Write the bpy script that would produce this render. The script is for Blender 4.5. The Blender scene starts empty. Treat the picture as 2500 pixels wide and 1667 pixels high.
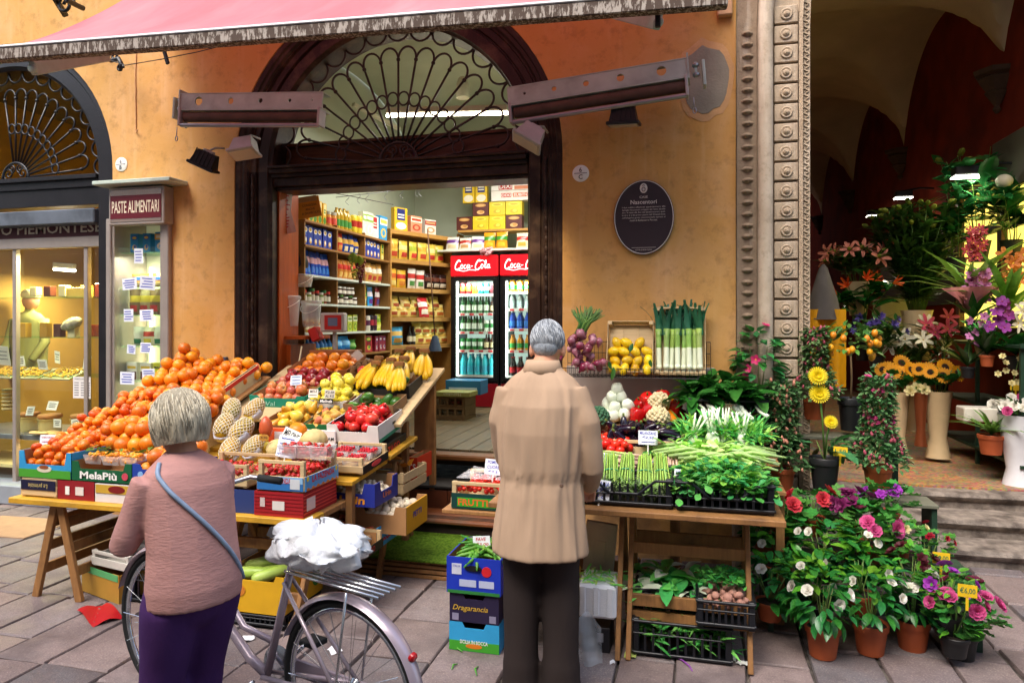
import bpy, bmesh, math, random
from mathutils import Vector as V, Matrix as MX, noise as NZ
R = random.Random(11)
SC = bpy.context.scene
COL = SC.collection
PI = math.pi
# ------------------------------------------------------------------ camera, sky, sun, exposure
TH = math.radians(14.4); FPX = 1711.0; EYE = 1.70; HX, HY = 1250.0, 785.0
cs, sn = math.cos(TH), math.sin(TH)
cam = bpy.data.cameras.new('camera'); camo = bpy.data.objects.new('camera', cam); COL.objects.link(camo)
camo.location = (0, 0, EYE); camo.rotation_euler = (PI/2, 0, TH)
cam.sensor_width = 36; cam.lens = FPX/2500*36; cam.shift_y = -(833.5-HY)/2500; cam.clip_end = 400; cam.clip_start = .05
SC.camera = camo
wd = bpy.data.worlds.new('World'); SC.world = wd; wd.use_nodes = True
SUN_EL, SUN_AZ = math.radians(56), math.radians(200)      # azimuth from +Y, clockwise: behind the viewer, a little left
nt = wd.node_tree; bgn = nt.nodes['Background']
sky = nt.nodes.new('ShaderNodeTexSky'); sky.sky_type = 'NISHITA'; sky.sun_disc = False
sky.sun_elevation = SUN_EL; sky.sun_rotation = SUN_AZ; sky.air_density = 1.3; sky.dust_density = 4.0; sky.ozone_density = .6
nt.links.new(sky.outputs[0], bgn.inputs[0]); bgn.inputs[1].default_value = .15
sl = bpy.data.lights.new('sun', 'SUN'); sl.energy = 1.4; sl.angle = math.radians(35); sl.color = (1, .98, .95)
so = bpy.data.objects.new('sun', sl); COL.objects.link(so)
sd = V((math.sin(SUN_AZ)*math.cos(SUN_EL), math.cos(SUN_AZ)*math.cos(SUN_EL), math.sin(SUN_EL)))
so.rotation_euler = sd.to_track_quat('Z', 'Y').to_euler(); so.location = sd*20
vs = SC.view_settings; vs.view_transform = 'Standard'; vs.look = 'None'; vs.gamma = 1; vs.use_curve_mapping = False; vs.exposure = 1.2
cy = SC.cycles; cy.max_bounces = 6; cy.diffuse_bounces = 3; cy.glossy_bounces = 3; cy.transmission_bounces = 5; cy.transparent_max_bounces = 10
cy.caustics_reflective = False; cy.caustics_refractive = False; cy.sample_clamp_indirect = 6; cy.use_denoising = True
cy.use_light_tree = True

def W(px, py, Y):
    u = (px-HX)/FPX; v = (HY-py)/FPX; z = Y/(cs+u*sn)
    return V((z*(u*cs-sn), Y, EYE+v*z))
def WX(px, py, X):
    u = (px-HX)/FPX; v = (HY-py)/FPX; z = X/(u*cs-sn)
    return V((X, z*(u*sn+cs), EYE+v*z))
def G(px, py, h=0.):
    u = (px-HX)/FPX; z = (EYE-h)*FPX/(py-HY)
    return V((z*(u*cs-sn), z*(u*sn+cs), h))
def PIX(p):
    z = -p[0]*sn+p[1]*cs; u = (p[0]*cs+p[1]*sn)/z
    return HX+u*FPX, HY-(p[2]-EYE)/z*FPX

def C(h, k=1.):
    h = h.lstrip('#'); o = []
    for i in (0, 2, 4):
        c = int(h[i:i+2], 16)/255.; o.append(min(1, (c/12.92 if c < .04045 else ((c+.055)/1.055)**2.4)*k))
    return tuple(o)
MATS = {}
class NG:
    def __init__(s, name):
        s.m = bpy.data.materials.new(name); s.m.use_nodes = True; s.t = s.m.node_tree; s.b = s.t.nodes['Principled BSDF']
        s.out = s.t.nodes['Material Output']; s._v = None
    def n(s, typ, **k):
        x = s.t.nodes.new(typ)
        for a, b in k.items():
            if isinstance(b, (int, float, str, bool)) and hasattr(x, a): setattr(x, a, b)
        return x
    def l(s, a, b): s.t.links.new(a, b)
    def vec(s, rnd=True, kind='Object', scale=(1, 1, 1)):
        tc = s.n('ShaderNodeTexCoord'); o = tc.outputs[kind]
        if rnd:
            oi = s.n('ShaderNodeObjectInfo'); mu = s.n('ShaderNodeMath', operation='MULTIPLY'); mu.inputs[1].default_value = 37.
            s.l(oi.outputs['Random'], mu.inputs[0]); ad = s.n('ShaderNodeVectorMath', operation='ADD'); s.l(o, ad.inputs[0]); s.l(mu.outputs[0], ad.inputs[1]); o = ad.outputs[0]
        if scale != (1, 1, 1):
            mp = s.n('ShaderNodeMapping'); mp.inputs['Scale'].default_value = scale; s.l(o, mp.inputs[0]); o = mp.outputs[0]
        return o
    def noise(s, vec, sc, det=4, rough=.55, dist=0.):
        x = s.n('ShaderNodeTexNoise'); x.inputs['Scale'].default_value = sc; x.inputs['Detail'].default_value = det
        x.inputs['Roughness'].default_value = rough; x.inputs['Distortion'].default_value = dist; s.l(vec, x.inputs['Vector']); return x.outputs['Fac']
    def rng(s, f, a, b, c=0., d=1.):
        x = s.n('ShaderNodeMapRange'); x.inputs[1].default_value = a; x.inputs[2].default_value = b; x.inputs[3].default_value = c; x.inputs[4].default_value = d
        s.l(f, x.inputs[0]); return x.outputs[0]
    def mix(s, f, a, b, bt='MIX'):
        x = s.n('ShaderNodeMix'); x.data_type = 'RGBA'; x.blend_type = bt
        if hasattr(f, 'links'): s.l(f, x.inputs[0])
        else: x.inputs[0].default_value = f
        for i, q in ((6, a), (7, b)):
            if hasattr(q, 'links'): s.l(q, x.inputs[i])
            else: x.inputs[i].default_value = (*q, 1)
        return x.outputs[2]
    def bump(s, h, st, dist=.01):
        x = s.n('ShaderNodeBump'); x.inputs['Strength'].default_value = st; x.inputs['Distance'].default_value = dist; s.l(h, x.inputs['Height']); s.l(x.outputs[0], s.b.inputs['Normal'])
    def col(s, c):
        if hasattr(c, 'links'): s.l(c, s.b.inputs['Base Color'])
        else: s.b.inputs['Base Color'].default_value = (*c, 1)
    def set(s, rough=None, spec=None, metal=None, coat=None):
        for k, v in (('Roughness', rough), ('Specular IOR Level', spec), ('Metallic', metal), ('Coat Weight', coat)):
            if v is not None: s.b.inputs[k].default_value = v
def M(name, col=None, rough=.6, var=.14, sc=12., bump=0., bs=60., spec=.4, metal=0., rnd=0., col2=None, c2=(.5, .7), hue=0., coat=None, thin=0., wood=0., emis=0., em=None, alpha=None, stretch=(1, 1, 1)):
    """cached procedural material: noise-mottled colour, optional second colour in patches, bump, per-object variation"""
    if name in MATS: return MATS[name]
    g = NG(name); c = C(col) if isinstance(col, str) else col
    v = g.vec(True, scale=stretch)
    f = g.rng(g.noise(v, sc, 5), .3, .7)
    cc = g.mix(f, tuple(x*(1-var) for x in c), tuple(min(1, x*(1+var)) for x in c))
    if col2 is not None:
        k2 = C(col2) if isinstance(col2, str) else col2
        cc = g.mix(g.rng(g.noise(v, sc*.45, 4), c2[0], c2[1]), cc, k2)
    if rnd or hue:
        oi = g.n('ShaderNodeObjectInfo'); hs = g.n('ShaderNodeHueSaturation')
        g.l(g.rng(oi.outputs['Random'], 0, 1, 1-rnd, 1+rnd), hs.inputs['Value']); g.l(cc, hs.inputs['Color'])
        if hue:
            wn = g.n('ShaderNodeTexWhiteNoise', noise_dimensions='1D'); g.l(oi.outputs['Random'], wn.inputs['W']); g.l(g.rng(wn.outputs['Value'], 0, 1, .5-hue, .5+hue), hs.inputs['Hue'])
        cc = hs.outputs[0]
    g.col(cc); g.set(rough, spec, metal, coat)
    if bump: g.bump(g.noise(v, bs, 4), bump)
    if alpha is not None: g.b.inputs['Alpha'].default_value = alpha
    if thin:
        tr = g.n('ShaderNodeBsdfTranslucent'); g.l(cc, tr.inputs[0]); mx = g.n('ShaderNodeMixShader'); mx.inputs[0].default_value = thin
        g.l(g.b.outputs[0], mx.inputs[1]); g.l(tr.outputs[0], mx.inputs[2]); g.l(mx.outputs[0], g.out.inputs[0])
    if emis:
        g.b.inputs['Emission Color'].default_value = (*(C(em) if isinstance(em, str) else (em or c)), 1); g.b.inputs['Emission Strength'].default_value = emis
    MATS[name] = g.m; return g.m
def glassmat(name, col=(1, 1, 1), rough=.02, fac=.12, tint=(.95, .98, .96)):
    """thin pane: mostly clear with a reflecting share"""
    if name in MATS: return MATS[name]
    g = NG(name); tr = g.n('ShaderNodeBsdfTransparent'); tr.inputs[0].default_value = (*tint, 1)
    g.col(col); g.set(rough, .5); lw = g.n('ShaderNodeLayerWeight'); lw.inputs[0].default_value = .35
    mx = g.n('ShaderNodeMixShader'); g.l(g.rng(lw.outputs['Facing'], 0, 1, fac, min(1, fac+.16)), mx.inputs[0]); g.l(tr.outputs[0], mx.inputs[1])
    gl = g.n('ShaderNodeBsdfGlossy'); gl.inputs['Roughness'].default_value = rough; gl.inputs[0].default_value = (*col, 1)
    g.l(gl.outputs[0], mx.inputs[2]); g.l(mx.outputs[0], g.out.inputs[0]); MATS[name] = g.m; return g.m
def filmmat(name, col=(.9, .92, .95), fac=.35, rough=.15):
    """crinkled clear plastic"""
    if name in MATS: return MATS[name]
    g = NG(name); tr = g.n('ShaderNodeBsdfTransparent'); g.col(col); g.set(rough, .6)
    g.bump(g.noise(g.vec(True), 30, 3), .8); mx = g.n('ShaderNodeMixShader'); mx.inputs[0].default_value = fac
    g.l(tr.outputs[0], mx.inputs[1]); g.l(g.b.outputs[0], mx.inputs[2]); g.l(mx.outputs[0], g.out.inputs[0]); MATS[name] = g.m; return g.m
def woodmat(name, col, dark=.55, rough=.6, axis=0, sc=3., bump=.25, grime=None):
    if name in MATS: return MATS[name]
    g = NG(name); c = C(col) if isinstance(col, str) else col
    st = [14., 14., 14.]; st[axis] = 1.; v = g.vec(True, scale=tuple(st))
    f = g.noise(v, sc, 6, .6, 1.2)
    cc = g.mix(g.rng(f, .35, .68), tuple(x*dark for x in c), c)
    cc = g.mix(g.rng(g.noise(g.vec(True), 2.2, 3), .35, .75, 0, .45), cc, tuple(x*dark*.9 for x in c))
    if grime: cc = g.mix(g.rng(g.noise(g.vec(True), 6, 5), .5, .72), cc, C(grime))
    oi = g.n('ShaderNodeObjectInfo'); hs = g.n('ShaderNodeHueSaturation'); g.l(g.rng(oi.outputs['Random'], 0, 1, .85, 1.12), hs.inputs['Value']); g.l(cc, hs.inputs['Color'])
    g.col(hs.outputs[0]); g.set(rough, .3); g.bump(f, bump, .004); MATS[name] = g.m; return g.m

def rotm(rx=0, ry=0, rz=0): return (MX.Rotation(rz, 4, 'Z') @ MX.Rotation(ry, 4, 'Y') @ MX.Rotation(rx, 4, 'X'))
def T(x, y=None, z=None): return MX.Translation(x if y is None else (x, y, z))
def S3(x, y, z): return MX.Diagonal((x, y, z, 1))
FRONT = rotm(PI/2)                       # XY drawing -> upright, facing the street (-Y)
SIDE = rotm(PI/2, 0, PI/2)               # XY drawing -> upright, facing +X
class MB:
    def __init__(s): s.v = []; s.f = []; s.mi = []
    def add(s, vs, fs, m=0, mx=None):
        o = len(s.v)
        s.v += [tuple(mx @ V(p)) for p in vs] if mx is not None else [tuple(p) for p in vs]
        s.f += [tuple(i+o for i in f) for f in fs]; s.mi += [m]*len(fs); return s
    def box(s, c, d, mx=None, m=0, bev=0.):
        x, y, z = d[0]/2, d[1]/2, d[2]/2
        if bev <= 0:
            vs = [(sx*x+c[0], sy*y+c[1], sz*z+c[2]) for sx in (-1, 1) for sy in (-1, 1) for sz in (-1, 1)]
            fs = [(0, 1, 3, 2), (4, 6, 7, 5), (0, 4, 5, 1), (2, 3, 7, 6), (0, 2, 6, 4), (1, 5, 7, 3)]
            return s.add(vs, fs, m, mx)
        b = min(bev, x*.49, y*.49, z*.49); vs = []; idx = {}
        for sx in (-1, 1):
            for sy in (-1, 1):
                for sz in (-1, 1):
                    for a in range(3):
                        p = [sx*(x-b), sy*(y-b), sz*(z-b)]; p[a] = (sx*x, sy*y, sz*z)[a]
                        idx[(sx, sy, sz, a)] = len(vs); vs.append((p[0]+c[0], p[1]+c[1], p[2]+c[2]))
        fs = []
        for a in range(3):
            o = [i for i in range(3) if i != a]
            for q in (-1, 1):
                l = []
                for e, g in ((-1, -1), (1, -1), (1, 1), (-1, 1)):
                    k = [0, 0, 0]; k[a] = q; k[o[0]] = e; k[o[1]] = g; l.append(idx[(*k, a)])
                fs.append(l if (q > 0) == (a != 1) else l[::-1])
        for a in range(3):
            o = [i for i in range(3) if i != a]
            for e in (-1, 1):
                for g in (-1, 1):
                    k0 = [0, 0, 0]; k0[o[0]] = e; k0[o[1]] = g; k1 = k0[:]; k0[a] = -1; k1[a] = 1
                    fs.append((idx[(*k0, o[0])], idx[(*k1, o[0])], idx[(*k1, o[1])], idx[(*k0, o[1])]))
        for sx in (-1, 1):
            for sy in (-1, 1):
                for sz in (-1, 1): fs.append((idx[(sx, sy, sz, 0)], idx[(sx, sy, sz, 1)], idx[(sx, sy, sz, 2)]))
        return s.add(vs, fs, m, mx)
    def beam(s, a, b, w, t, up=(0, 0, 1), m=0, bev=0.):
        a, b = V(a), V(b); d = b-a; L = d.length; z = d.normalized(); u = V(up)
        if abs(z.dot(u)) > .95: u = V((0, 1, 0))
        x = u.cross(z).normalized(); y = z.cross(x); mx = MX(((x.x, y.x, z.x, 0), (x.y, y.y, z.y, 0), (x.z, y.z, z.z, 0), (0, 0, 0, 1)))
        return s.box((0, 0, 0), (w, t, L), T((a+b)/2) @ mx, m, bev)
    def lathe(s, prof, n=14, mx=None, m=0, lobes=0, amp=0., capb=True, capt=True):
        vs = []; fs = []
        for r, z in prof:
            for i in range(n):
                a = 2*PI*i/n; q = r*(1+amp*math.cos(lobes*a)) if lobes else r; vs.append((q*math.cos(a), q*math.sin(a), z))
        for j in range(len(prof)-1):
            for i in range(n):
                k = (i+1) % n; fs.append((j*n+i, j*n+k, (j+1)*n+k, (j+1)*n+i))
        if capb: fs.append(tuple(range(n))[::-1])
        if capt: fs.append(tuple((len(prof)-1)*n+i for i in range(n)))
        return s.add(vs, fs, m, mx)
    def ball(s, c, r, nu=12, nv=8, mx=None, m=0):
        r = (r, r, r) if isinstance(r, (int, float)) else r
        pr = [(max(1e-4, math.sin(PI*j/nv)), -math.cos(PI*j/nv)) for j in range(nv+1)]
        mm = T(*c) @ S3(*r); mm = mx @ mm if mx is not None else mm
        return s.lathe(pr, nu, mm, m)
    def tube(s, pts, r, n=6, closed=False, m=0, cap=True, mx=None):
        pts = [V(p) for p in pts]; L = len(pts); vs = []; fs = []; prev = None
        for i, p in enumerate(pts):
            d = (pts[(i+1) % L]-pts[i-1]) if closed else (pts[min(i+1, L-1)]-pts[max(i-1, 0)])
            d = d.normalized() if d.length > 1e-9 else V((0, 0, 1))
            if prev is None:
                x = d.cross(V((0, 0, 1)));
                if x.length < .1: x = d.cross(V((0, 1, 0)))
            else: x = prev - d*prev.dot(d)
            x.normalize(); prev = x; y = d.cross(x); rr = r[i] if isinstance(r, (list, tuple)) else r
            for k in range(n):
                a = 2*PI*k/n; vs.append(p+x*(rr*math.cos(a))+y*(rr*math.sin(a)))
        for i in range(L if closed else L-1):
            j = (i+1) % L
            for k in range(n): q = (k+1) % n; fs.append((i*n+k, i*n+q, j*n+q, j*n+k))
        if cap and not closed: fs += [tuple(range(n))[::-1], tuple((L-1)*n+k for k in range(n))]
        return s.add(vs, fs, m, mx)
    def prism(s, poly, d0, d1, mx=None, m=0):
        """polygon in XY, extruded along Z from d0 to d1"""
        n = len(poly); vs = [(x, y, d0) for x, y in poly]+[(x, y, d1) for x, y in poly]
        fs = [tuple(range(n))[::-1], tuple(range(n, 2*n))]+[(i, (i+1) % n, n+(i+1) % n, n+i) for i in range(n)]
        return s.add(vs, fs, m, mx)
    def grid(s, fn, nu, nv, m=0, mx=None, flip=False):
        vs = [fn(i/nu, j/nv) for j in range(nv+1) for i in range(nu+1)]; w = nu+1
        fs = [(j*w+i, j*w+i+1, (j+1)*w+i+1, (j+1)*w+i) for j in range(nv) for i in range(nu)]
        return s.add(vs, [f[::-1] for f in fs] if flip else fs, m, mx)
    def mesh(s, name, mats, smooth=False):
        me = bpy.data.meshes.new(name); me.from_pydata(s.v, [], s.f)
        for x in (mats if isinstance(mats, (list, tuple)) else [mats]): me.materials.append(x)
        if any(s.mi): me.polygons.foreach_set('material_index', s.mi)
        if smooth:
            me.polygons.foreach_set('use_smooth', [True]*len(me.polygons))
            if smooth != True: me.set_sharp_from_angle(angle=math.radians(smooth))
        me.update(); return me
    def build(s, name, mats, parent=None, smooth=False, mx=None):
        return ob(name, s.mesh(name, mats, smooth), parent, mx)
def ob(name, me, parent=None, mx=None):
    o = bpy.data.objects.new(name, me); COL.objects.link(o)
    if parent: o.parent = parent
    if mx is not None: o.matrix_basis = mx
    return o
def tag(o, label, cat, group=None):
    o['label'] = label; o['category'] = cat
    if group: o['group'] = group
    return o
def thing(name, label, cat, mx=None, group=None):
    return tag(ob(name, None, None, mx), label, cat, group)
def struct(o): o['kind'] = 'structure'; return o
def stuff(o): o['kind'] = 'stuff'; return o
def KIDS(o): return [c for c in COL.objects if c.parent == o]
def clone(parts, name, mx, label, cat, group=None):
    """a thing from prototype part meshes: parts = [(name, mesh, matrix or None)]"""
    t = thing(name, label, cat, mx, group)
    for n, me, pm in parts: ob(n, me, t, pm)
    return t
TXT = {}
def tmesh(body, shear=0., bold=0., sp=1.):
    k = (body, shear, bold, sp)
    if k not in TXT:
        cu = bpy.data.curves.new('lettering', 'FONT'); cu.body = body; cu.align_x = 'CENTER'; cu.align_y = 'CENTER'; cu.resolution_u = 2; cu.shear = shear; cu.offset = bold; cu.space_character = sp
        o = bpy.data.objects.new('lettering', cu); me = bpy.data.meshes.new_from_object(o); bpy.data.objects.remove(o); bpy.data.curves.remove(cu)
        xs = [v.co.x for v in me.vertices]; ys = [v.co.y for v in me.vertices]
        TXT[k] = (me, (min(xs)+max(xs))/2, (min(ys)+max(ys))/2, max(xs)-min(xs), max(ys)-min(ys))
    return TXT[k]
def text(body, parent, mx, h, mat, w=None, shear=0., bold=0., sp=1., name='lettering'):
    """lettering centred on mx's origin; h is its height, w its width"""
    me0, cx, cy_, tw, th = tmesh(body, shear, bold, sp)
    me = me0.copy(); me.materials.clear(); me.materials.append(mat)
    sy = h/th; sx = (w/tw) if w else sy
    me.transform(S3(sx, sy, 1) @ T(-cx, -cy_, 0)); me.name = name
    return ob(name, me, parent, mx)
def jit(a): return R.uniform(-a, a)
INK = M('ink_black', '#15151c', .7, 0); INKB = M('ink_blue', '#1d2fa8', .7, 0); INKR = M('ink_red', '#c01622', .7, 0); WHITE = M('print_white', '#f1efe8', .6, .03)
# ================================================================== THE SETTING
YW = 5.13
g = NG('joint_mortar'); v = g.vec(False); g.col(g.mix(g.rng(g.noise(v, 9, 5), .35, .65), C('#2b2624'), C('#6a625c'))); g.set(.95, .2); g.bump(g.noise(v, 80, 3), .6); MJOINT = g.m
mb = MB(); mb.box((0, 0, -.07), (90, 60, .1)); pav = struct(mb.build('pavement', MJOINT))
def slabmat():
    g = NG('porphyry_slab'); v = g.vec(True); oi = g.n('ShaderNodeObjectInfo')
    cr = g.n('ShaderNodeValToRGB'); el = cr.color_ramp.elements; cols = ['#857370', '#726a6c', '#8d7a74', '#666468', '#7d7678', '#92807c']
    el[0].color = (*C(cols[0]), 1); el[1].color = (*C(cols[-1]), 1)
    for i in range(1, 5): e = el.new(i/5.); e.color = (*C(cols[i]), 1)
    g.l(oi.outputs['Random'], cr.inputs[0])
    c = g.mix(g.rng(g.noise(v, 5, 6, .65), .3, .72, 0, .8), cr.outputs[0], C('#6a5a58'))
    c = g.mix(g.rng(g.noise(v, 140, 3, .6), .52, .7, 0, .5), c, C('#b5a39a'))
    c = g.mix(g.rng(g.noise(v, 2.3, 4), .5, .7, 0, .7), c, C('#4f4444')); c = g.mix(g.rng(g.noise(v, 40, 5, .7), .58, .7, 0, .5), c, C('#4a4040'))
    g.col(c); g.l(g.rng(g.noise(v, 7, 5), .3, .7, .42, .75), g.b.inputs['Roughness']); g.set(None, .35)
    g.bump(g.noise(v, 26, 6, .7), .55, .01); return g.m
MSLAB = slabmat()
def slab(x0, x1, y0, y1, z):
    e = .007; j = lambda: jit(.006); cx, cy2 = (x0+x1)/2, (y0+y1)/2
    lo = [(x0+e+j(), y0+e+j()), (x1-e+j(), y0+e+j()), (x1-e+j(), y1-e+j()), (x0+e+j(), y1-e+j())]
    pts = []
    for i in range(4):
        a, b = lo[i], lo[(i+1) % 4]
        for t in (.0, .33, .66): pts.append((a[0]+(b[0]-a[0])*t+jit(.004), a[1]+(b[1]-a[1])*t+jit(.004)))
    k = 12; ins = [(p[0]+(cx-p[0])*.035, p[1]+(cy2-p[1])*.035) for p in pts]; t1, t2 = jit(.006), jit(.006)
    zt = lambda p: z+(p[0]-cx)*t1+(p[1]-cy2)*t2
    vs = [(*p, -.03) for p in pts]+[(*p, zt(p)-.008+jit(.002)) for p in pts]+[(*p, zt(p)) for p in ins]
    fs = [(i, (i+1) % k, k+(i+1) % k, k+i) for i in range(k)]+[(k+i, k+(i+1) % k, 2*k+(i+1) % k, 2*k+i) for i in range(k)]+[tuple(2*k+i for i in range(k))]
    vs = [(a-cx, b-cy2, c) for a, b, c in vs]
    MB().add(vs, fs).build('paving_slab', MSLAB, pav, 40, T(cx, cy2, 0))
x = -7.2; R.seed(5)
while x < 4.6:
    w = R.choice((.24, .28, .31, .34, .38)); y = .9+R.uniform(0, .5)
    while y < 5.75:
        d = R.uniform(.32, .6); px, py = PIX((x+w/2, y+d/2, 0))
        z = -(x+w/2)*sn+(y+d/2)*cs
        if z > .5 and -260 < px < 2760 and py < 2000: slab(x, x+w, y, y+d, jit(.004))
        y += d
    x += w
m = MB(); m.box((0, -3.6, 3.6), (46, .8, 7.2)); m.box((0, -3.1, 7.35), (46, .9, .3)); OPP = m  # unseen building front opposite, added to cut off low sky light
def plaster(name, c1, c2, c3):
    g = NG(name); v = g.vec(False)
    c = g.mix(g.rng(g.noise(v, .7, 4), .35, .65), C(c1), C(c2))
    c = g.mix(g.rng(g.noise(v, 2.6, 6, .62, .6), .45, .72, 0, .6), c, C(c3))
    c = g.mix(g.rng(g.noise(v, 9, 6, .7), .52, .72, 0, .5), c, C('#8f6a40'))
    sp = g.n('ShaderNodeSeparateXYZ'); g.l(v, sp.inputs[0])
    dirt = g.n('ShaderNodeMath', operation='MULTIPLY'); g.l(g.rng(sp.outputs['Z'], 0, .9, 1, 0), dirt.inputs[0]); g.l(g.rng(g.noise(v, 5, 5), .35, .65), dirt.inputs[1])
    c = g.mix(dirt.outputs[0], c, C('#6d5544'))
    vs_ = g.vec(False, scale=(9, 9, .7)); c = g.mix(g.rng(g.noise(vs_, 1.4, 5), .56, .74, 0, .28), c, C('#e0b98a'))
    g.col(c); g.set(.9, .15); h = g.n('ShaderNodeMath', operation='ADD'); g.l(g.noise(v, 3.5, 3), h.inputs[0]); g.l(g.rng(g.noise(v, 22, 5, .7), 0, 1, 0, .16), h.inputs[1]); g.bump(h.outputs[0], .4, .025); return g.m
MPLAS = plaster('ochre_plaster', '#cb9550', '#cf9f60', '#d8ab7c')
def plate(loops, y0, y1, holesonly=False):
    """wall sheet in XZ with openings: front face at y0, reveals back to y1"""
    bm = bmesh.new(); es = []
    for lp in loops:
        vv = [bm.verts.new((p[0], y0, p[1])) for p in lp]
        es += [bm.edges.new((vv[i], vv[(i+1) % len(vv)])) for i in range(len(vv))]
    bmesh.ops.triangle_fill(bm, edges=es, use_beauty=True, use_dissolve=False)
    m = MB(); bm.verts.index_update()
    for f in bm.faces:
        if f.normal.y > 0: f.normal_flip()
    m.add([v.co[:] for v in bm.verts], [tuple(v.index for v in f.verts) for f in bm.faces]); bm.free()
    for lp in loops:
        n = len(lp)
        for i in range(n):
            a, b = lp[i], lp[(i+1) % n]; m.add([(a[0], y0, a[1]), (b[0], y0, b[1]), (b[0], y1, b[1]), (a[0], y1, a[1])], [(0, 1, 2, 3)])
    return m
def arc(xc, zc, r, a0, a1, n): return [(xc+r*math.cos(a0+(a1-a0)*i/n), zc+r*math.sin(a0+(a1-a0)*i/n)) for i in range(n+1)]
DX, DR, DRO, DZ = -2.33, 1.11, 1.40, 2.96          # shop door: centre, clear radius, outer radius, springing
LX, LR, LRO, LZ = -6.19, 1.0, 1.222, 3.05          # neighbour's arch
VX0, VX1, VZ0, VZ1 = -4.955, -4.395, .25, 2.62     # glass vitrine in the wall
lp = [(-9, -.05), (-9, 7), (.298, 7), (.298, -.05), (DX+DRO, -.05)]+arc(DX, DZ, DRO, 0, PI, 40)+[(DX-DRO, -.05), (LX+LRO, -.05)]+arc(LX, LZ, LRO, 0, PI, 36)+[(LX-LRO, -.05)]
tag(OPP.build('sky_screen_building', M('pale_stone_front', '#b4b0aa', .9, .1, 2)), 'unseen grey building across the street, added to screen low sky light', 'building')
bld = thing('shop_building', 'ochre plastered building front with two arched shop doorways', 'building')
plate([lp, [(VX0, VZ0), (VX0, VZ1), (VX1, VZ1), (VX1, VZ0)]], YW, YW+.42).build('wall', MPLAS, bld)
def blob(cx, cz, rx, rz, n, j, seed):
    r_ = random.Random(seed); k = [1+r_.uniform(-j, j) for _ in range(n)]
    return [(cx+rx*k[i]*math.cos(2*PI*i/n), cz+rz*k[i]*math.sin(2*PI*i/n)) for i in range(n)]
c0 = W(1722, 195, YW)
for nm, rx, rz, dd, mt in (('pale_plaster_patch', .2, .29, .003, M('patch_pale', '#cc9d6c', .9, .1, 9, .3, 40)), ('cement_patch', .165, .235, .007, M('patch_cement', '#8f8676', .95, .12, 8, .4, 50))):
    MB().prism(blob(c0.x, c0.z, rx, rz, 26, .06, 3), -dd, .002, T(0, YW, 0) @ MX(((1, 0, 0, 0), (0, 0, 1, 0), (0, 1, 0, 0), (0, 0, 0, 1)))).build(nm, mt, bld)
p = [W(331, 120+i*20, YW-.006) for i in range(11)]; MB().tube([q+V((jit(.004), 0, 0)) for q in p]+[p[-1]+V((.03, -.02, -.02)), p[-1]+V((.05, -.03, 0))], .006, 6).build('cable', M('cable_ochre', '#c89a68', .7), bld, True)

def sweep(path, prof):
    """path: [(x,z,nx,nz)], prof: [(offset outward, y)]"""
    m = MB(); k = len(prof); vs = []; fs = []
    for x, z, nx, nz in path:
        for o, y in prof: vs.append((x+nx*o, y, z+nz*o))
    for i in range(len(path)-1):
        for j in range(k-1): fs.append((i*k+j, i*k+j+1, (i+1)*k+j+1, (i+1)*k+j))
    return m.add(vs, fs)
def archpath(xc, zc, r, z0=0., n=40): return [(xc+r, z0, 1, 0)]+[(xc+r*math.cos(PI*i/n), zc+r*math.sin(PI*i/n), math.cos(PI*i/n), math.sin(PI*i/n)) for i in range(n+1)]+[(xc-r, z0, -1, 0)]
MWOODD = woodmat('dark_door_wood', '#38241b', .5, .42, 2, 2.2, .3, '#5a4636')
MLAC = M('black_lacquer', '#1c1a1d', .32, .25, 6, .1, 30, .5, col2='#33302f', c2=(.6, .8))
MIRON = M('wrought_iron', '#3a2f2a', .45, .3, 20, .3, 90, .5, metal=.3)
MIRONK = M('wrought_iron_black', '#15171d', .3, .3, 20, .3, 90, .5)
df = thing('door_frame', 'dark carved wooden frame of the arched greengrocer doorway', 'door frame')
y0 = YW+.012
pr = [(0, y0+.36), (0, y0+.10), (.012, y0+.09), (.022, y0+.06), (.105, y0+.06), (.112, y0+.075), (.122, y0+.075), (.13, y0+.05), (.178, y0+.05), (.186, y0+.03), (.2, y0+.035), (.215, y0+.015), (.24, y0+.015), (.25, y0), (.286, y0-.004), (.29, y0+.04)]
sweep([(DX+DR, 0., 1, 0), (DX+DR, DZ, 1, 0)], pr).build('jamb', MWOODD, df, 40)
sweep([(DX-DR, DZ, -1, 0), (DX-DR, 0., -1, 0)], pr).build('jamb', MWOODD, df, 40)
sweep(archpath(DX, DZ, DR, DZ)[1:-1], pr).build('arch', MWOODD, df, 40)
bp = []
for i in range(36):
    zz = .25+i*.075; bp += [(.007, zz), (.014, zz+.008), (.007, zz+.016), (.011, zz+.022), (.015, zz+.042), (.011, zz+.066)]
for xs in (DX+DR+.154, DX-DR-.154):
    MB().lathe(bp, 8, T(xs, y0+.045, 0)).build('bead_moulding', MWOODD, df, True)
zb = W(966, 432, YW).z
m = MB(); L = 2*DR
for za, zb2, d in ((zb, zb+.07, .12), (zb+.07, zb+.1, .09), (zb+.1, zb+.135, .05), (zb+.135, zb+.155, .02), (zb-.03, zb, .16)):
    m.box((DX, y0+.1+(d+.3)/2-.06, (za+zb2)/2), (L-.004, .3-d+.1, zb2-za), None, 0, .004)
m.build('lintel', MWOODD, df, 40)
m = MB(); m.box((DX, YW+.34, zb+.27), (L-.006, .08, .27), None, 0, .006); m.box((DX, YW+.3, zb+.385), (L-.01, .04, .03), None, 0, .004); m.box((DX, YW+.29, zb+.2), (L-.012, .03, .022), None, 0, .004); m.build('transom_board', woodmat('transom_wood', '#5c3a22', .6, .3, 0, 2.2, .1), df)
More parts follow.
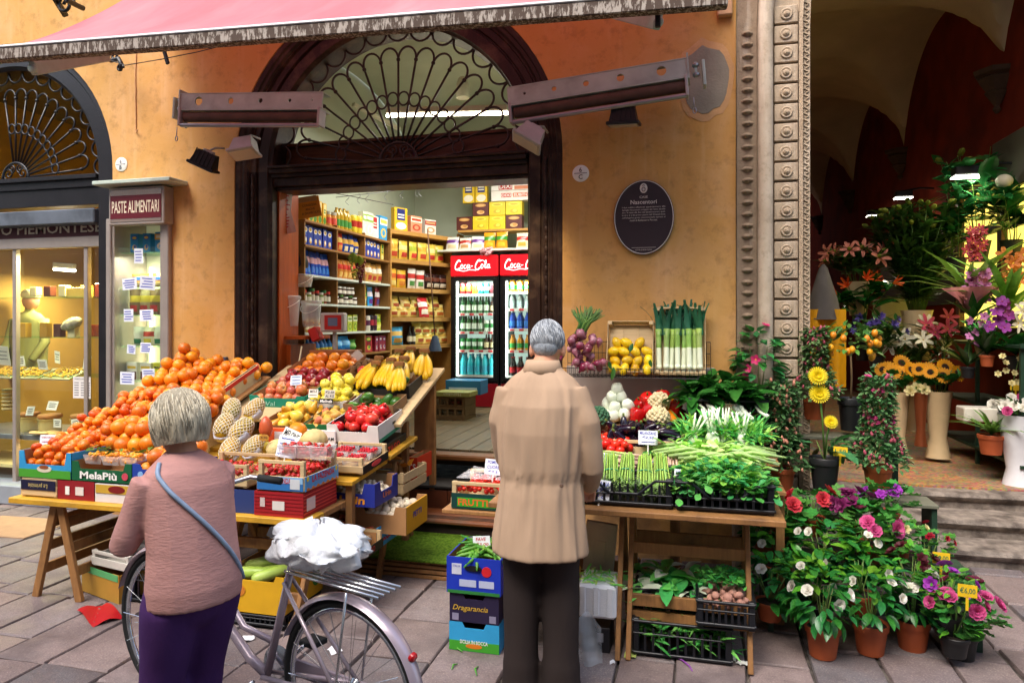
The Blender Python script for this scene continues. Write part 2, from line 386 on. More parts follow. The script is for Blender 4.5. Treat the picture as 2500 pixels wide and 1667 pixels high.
def fan(name, label, xc, zc, y, ro, mat, nsp, a0, a1, hub=True, vis=None):
    t = thing(name, label, 'grille'); ri = ro*.155; rr = ro*.475; rl = ro*.80; D = a1-a0; r_b = .0095
    P = lambda r, a, dy=0: V((xc+r*math.cos(a), y+dy, zc+r*math.sin(a)))
    def put(nm, pts, r, closed=False):
        m = MB(); m.tube(pts, r, 6, closed); return m.build(nm, mat, t, True)
    st = D/nsp
    for i in range(nsp+1):
        a = a0+st*i
        if vis and not vis(a): continue
        put('spoke', [P(ri, a), P(rl*.96, a)], r_b)
        c = MB(); c.lathe([(.011, -.014), (.017, -.006), (.017, .006), (.011, .014)], 8, T(P(rl*.955, a)) @ rotm(0, PI/2-a, 0)); c.build('collar', mat, t, True)
    for i in range(nsp):
        a = a0+st*(i+.5)
        if vis and not vis(a): continue
        rad = rr*math.tan(st/2)*.96; put('ring', [P(rr, a)+V((rad*math.cos(q*PI/9), -.004, rad*1.18*math.sin(q*PI/9))) for q in range(18)], .008, True)
        wl = rl*.96*math.tan(st/2); e = [V((math.cos(a), 0, math.sin(a))), V((-math.sin(a), 0, math.cos(a)))]
        put('loop', [P(rl*.96, a)+e[0]*(wl*1.25*math.sin(q*PI/12))+e[1]*(wl*math.cos(q*PI/12)) for q in range(13)], r_b)
    for i in range(nsp+1):
        a = a0+st*i
        if vis and not vis(a): continue
        wl = ro*math.tan(st/2)*.97; e = [V((math.cos(a), 0, math.sin(a))), V((-math.sin(a), 0, math.cos(a)))]
        put('scallop', [P(ro*1.0, a)-e[0]*(wl*1.12*math.sin(q*PI/12))+e[1]*(wl*math.cos(q*PI/12)) for q in range(13)], r_b)
    put('hub_arch', [P(ri, q*PI/16) for q in range(17)], .012)
    for sg in (-1, 1):
        for (cx_, cz_, r0, k) in ((.52, .36, .42, 1), (.34, .72, .3, -1)):
            pts = []
            for q in range(30):
                th = q*.32; r_ = ri*r0*(1-q/34.); pts.append(V((xc+sg*(ri*cx_+r_*math.cos(k*th-PI/2)), y, zc+ri*cz_*.9+r_*math.sin(k*th-PI/2)*.95)))
            put('scroll', pts, .007)
    return t
fan('fan_grille', 'brown iron fan grille over the greengrocer doorway', DX, zb+.155, YW+.2, DR*1.0, MIRON, 16, math.radians(6), math.radians(174))
nf = thing('arch_frame', 'black lacquered arch frame of the bakery at left', 'door frame')
pr = [(0, y0+.3), (0, y0+.06), (.02, y0+.05), (.03, y0+.03), (.15, y0+.03), (.165, y0+.012), (.2, y0+.012), (.21, y0-.002), (.22, y0-.002), (.222, y0+.05)]
sweep(archpath(LX, LZ, LR, 0.), pr).build('frame', MLAC, nf, 40)
lz0 = W(110, 433, YW).z
m = MB()
for za, zc_, d, in ((lz0-.02, lz0+.02, 0.), (lz0-.09, lz0-.02, .03), (lz0-.25, lz0-.09, .05)): m.box((LX, y0+.13+d/2, (za+zc_)/2), (2*LR-.004, .2-d, zc_-za), None, 0, .004)
m.build('transom', MLAC, nf, 40)
fan('fan_grille', 'black iron fan grille over the bakery window at left', LX, lz0+.03, YW+.12, LR*1.0, MIRONK, 18, math.radians(4), math.radians(176), vis=lambda a: a < 1.75)

def stonemat(name, c1, c2, c3):
    g = NG(name); v = g.vec(False); c = g.mix(g.rng(g.noise(v, 4, 6, .65), .35, .65), C(c1), C(c2)); c = g.mix(g.rng(g.noise(v, 14, 6, .7), .5, .72, 0, .7), c, C(c3))
    vv = g.vec(False, scale=(8, 8, .6)); c = g.mix(g.rng(g.noise(vv, 1.5, 5), .54, .74, 0, .45), c, C('#efe4d4'))
    g.col(c); g.set(.85, .2); g.bump(g.noise(v, 55, 6, .75), .7, .008); return g.m
MST = stonemat('sandstone', '#b9a58d', '#a8947e', '#84705c'); MSTD = stonemat('sandstone_brown', '#94816b', '#857260', '#6a5848'); MSTL = stonemat('sandstone_pale', '#cbbba6', '#b8a690', '#8f7d69')
pt = thing('stone_portal', 'carved sandstone portal with rosette blocks beside the ochre wall', 'portal')
def PX(px): return W(px, 785, YW).x
xa, xb, xc_, xd, xe, xf = .300, PX(1846), PX(1886), PX(1948), PX(1957), PX(1976)
SPZ = 3.72; ARC = 1.75     # springing and inner radius of the portal's arch
AXC = xf+ARC
def portalsweep(prof):     # prof: [(x from inner edge leftwards, y)]
    path = [(xf, -.02, -1, 0), (xf, .9, -1, 0), (xf, 2., -1, 0), (xf, SPZ, -1, 0)]+[(AXC-ARC*math.cos(q*PI/40), SPZ+ARC*math.sin(q*PI/40), -math.cos(q*PI/40), math.sin(q*PI/40)) for q in range(1, 22)]
    return sweep(path, prof)
dx = lambda x: xf-x
portalsweep([(dx(xa)-.002, YW-.05), (dx(xa), YW-.055), (dx(xb), YW-.055), (dx(xb), YW+.05)]).build('fluted_band', MSTD, pt, 40)
q = (xc_-xb)/2; mid = dx(xb)-q
portalsweep([(dx(xb), YW+.02), (dx(xb)-.004, YW-.06)]+[(mid+q*.92*math.cos(PI*i/10), YW-.075-.055*math.sin(PI*i/10)) for i in range(11)]+[(dx(xc_)+.006, YW-.05), (dx(xc_), YW-.03)]).build('roll_moulding', MSTL, pt, 50)
portalsweep([(dx(xc_), YW-.03), (dx(xc_)-.01, YW-.012), (dx(xd), YW-.012), (dx(xd), YW-.05), (dx(xe), YW-.065), (dx(xe), YW-.03), (dx(xf)-.0, YW-.03), (0, YW+.5)]).build('shaft', MST, pt, 30)
fl = MB(); n = 10
pk = []
for i in range(n): a = 2*PI*i/n; pk.append((math.cos(a), math.sin(a)))
rim = [(.5, 0.), (1.0, -.004), (1.0, -.016), (.82, -.014), (.70, -.002), (.001, 0.0)]
flm = MB(); flm.lathe([(1.16, .004), (1.1, -.006), (.98, -.009), (.86, -.004), (.7, .018), (.35, .026), (.001, .028)], 14, S3(.033, .017, 1)); flme = flm.mesh('flute', MSTD, True)
m = MB()
zz = .5
FPOS = []
while zz < 3.75: FPOS.append(zz); zz += .0775
for zq in FPOS: ob('flute', flme, pt, T((xa+xb)/2+.004+jit(.002), YW-.0565, zq+jit(.003)) @ rotm(PI/2, 0, 0) @ rotm(0, 0, jit(.06)))
bw = xd-xc_-.012; bl = MB(); bl.box((0, 0, 0), (bw, .05, .118), None, 0, .005)
blm = bl.mesh('rosette_block', MST)
rs = MB(); rs.lathe([(.04, 0), (.04, .006), (.034, .011), (.027, .007), (.022, .006), (.019, .014), (.013, .019), (.009, .018), (.008, .025), (.001, .027)], 18); rsm = rs.mesh('rosette', MST, 50)
zz = .45
while zz < SPZ+.1:
    b = ob('rosette_block', blm, pt, T((xc_+xd)/2, YW-.03+jit(.002), zz) @ rotm(0, jit(.012), jit(.01))); ob('rosette', rsm, b, T(jit(.003), -.026, jit(.003)) @ rotm(PI/2))
    zz += .1335
gm = MB()
for i in range(84):
    z_ = .35+i*.042; xq = (xe+xf)/2; sg = 1
    gm.tube([V((xq+.016*math.sin(q*.62)*sg, YW-.034, z_+q*.0046)) for q in range(9)], .0048, 5)
    gm.tube([V((xq-.013+.011*math.cos(q*.9), YW-.034, z_+.02+.011*math.sin(q*.9))) for q in range(6)], .004, 5)
stuff(gm.build('scroll_carving', MST, pt, True))
MB().box(((xa+xf)/2, YW+.2, .21), (xf-xa+.06, .66, .42), None, 0, .015).build('plinth', MST, pt)
FLZ = .39; XR = 2.95; XL = .55; SPV = 4.1
stp = MB()
def stepblock(name, y0_, y1_, z1, mat, rz=.03):
    def prof(u, v):
        return None
    m = MB(); n = 24; pts = [(y0_+.02, -.03), (y0_+.02, z1-.07), (y0_-.005, z1-.055), (y0_-.018, z1-.03), (y0_-.008, z1-.008), (y0_+.02, z1), (y1_, z1+.001)]
    vs = []; fs = []; k = len(pts)
    for i in range(n+1):
        xx = XL+.05+(6.-XL)*i/n
        for (a, b) in pts: vs.append((xx, a+.006*math.sin(i*1.7+z1*20), b-(.012*math.exp(-((xx-2.)**2)/.5) if b > z1-.1 else 0)+jit(.0015)))
    for i in range(n):
        for j in range(k-1): fs.append((i*k+j, i*k+j+1, (i+1)*k+j+1, (i+1)*k+j)[::-1])
    m.add(vs, fs); return struct(m.build(name, mat, None, 50))
MSTEP = M('worn_grey_stone', '#877c72', .7, .35, 14, 1., 40, .3, col2='#544b45', c2=(.45, .65))
stepblock('stone_step_lower', 5.47, 5.9, .135, MSTEP); stepblock('stone_step_middle', 5.78, 6.3, .265, MSTEP); stepblock('stone_step_landing', 6.1, 6.6, FLZ, MSTEP)
g = NG('terrazzo'); v = g.vec(False); vo = g.n('ShaderNodeTexVoronoi'); vo.inputs['Scale'].default_value = 45; g.l(v, vo.inputs['Vector'])
c = g.mix(g.rng(g.noise(v, 1.6, 4), .4, .62), C('#a37a52'), C('#8d7a62')); c = g.mix(.55, c, vo.outputs['Color'], 'OVERLAY'); c = g.mix(g.rng(g.noise(v, 6, 5), .5, .7, 0, .5), c, C('#5f4c3a')); g.col(c); g.set(.55, .35); g.bump(g.noise(v, 30, 4), .2)
m = MB(); m.box(((XL+6)/2, 12.25, FLZ-.045), (6-XL, 12., .1)); struct(m.build('passage_floor', g.m))
MRED = M('venetian_red_wall', '#7e2a16', .85, .2, 3, .3, 20, .2, col2='#5f2012'); MVLT = M('vault_plaster', '#cdb898', .9, .12, 2, .3, 14, .2)
m = MB(); m.box((XR+.1, 13, 2.8), (.2, 15.4, 6.4)); struct(m.build('passage_wall_right', MRED))
m = MB(); m.box((XL-.15, 12.3, 3), (.25, 13.6, 6.4)); struct(m.build('passage_wall_left', MVLT))
m = MB(); m.box((1.8, 20.6, 3), (3.2, .2, 6.6)); struct(m.build('passage_wall_back', MRED))
BAY = 3.3; Y1 = 7.85; xm = (XL+XR)/2; rw = (XR-XL)/2+.01
def vault(u, v_):
    x_ = XL-.1+(XR-XL+.2)*u; y_ = YW+.45+15.2*v_
    f = SPV+1.18*math.sqrt(max(0, 1-((x_-xm)/rw)**2)); t = ((y_-Y1) % BAY)/BAY*2-1; g_ = SPV+1.32*(max(0, 1-abs(t)**2.2))**.62
    return (x_, y_, max(f, g_))
m = MB(); m.grid(vault, 56, 150, flip=True); struct(m.build('passage_vault', MVLT, None, 35))
m = MB(); m.box((2.5, YW+.35, 6.4), (5.2, .2, 1.6)); m.box((xf+2.85, YW+.3, 3.), (.6, .4, 6.2)); struct(m.build('passage_wall_front', MVLT))
cb = MB(); cb.lathe([(.02, -.42), (.05, -.38), (.03, -.34), (.1, -.25), (.14, -.2), (.12, -.18), (.2, -.08), (.22, -.05), (.19, -.03), (.25, 0), (.26, .05)], 12, None, 0, 6, .06); cbm = cb.mesh('bracket', M('dark_corbel', '#4a3323', .8, .2, 10, .5, 40), 40)
for i in range(4): tag(ob('corbel', cbm, None, T(XR-.05, Y1+BAY*i, SPV+.02) @ S3(.75, .75, .9)), ['carved vault corbel nearest the street on red wall', 'carved vault corbel, second along the red wall', 'carved vault corbel, third along the red wall', 'carved vault corbel farthest down the passage'][i], 'corbel', 'vault corbels')
# ================================================================== THINGS ON THE FACADE
MSTEEL = M('brushed_steel', '#9a9a9e', .35, .1, 8, .1, 60, .5, metal=.7); MGREYP = M('grey_painted_metal', '#aebdb2', .5, .15, 6, .15, 40, .5, metal=0., col2='#6d6460', c2=(.55, .8))
MBRN = M('brown_roller_cloth', '#5a4438', .8, .2, 10, .2, 50); MBLK = M('black_metal', '#17171a', .45, .2, 12, .1, 60); MLGREY = M('light_grey_casting', '#a9a7a4', .5, .1, 10, .15, 70)
def basis(a, b, up=(0, 0, 1)):
    """matrix at a with x towards b, z near up, y = into the wall"""
    x = (V(b)-V(a)).normalized(); y = V(up).cross(x).normalized(); z = x.cross(y)
    return MX(((x.x, y.x, z.x, a[0]), (x.y, y.y, z.y, a[1]), (x.z, y.z, z.z, a[2]), (0, 0, 0, 1)))
aw = thing('awning', 'faded rose canvas awning with a peeling front bar over the stalls', 'awning')
a0, a1 = W(-10, 154, 3.6), W(1776, 21, 3.85); mx = basis(a0, a1); LA = (a1-a0).length
g = NG('peeling_bar_paint'); v = g.vec(False, scale=(1, 1, 1)); vb = g.vec(False, scale=(5, 5, 1.2)); f = g.noise(vb, 9, 6, .7)
g.col(g.mix(g.rng(f, .5, .56), C('#4d3d33'), C('#a59a90'))); g.set(.7, .3); g.bump(f, .5, .004)
MB().box((LA/2, 0, .042), (LA, .07, .076), None, 0, .006).build('front_bar', g.m, aw, False, mx)
MB().box((LA/2, -.012, .089), (LA, .06, .014), None, 0, .004).build('skylit_edge', M('skylit_edge_white', '#f4f4f6', .6, .03), aw, False, mx)  # canvas edge; the sky glare on it is painted as plain white
wl, wr = V((a0.x, 5.08, 4.69)), V((a1.x-.02, 5.08, 4.62))
def fab(u, v_):
    f0 = a0+(a1-a0)*u+V((0, .02, .1)); b0 = wl+(wr-wl)*u; p = f0+(b0-f0)*v_
    p.z += -.10*math.sin(PI*v_)+.012*math.sin(u*31+v_*3)*math.sin(PI*v_)+.007*math.sin(u*77-v_*9)*(1-v_); return p
MB().grid(fab, 90, 16).build('canvas', M('rose_canvas', '#c97d87', .85, .1, 1.2, .15, 300, .1, thin=.3, col2='#d49da4', c2=(.45, .75), stretch=(3, 1, 1)), aw, True)
for A, B in (((80, 168, 3.66), (262, 136, 4.45)), ((1607, 54, 3.92), (1470, 22, 4.6))):
    m = MB(); m.beam(W(*A), W(*B), .045, .085, (0, 0, 1), 0, .006); m.ball(W(*A), .03); m.build('folding_arm', MGREYP, aw)
m = MB(); p = W(1606, 40, 3.9); m.beam(p+V((0, 0, .05)), p-V((0, 0, .06)), .03, .03, (0, 1, 0), 0, .004); m.build('arm_joint', MBLK, aw)
def scroll(c, r, turns, rad, flip=1, n=34):
    return [V((c[0]+flip*r*(1-i/n*.85)*math.cos(i/n*turns*2*PI), c[1], c[2]+r*(1-i/n*.85)*math.sin(i/n*turns*2*PI))) for i in range(n)]
br = thing('iron_bracket', 'small scrolled iron bracket under the awning, left of the doorway', 'bracket')
c = W(290, 150, 4.9); MB().tube([c+V((-.16, 0, .07)), c+V((-.08, 0, .01)), c+V((0, 0, .02)), c+V((.03, 0, -.03)), c+V((.02, 0, -.08))], [.012, .018, .022, .018, .012], 7).build('stem', MIRONK, br, True)
MB().tube(scroll(c+V((.015, 0, -.06)), .035, 1.3, .01), .010, 6).build('scroll', MIRONK, br, True)
MB().tube(scroll(c+V((-.05, 0, .05)), .05, 1.2, .01, -1), .010, 6).build('scroll', MIRONK, br, True)
br = thing('iron_bracket', 'large scrolled iron bracket above the awning at top left', 'bracket')
m = MB(); m.beam(W(118, -30, 4.6), W(160, 38, 4.9), .05, .05, (0, 1, 0), 0, .01); m.beam(W(160, 0, 4.6), W(205, 22, 4.8), .04, .04, (0, 1, 0), 0, .01); m.build('stem', MIRONK, br)
MB().tube(scroll(W(160, 12, 4.75), .09, 1.5, .01), .014, 6).build('scroll', MIRONK, br, True)
tag(MB().tube([W(245, 140, 4.85), W(306, 160, 4.85), W(390, 146, 4.8), W(480, 128, 4.75), W(560, 108, 4.7)], .004, 5).build('stay_cable', MBLK, None), 'thin dark cable strung under the awning by the bracket', 'cable')
tag(MB().beam(W(400, 122, 4.8), W(410, 157, 4.8), .03, .02, (0, 1, 0), 0, .004).build('black_clip', MBLK, None), 'black metal clip hanging on the cable under the awning', 'clip')
def sideawning(A, B, label, holes, hook):
    t = thing('retracted_awning', label, 'awning'); mx = basis(A, B); L = (V(B)-V(A)).length; H = .118
    def circ(x, z, r): return [(x+r*math.cos(-2*PI*i/18), z+r*math.sin(-2*PI*i/18)) for i in range(18)]
    k = plate([[(0, -H/2), (L, -H/2), (L, H/2), (0, H/2)]]+[circ(L*f, .004, r) for f, r in holes], -.012, 0); k.build('perforated_beam', MGREYP, t, False, mx)
    m = MB(); m.box((L/2, .05, H/2+.004), (L, .13, .006)); m.box((L/2, .05, -H/2-.006), (L*.99, .14, .008)); m.build('beam_flange', MGREYP, t, False, mx)
    MB().lathe([(.04, 0), (.04, L*.95)], 14, T(L*.03, .02, -H/2-.055) @ rotm(0, PI/2, 0)).build('roller', MBRN, t, 40, mx)
    MB().lathe([(.017, 0), (.017, L*.965)], 12, T(L*.02, -.01, -H/2-.125) @ rotm(0, PI/2, 0)).build('pull_bar', MSTEEL, t, 40, mx)
    for f in (.01, .985):
        MB().box((L*f, .02, -H/2-.06), (.02, .1, .14), None, 0, .004).build('end_cap', MLGREY, t, False, mx)
    MB().box((L*hook[0], .06, .01), (.012, .16, H+.05)).build('end_plate', MGREYP, t, False, mx)
    s = 1 if hook[0] > .5 else -1
    for dz in (.03, -.035):
        MB().lathe([(.018, -.012), (.024, -.006), (.024, .006), (.018, .012)], 12, T(L*hook[0]+s*.05, .06, dz)).build('hinge_knuckle', MSTEEL, t, 40, mx)
    m = MB(); m.box((L*hook[0]+s*.05, .06, 0), (.016, .016, .1)); m.box((L*hook[0]+s*.1, .09, -.03), (.02, .1, .17), None, 0, .003); m.build('wall_bracket', MGREYP, t, False, mx)
    m = MB(); x = L*(hook[0]+s*.015); m.tube([(x, 0, -.2), (x, 0, -.27)], .004, 5); m.tube([(x+.011*math.cos(i*.7), 0, -.288+.02*math.sin(i*.7)) for i in range(9)], .004, 5, True); m.build('pull_ring', MSTEEL, t, True, mx)
sideawning(W(441, 250, 4.72), W(789, 247, 4.72), 'retracted awning box with drilled steel beam left of doorway', ((.14, .034), (.37, .026), (.58, .019), (.78, .014), (.93, .007)), (0., 1))
sideawning(W(1240, 238, 4.78), W(1680, 166, 4.78), 'retracted awning box with drilled steel beam above oval plaque', ((.1, .010), (.27, .017), (.45, .02), (.64, .026), (.86, .032)), (1., 1))
def flood(p, mx, mat, label, s=1., ribs=True):
    t = thing('floodlight', label, 'floodlight', T(p) @ mx @ S3(s, s, s))
    MB().add([(-.1, -.07, 0), (.1, -.07, 0), (.1, .07, 0), (-.1, .07, 0), (-.075, -.05, .12), (.075, -.05, .12), (.075, .05, .12), (-.075, .05, .12)], [(0, 3, 2, 1), (4, 5, 6, 7), (0, 1, 5, 4), (1, 2, 6, 5), (2, 3, 7, 6), (3, 0, 4, 7)]).build('housing', mat, t)
    MB().box((0, 0, -.008), (.235, .165, .024), None, 0, .005).build('front_frame', mat, t)
    MB().box((0, 0, -.0225), (.2, .13, .005)).build('lens', M('floodlight_glass', '#b9b4a6', .1, .05, 5), t)
    if ribs:
        for i in range(6):
            x = -.085+i*.034
            MB().add([(x, -.078, .004), (x+.005, -.078, .004), (x+.005, -.056, .125), (x, -.056, .125), (x, -.05, .0), (x+.005, -.05, 0), (x+.005, -.045, .125), (x, -.045, .125)], [(0, 1, 2, 3), (4, 7, 6, 5), (0, 3, 7, 4), (1, 5, 6, 2)]).build('cooling_rib', mat, t)
    MB().box((0, .0, .13), (.09, .05, .02), None, 0, .004).build('cable_box', MLGREY, t)
    MB().tube([(0, 0, .14), (.03, .03, .18), (.06, .12, .2)], .009, 6).build('mount_arm', MLGREY, t, True)
    return t
flood(W(497, 405, 4.85), rotm(.15, .42, .35), MBLK, 'black ribbed floodlight tilted on the wall left of doorway', .95)
flood(W(1523, 300, 4.85), rotm(.12, .03, -.05), MBLK, 'black ribbed floodlight under the right awning box', .95)
flood(W(596, 372, 4.75), rotm(-.35, -.12, .1), MLGREY, 'light grey floodlight at the left side of doorway', .95, False)
gl = flood(W(1287, 345, 4.72), rotm(-.3, .55, .1), MLGREY, 'light grey floodlight lighting the right door jamb', .95, False)
def spot(name, p, target, e, col, size=1.2, rad=.05, parent=None):
    l = bpy.data.lights.new(name, 'SPOT'); l.energy = e*.6; l.color = col; l.spot_size = size; l.spot_blend = 1.; l.shadow_soft_size = rad
    o = bpy.data.objects.new(name, l); COL.objects.link(o); o.location = p; o.rotation_euler = (V(target)-V(p)).to_track_quat('-Z', 'Y').to_euler(); return o
def area(name, p, target, e, col, sx, sy):
    l = bpy.data.lights.new(name, 'AREA'); l.energy = e*.6; l.color = col; l.shape = 'RECTANGLE'; l.size = sx; l.size_y = sy
    o = bpy.data.objects.new(name, l); COL.objects.link(o); o.location = p; o.rotation_euler = (V(target)-V(p)).to_track_quat('-Z', 'Y').to_euler(); return o
spot('floodlight_beam', W(1280, 362, 4.70), (DX+DR-.05, 5.2, 1.9), 85, (1, .78, .5), 1.1, .12)
def disc(px, py, top, bot, ink, label):
    t = thing('house_number', label, 'number plate', T(W(px, py, YW)))
    MB().lathe([(.062, 0), (.062, .006), (.056, .010), (.001, .012)], 28, rotm(PI/2)).build('enamel_disc', WHITE, t, 50)
    MB().box((0, -.0125, 0), (.095, .001, .004)).build('divider', ink, t)
    text(top, t, T(0, -.0135, .025) @ FRONT, .034, ink, bold=.01); text(bot, t, T(0, -.0135, -.027) @ FRONT, .034, ink, bold=.01)
disc(1418, 424, '6', 'C', INK, 'round white house number 6 C right of doorway'); disc(297, 402, '6', 'B', M('ink_navy', '#1c2848', .6, 0), 'round white house number 6 B above the glass vitrine')
pq = thing('oval_plaque', 'dark brown oval plaque with white lettering on ochre wall', 'plaque', T(W(1572, 532, YW)))
MPL = M('plaque_brown', '#33252a', .4, .1, 8, .05, 40); MPLT = M('plaque_letters', '#d8cfc6', .6, .03)
def oval(a, b, n=48): return [(a*math.cos(2*PI*i/n), b*math.sin(2*PI*i/n)) for i in range(n)]
MB().prism(oval(.213, .268), -.0, .028, FRONT).build('board', MPL, pq)
MB().tube([(.207*math.cos(2*PI*i/56), -.029, .262*math.sin(2*PI*i/56)) for i in range(56)], .0032, 5, True).build('rim_line', MPLT, pq, True)
MB().prism(oval(.027, .035, 24), .028, .031, T(0, 0, .208) @ FRONT).build('emblem', MPLT, pq)
m = MB(); m.tube([(.012*math.cos(i*.63), -.0325, .2+.015*math.sin(i*.63)) for i in range(10)], .003, 5, True); m.tube([(-.01, -.0325, .225), (0, -.0325, .232), (.01, -.0325, .225)], .003, 5); m.build('emblem_shield', M('emblem_brown', '#6b5a56', .6), pq, True)
def ptx(s, z, h, w=None, bold=0.): text(s, pq, T(0, -.030, z) @ FRONT, h, MPLT, w, 0, bold)
ptx('CASE', .145, .016, .058); ptx('Nascentori', .110, .03, .185, .008)
for i, s in enumerate(('I due edifici affiancati appartennero alla', 'famiglia Nascentori, artigiani del rame. Quello', 'al n. 4 risale alla fine del Quattrocento; quel-', 'lo al n. 6 è del primo quarto del Cinquecento,', "nell'elegante gusto rinascimentale ispirato ai", 'modi di Baldassarre Peruzzi.')): ptx(s, .072-i*.0185, .0125, .305 if i < 5 else .195)
MB().box((0, -.0295, -.217), (.17, .002, .002)).build('rule', MPLT, pq); ptx('CITTÀ DI BOLOGNA', -.232, .010, .118)
m = MB(); p = W(1769, 28, YW); m.box((p.x, YW-.03, p.z+.05), (.1, .06, .2), None, 0, .008); tag(m.build('junction_box', M('box_beige', '#c99a70', .6), None), 'beige junction box on the wall beside stone portal', 'junction box')
for px in (441, 552):
    p = W(px, 882, YW); tag(MB().box((p.x, YW-.02, p.z), (.045, .04, .075), None, 0, .004).build('wall_bracket', M('bracket_slate', '#4a5264', .5), None), 'small slate-grey wall bracket above the orange pile, ' + ('left one' if px < 500 else 'right one'), 'bracket')
p = W(500, 915, YW); tag(MB().box((p.x, YW-.004, p.z-.1), (.36, .008, .36)).build('wall_panel', M('panel_pinkish', '#d9b9b4', .5, .1, 3), None), 'pale pink panel on the wall behind the oranges', 'panel')
ORD = ['leftmost', 'second from left', 'third from left', 'fourth from left', 'fifth from left', 'sixth from left', 'seventh from left', 'eighth from left', 'ninth from left']
# ================================================================== PRODUCTS
PROTO = {}
def mc(h, rough=.45): return M('print_'+h.strip('#'), h, rough, .05, 20, rnd=.06)
def carton(w, d, h, c1, c2=None, c3=None, kind=0):
    k = ('c', w, d, h, c1, c2, c3, kind)
    if k in PROTO: return PROTO[k]
    m = MB(); m.box((0, 0, h/2), (w, d, h), None, 0, .003); y = -d/2-.0008
    def q(x0, x1, z0, z1, mi, dy=0): m.add([(x0, y-dy, z0), (x1, y-dy, z0), (x1, y-dy, z1), (x0, y-dy, z1)], [(0, 1, 2, 3)], mi)
    def el(cx, cz, a, b, mi, dy=0): m.add([(cx+a*math.cos(2*PI*i/14), y-dy, cz+b*math.sin(2*PI*i/14)) for i in range(14)], [tuple(range(14))], mi)
    if kind == 0: el(0, h*.78, w*.34, h*.13, 1); el(0, h*.78, w*.25, h*.07, 2, .0006); el(0, h*.27, w*.24, h*.15, 2, .0004); el(w*.05, h*.3, w*.13, h*.1, 1, .0008)
    if kind == 1: q(-w*.5, w*.5, h*.62, h*.9, 1); q(-w*.42, w*.42, h*.7, h*.84, 2, .0005); el(0, h*.3, w*.36, h*.2, 2, .0004); el(0, h*.3, w*.2, h*.12, 0, .0008)
    if kind == 2: q(-w*.3, w*.3, h*.45, h*.95, 1); el(0, h*.2, w*.4, h*.16, 2, .0004); q(-w*.24, w*.24, h*.66, h*.72, 2, .0006); q(-w*.24, w*.24, h*.54, h*.6, 2, .0006)
    if kind == 3: q(-w*.46, w*.46, h*.05, h*.5, 1); q(-w*.4, w*.4, h*.66, h*.8, 2, .0004); q(-w*.3, w*.2, h*.18, h*.3, 2, .0006)
    PROTO[k] = m.mesh('product_carton', [mc(c1), mc(c2 or c1), mc(c3 or c2 or c1)]); return PROTO[k]
def bag(w, d, h, c1, c2=None, c3=None, gloss=.25):
    k = ('b', w, d, h, c1, c2, c3)
    if k in PROTO: return PROTO[k]
    rr = random.Random(hash(k) & 255); m = MB(); nu, nv = 6, 8; L = []
    for s in (-1, 1):
        o = len(m.v); vs = []
        for j in range(nv+1):
            for i in range(nu+1):
                u, v_ = i/nu, j/nv; b = (math.sin(PI*u)**.6)*(math.sin(PI*min(1, v_*1.08))**.5 if v_ < .93 else .05)
                vs.append(((u-.5)*w*(1-.06*math.sin(PI*v_)+rr.uniform(-.02, .02)), s*d/2*b*(1+rr.uniform(-.22, .22)), v_*h))
        fs = []; mi = []
        for j in range(nv):
            for i in range(nu):
                f = (j*7+i, j*7+i+1, (j+1)*7+i+1, (j+1)*7+i); fs.append(f if s < 0 else f[::-1])
                mi.append(1 if (c2 and 4 <= j <= 5) else (2 if (c3 and 1 <= j <= 2 and 1 <= i <= 4) else 0))
        m.add(vs, fs); m.mi[-len(mi):] = mi
    PROTO[k] = m.mesh('product_bag', [mc(c1, gloss), mc(c2 or c1, gloss), mc(c3 or c2 or c1, gloss)], True); return PROTO[k]
def bottle(h, r, c1, cl, cap, trans=False, neck=.3):
    k = ('o', h, r, c1, cl, cap, neck)
    if k in PROTO: return PROTO[k]
    m = MB(); a = 1-neck
    m.lathe([(r*.9, 0), (r, .01*h), (r, h*.14), (r*.96, h*.16)], 10, None, 0, capt=False); m.lathe([(r*1.02, h*.16), (r*1.02, h*.46)], 10, None, 1, capb=False, capt=False)
    m.lathe([(r*.98, h*.46), (r, h*a*.82), (r*.85, h*a*.95), (r*.4, h*(a+.12)), (r*.34, h*.94)], 10, None, 0, capb=False); m.lathe([(r*.4, h*.94), (r*.4, h)], 10, None, 2)
    gm = M('bottle_'+c1.strip('#'), c1, .08, .05, 5, spec=.6, coat=.3); PROTO[k] = m.mesh('bottle_body', [gm, mc(cl), mc(cap)], 40); return PROTO[k]
def can(h, r, c1, c2):
    k = ('n', h, r, c1, c2)
    if k in PROTO: return PROTO[k]
    m = MB(); m.lathe([(r*.9, 0), (r, h*.04), (r, h*.35)], 10, None, 0, capt=False); m.lathe([(r*1.01, h*.35), (r*1.01, h*.7)], 10, None, 1, capb=False, capt=False); m.lathe([(r, h*.7), (r, h*.93), (r*.88, h)], 10, None, 0, capb=False)
    PROTO[k] = m.mesh('can_body', [mc(c1, .25), mc(c2, .25)], 40); return PROTO[k]
def jar(h, r, c1, cl, cap):
    k = ('j', h, r, c1, cl, cap)
    if k in PROTO: return PROTO[k]
    m = MB(); m.lathe([(r*.9, 0), (r, h*.06), (r, h*.2)], 10, None, 0, capt=False); m.lathe([(r*1.01, h*.2), (r*1.01, h*.6)], 10, None, 1, capb=False, capt=False); m.lathe([(r, h*.6), (r*.9, h*.8)], 10, None, 0, capb=False); m.lathe([(r*.95, h*.8), (r*.95, h)], 10, None, 2)
    PROTO[k] = m.mesh('jar_body', [mc(c1, .12), mc(cl), mc(cap, .3)], 40); return PROTO[k]
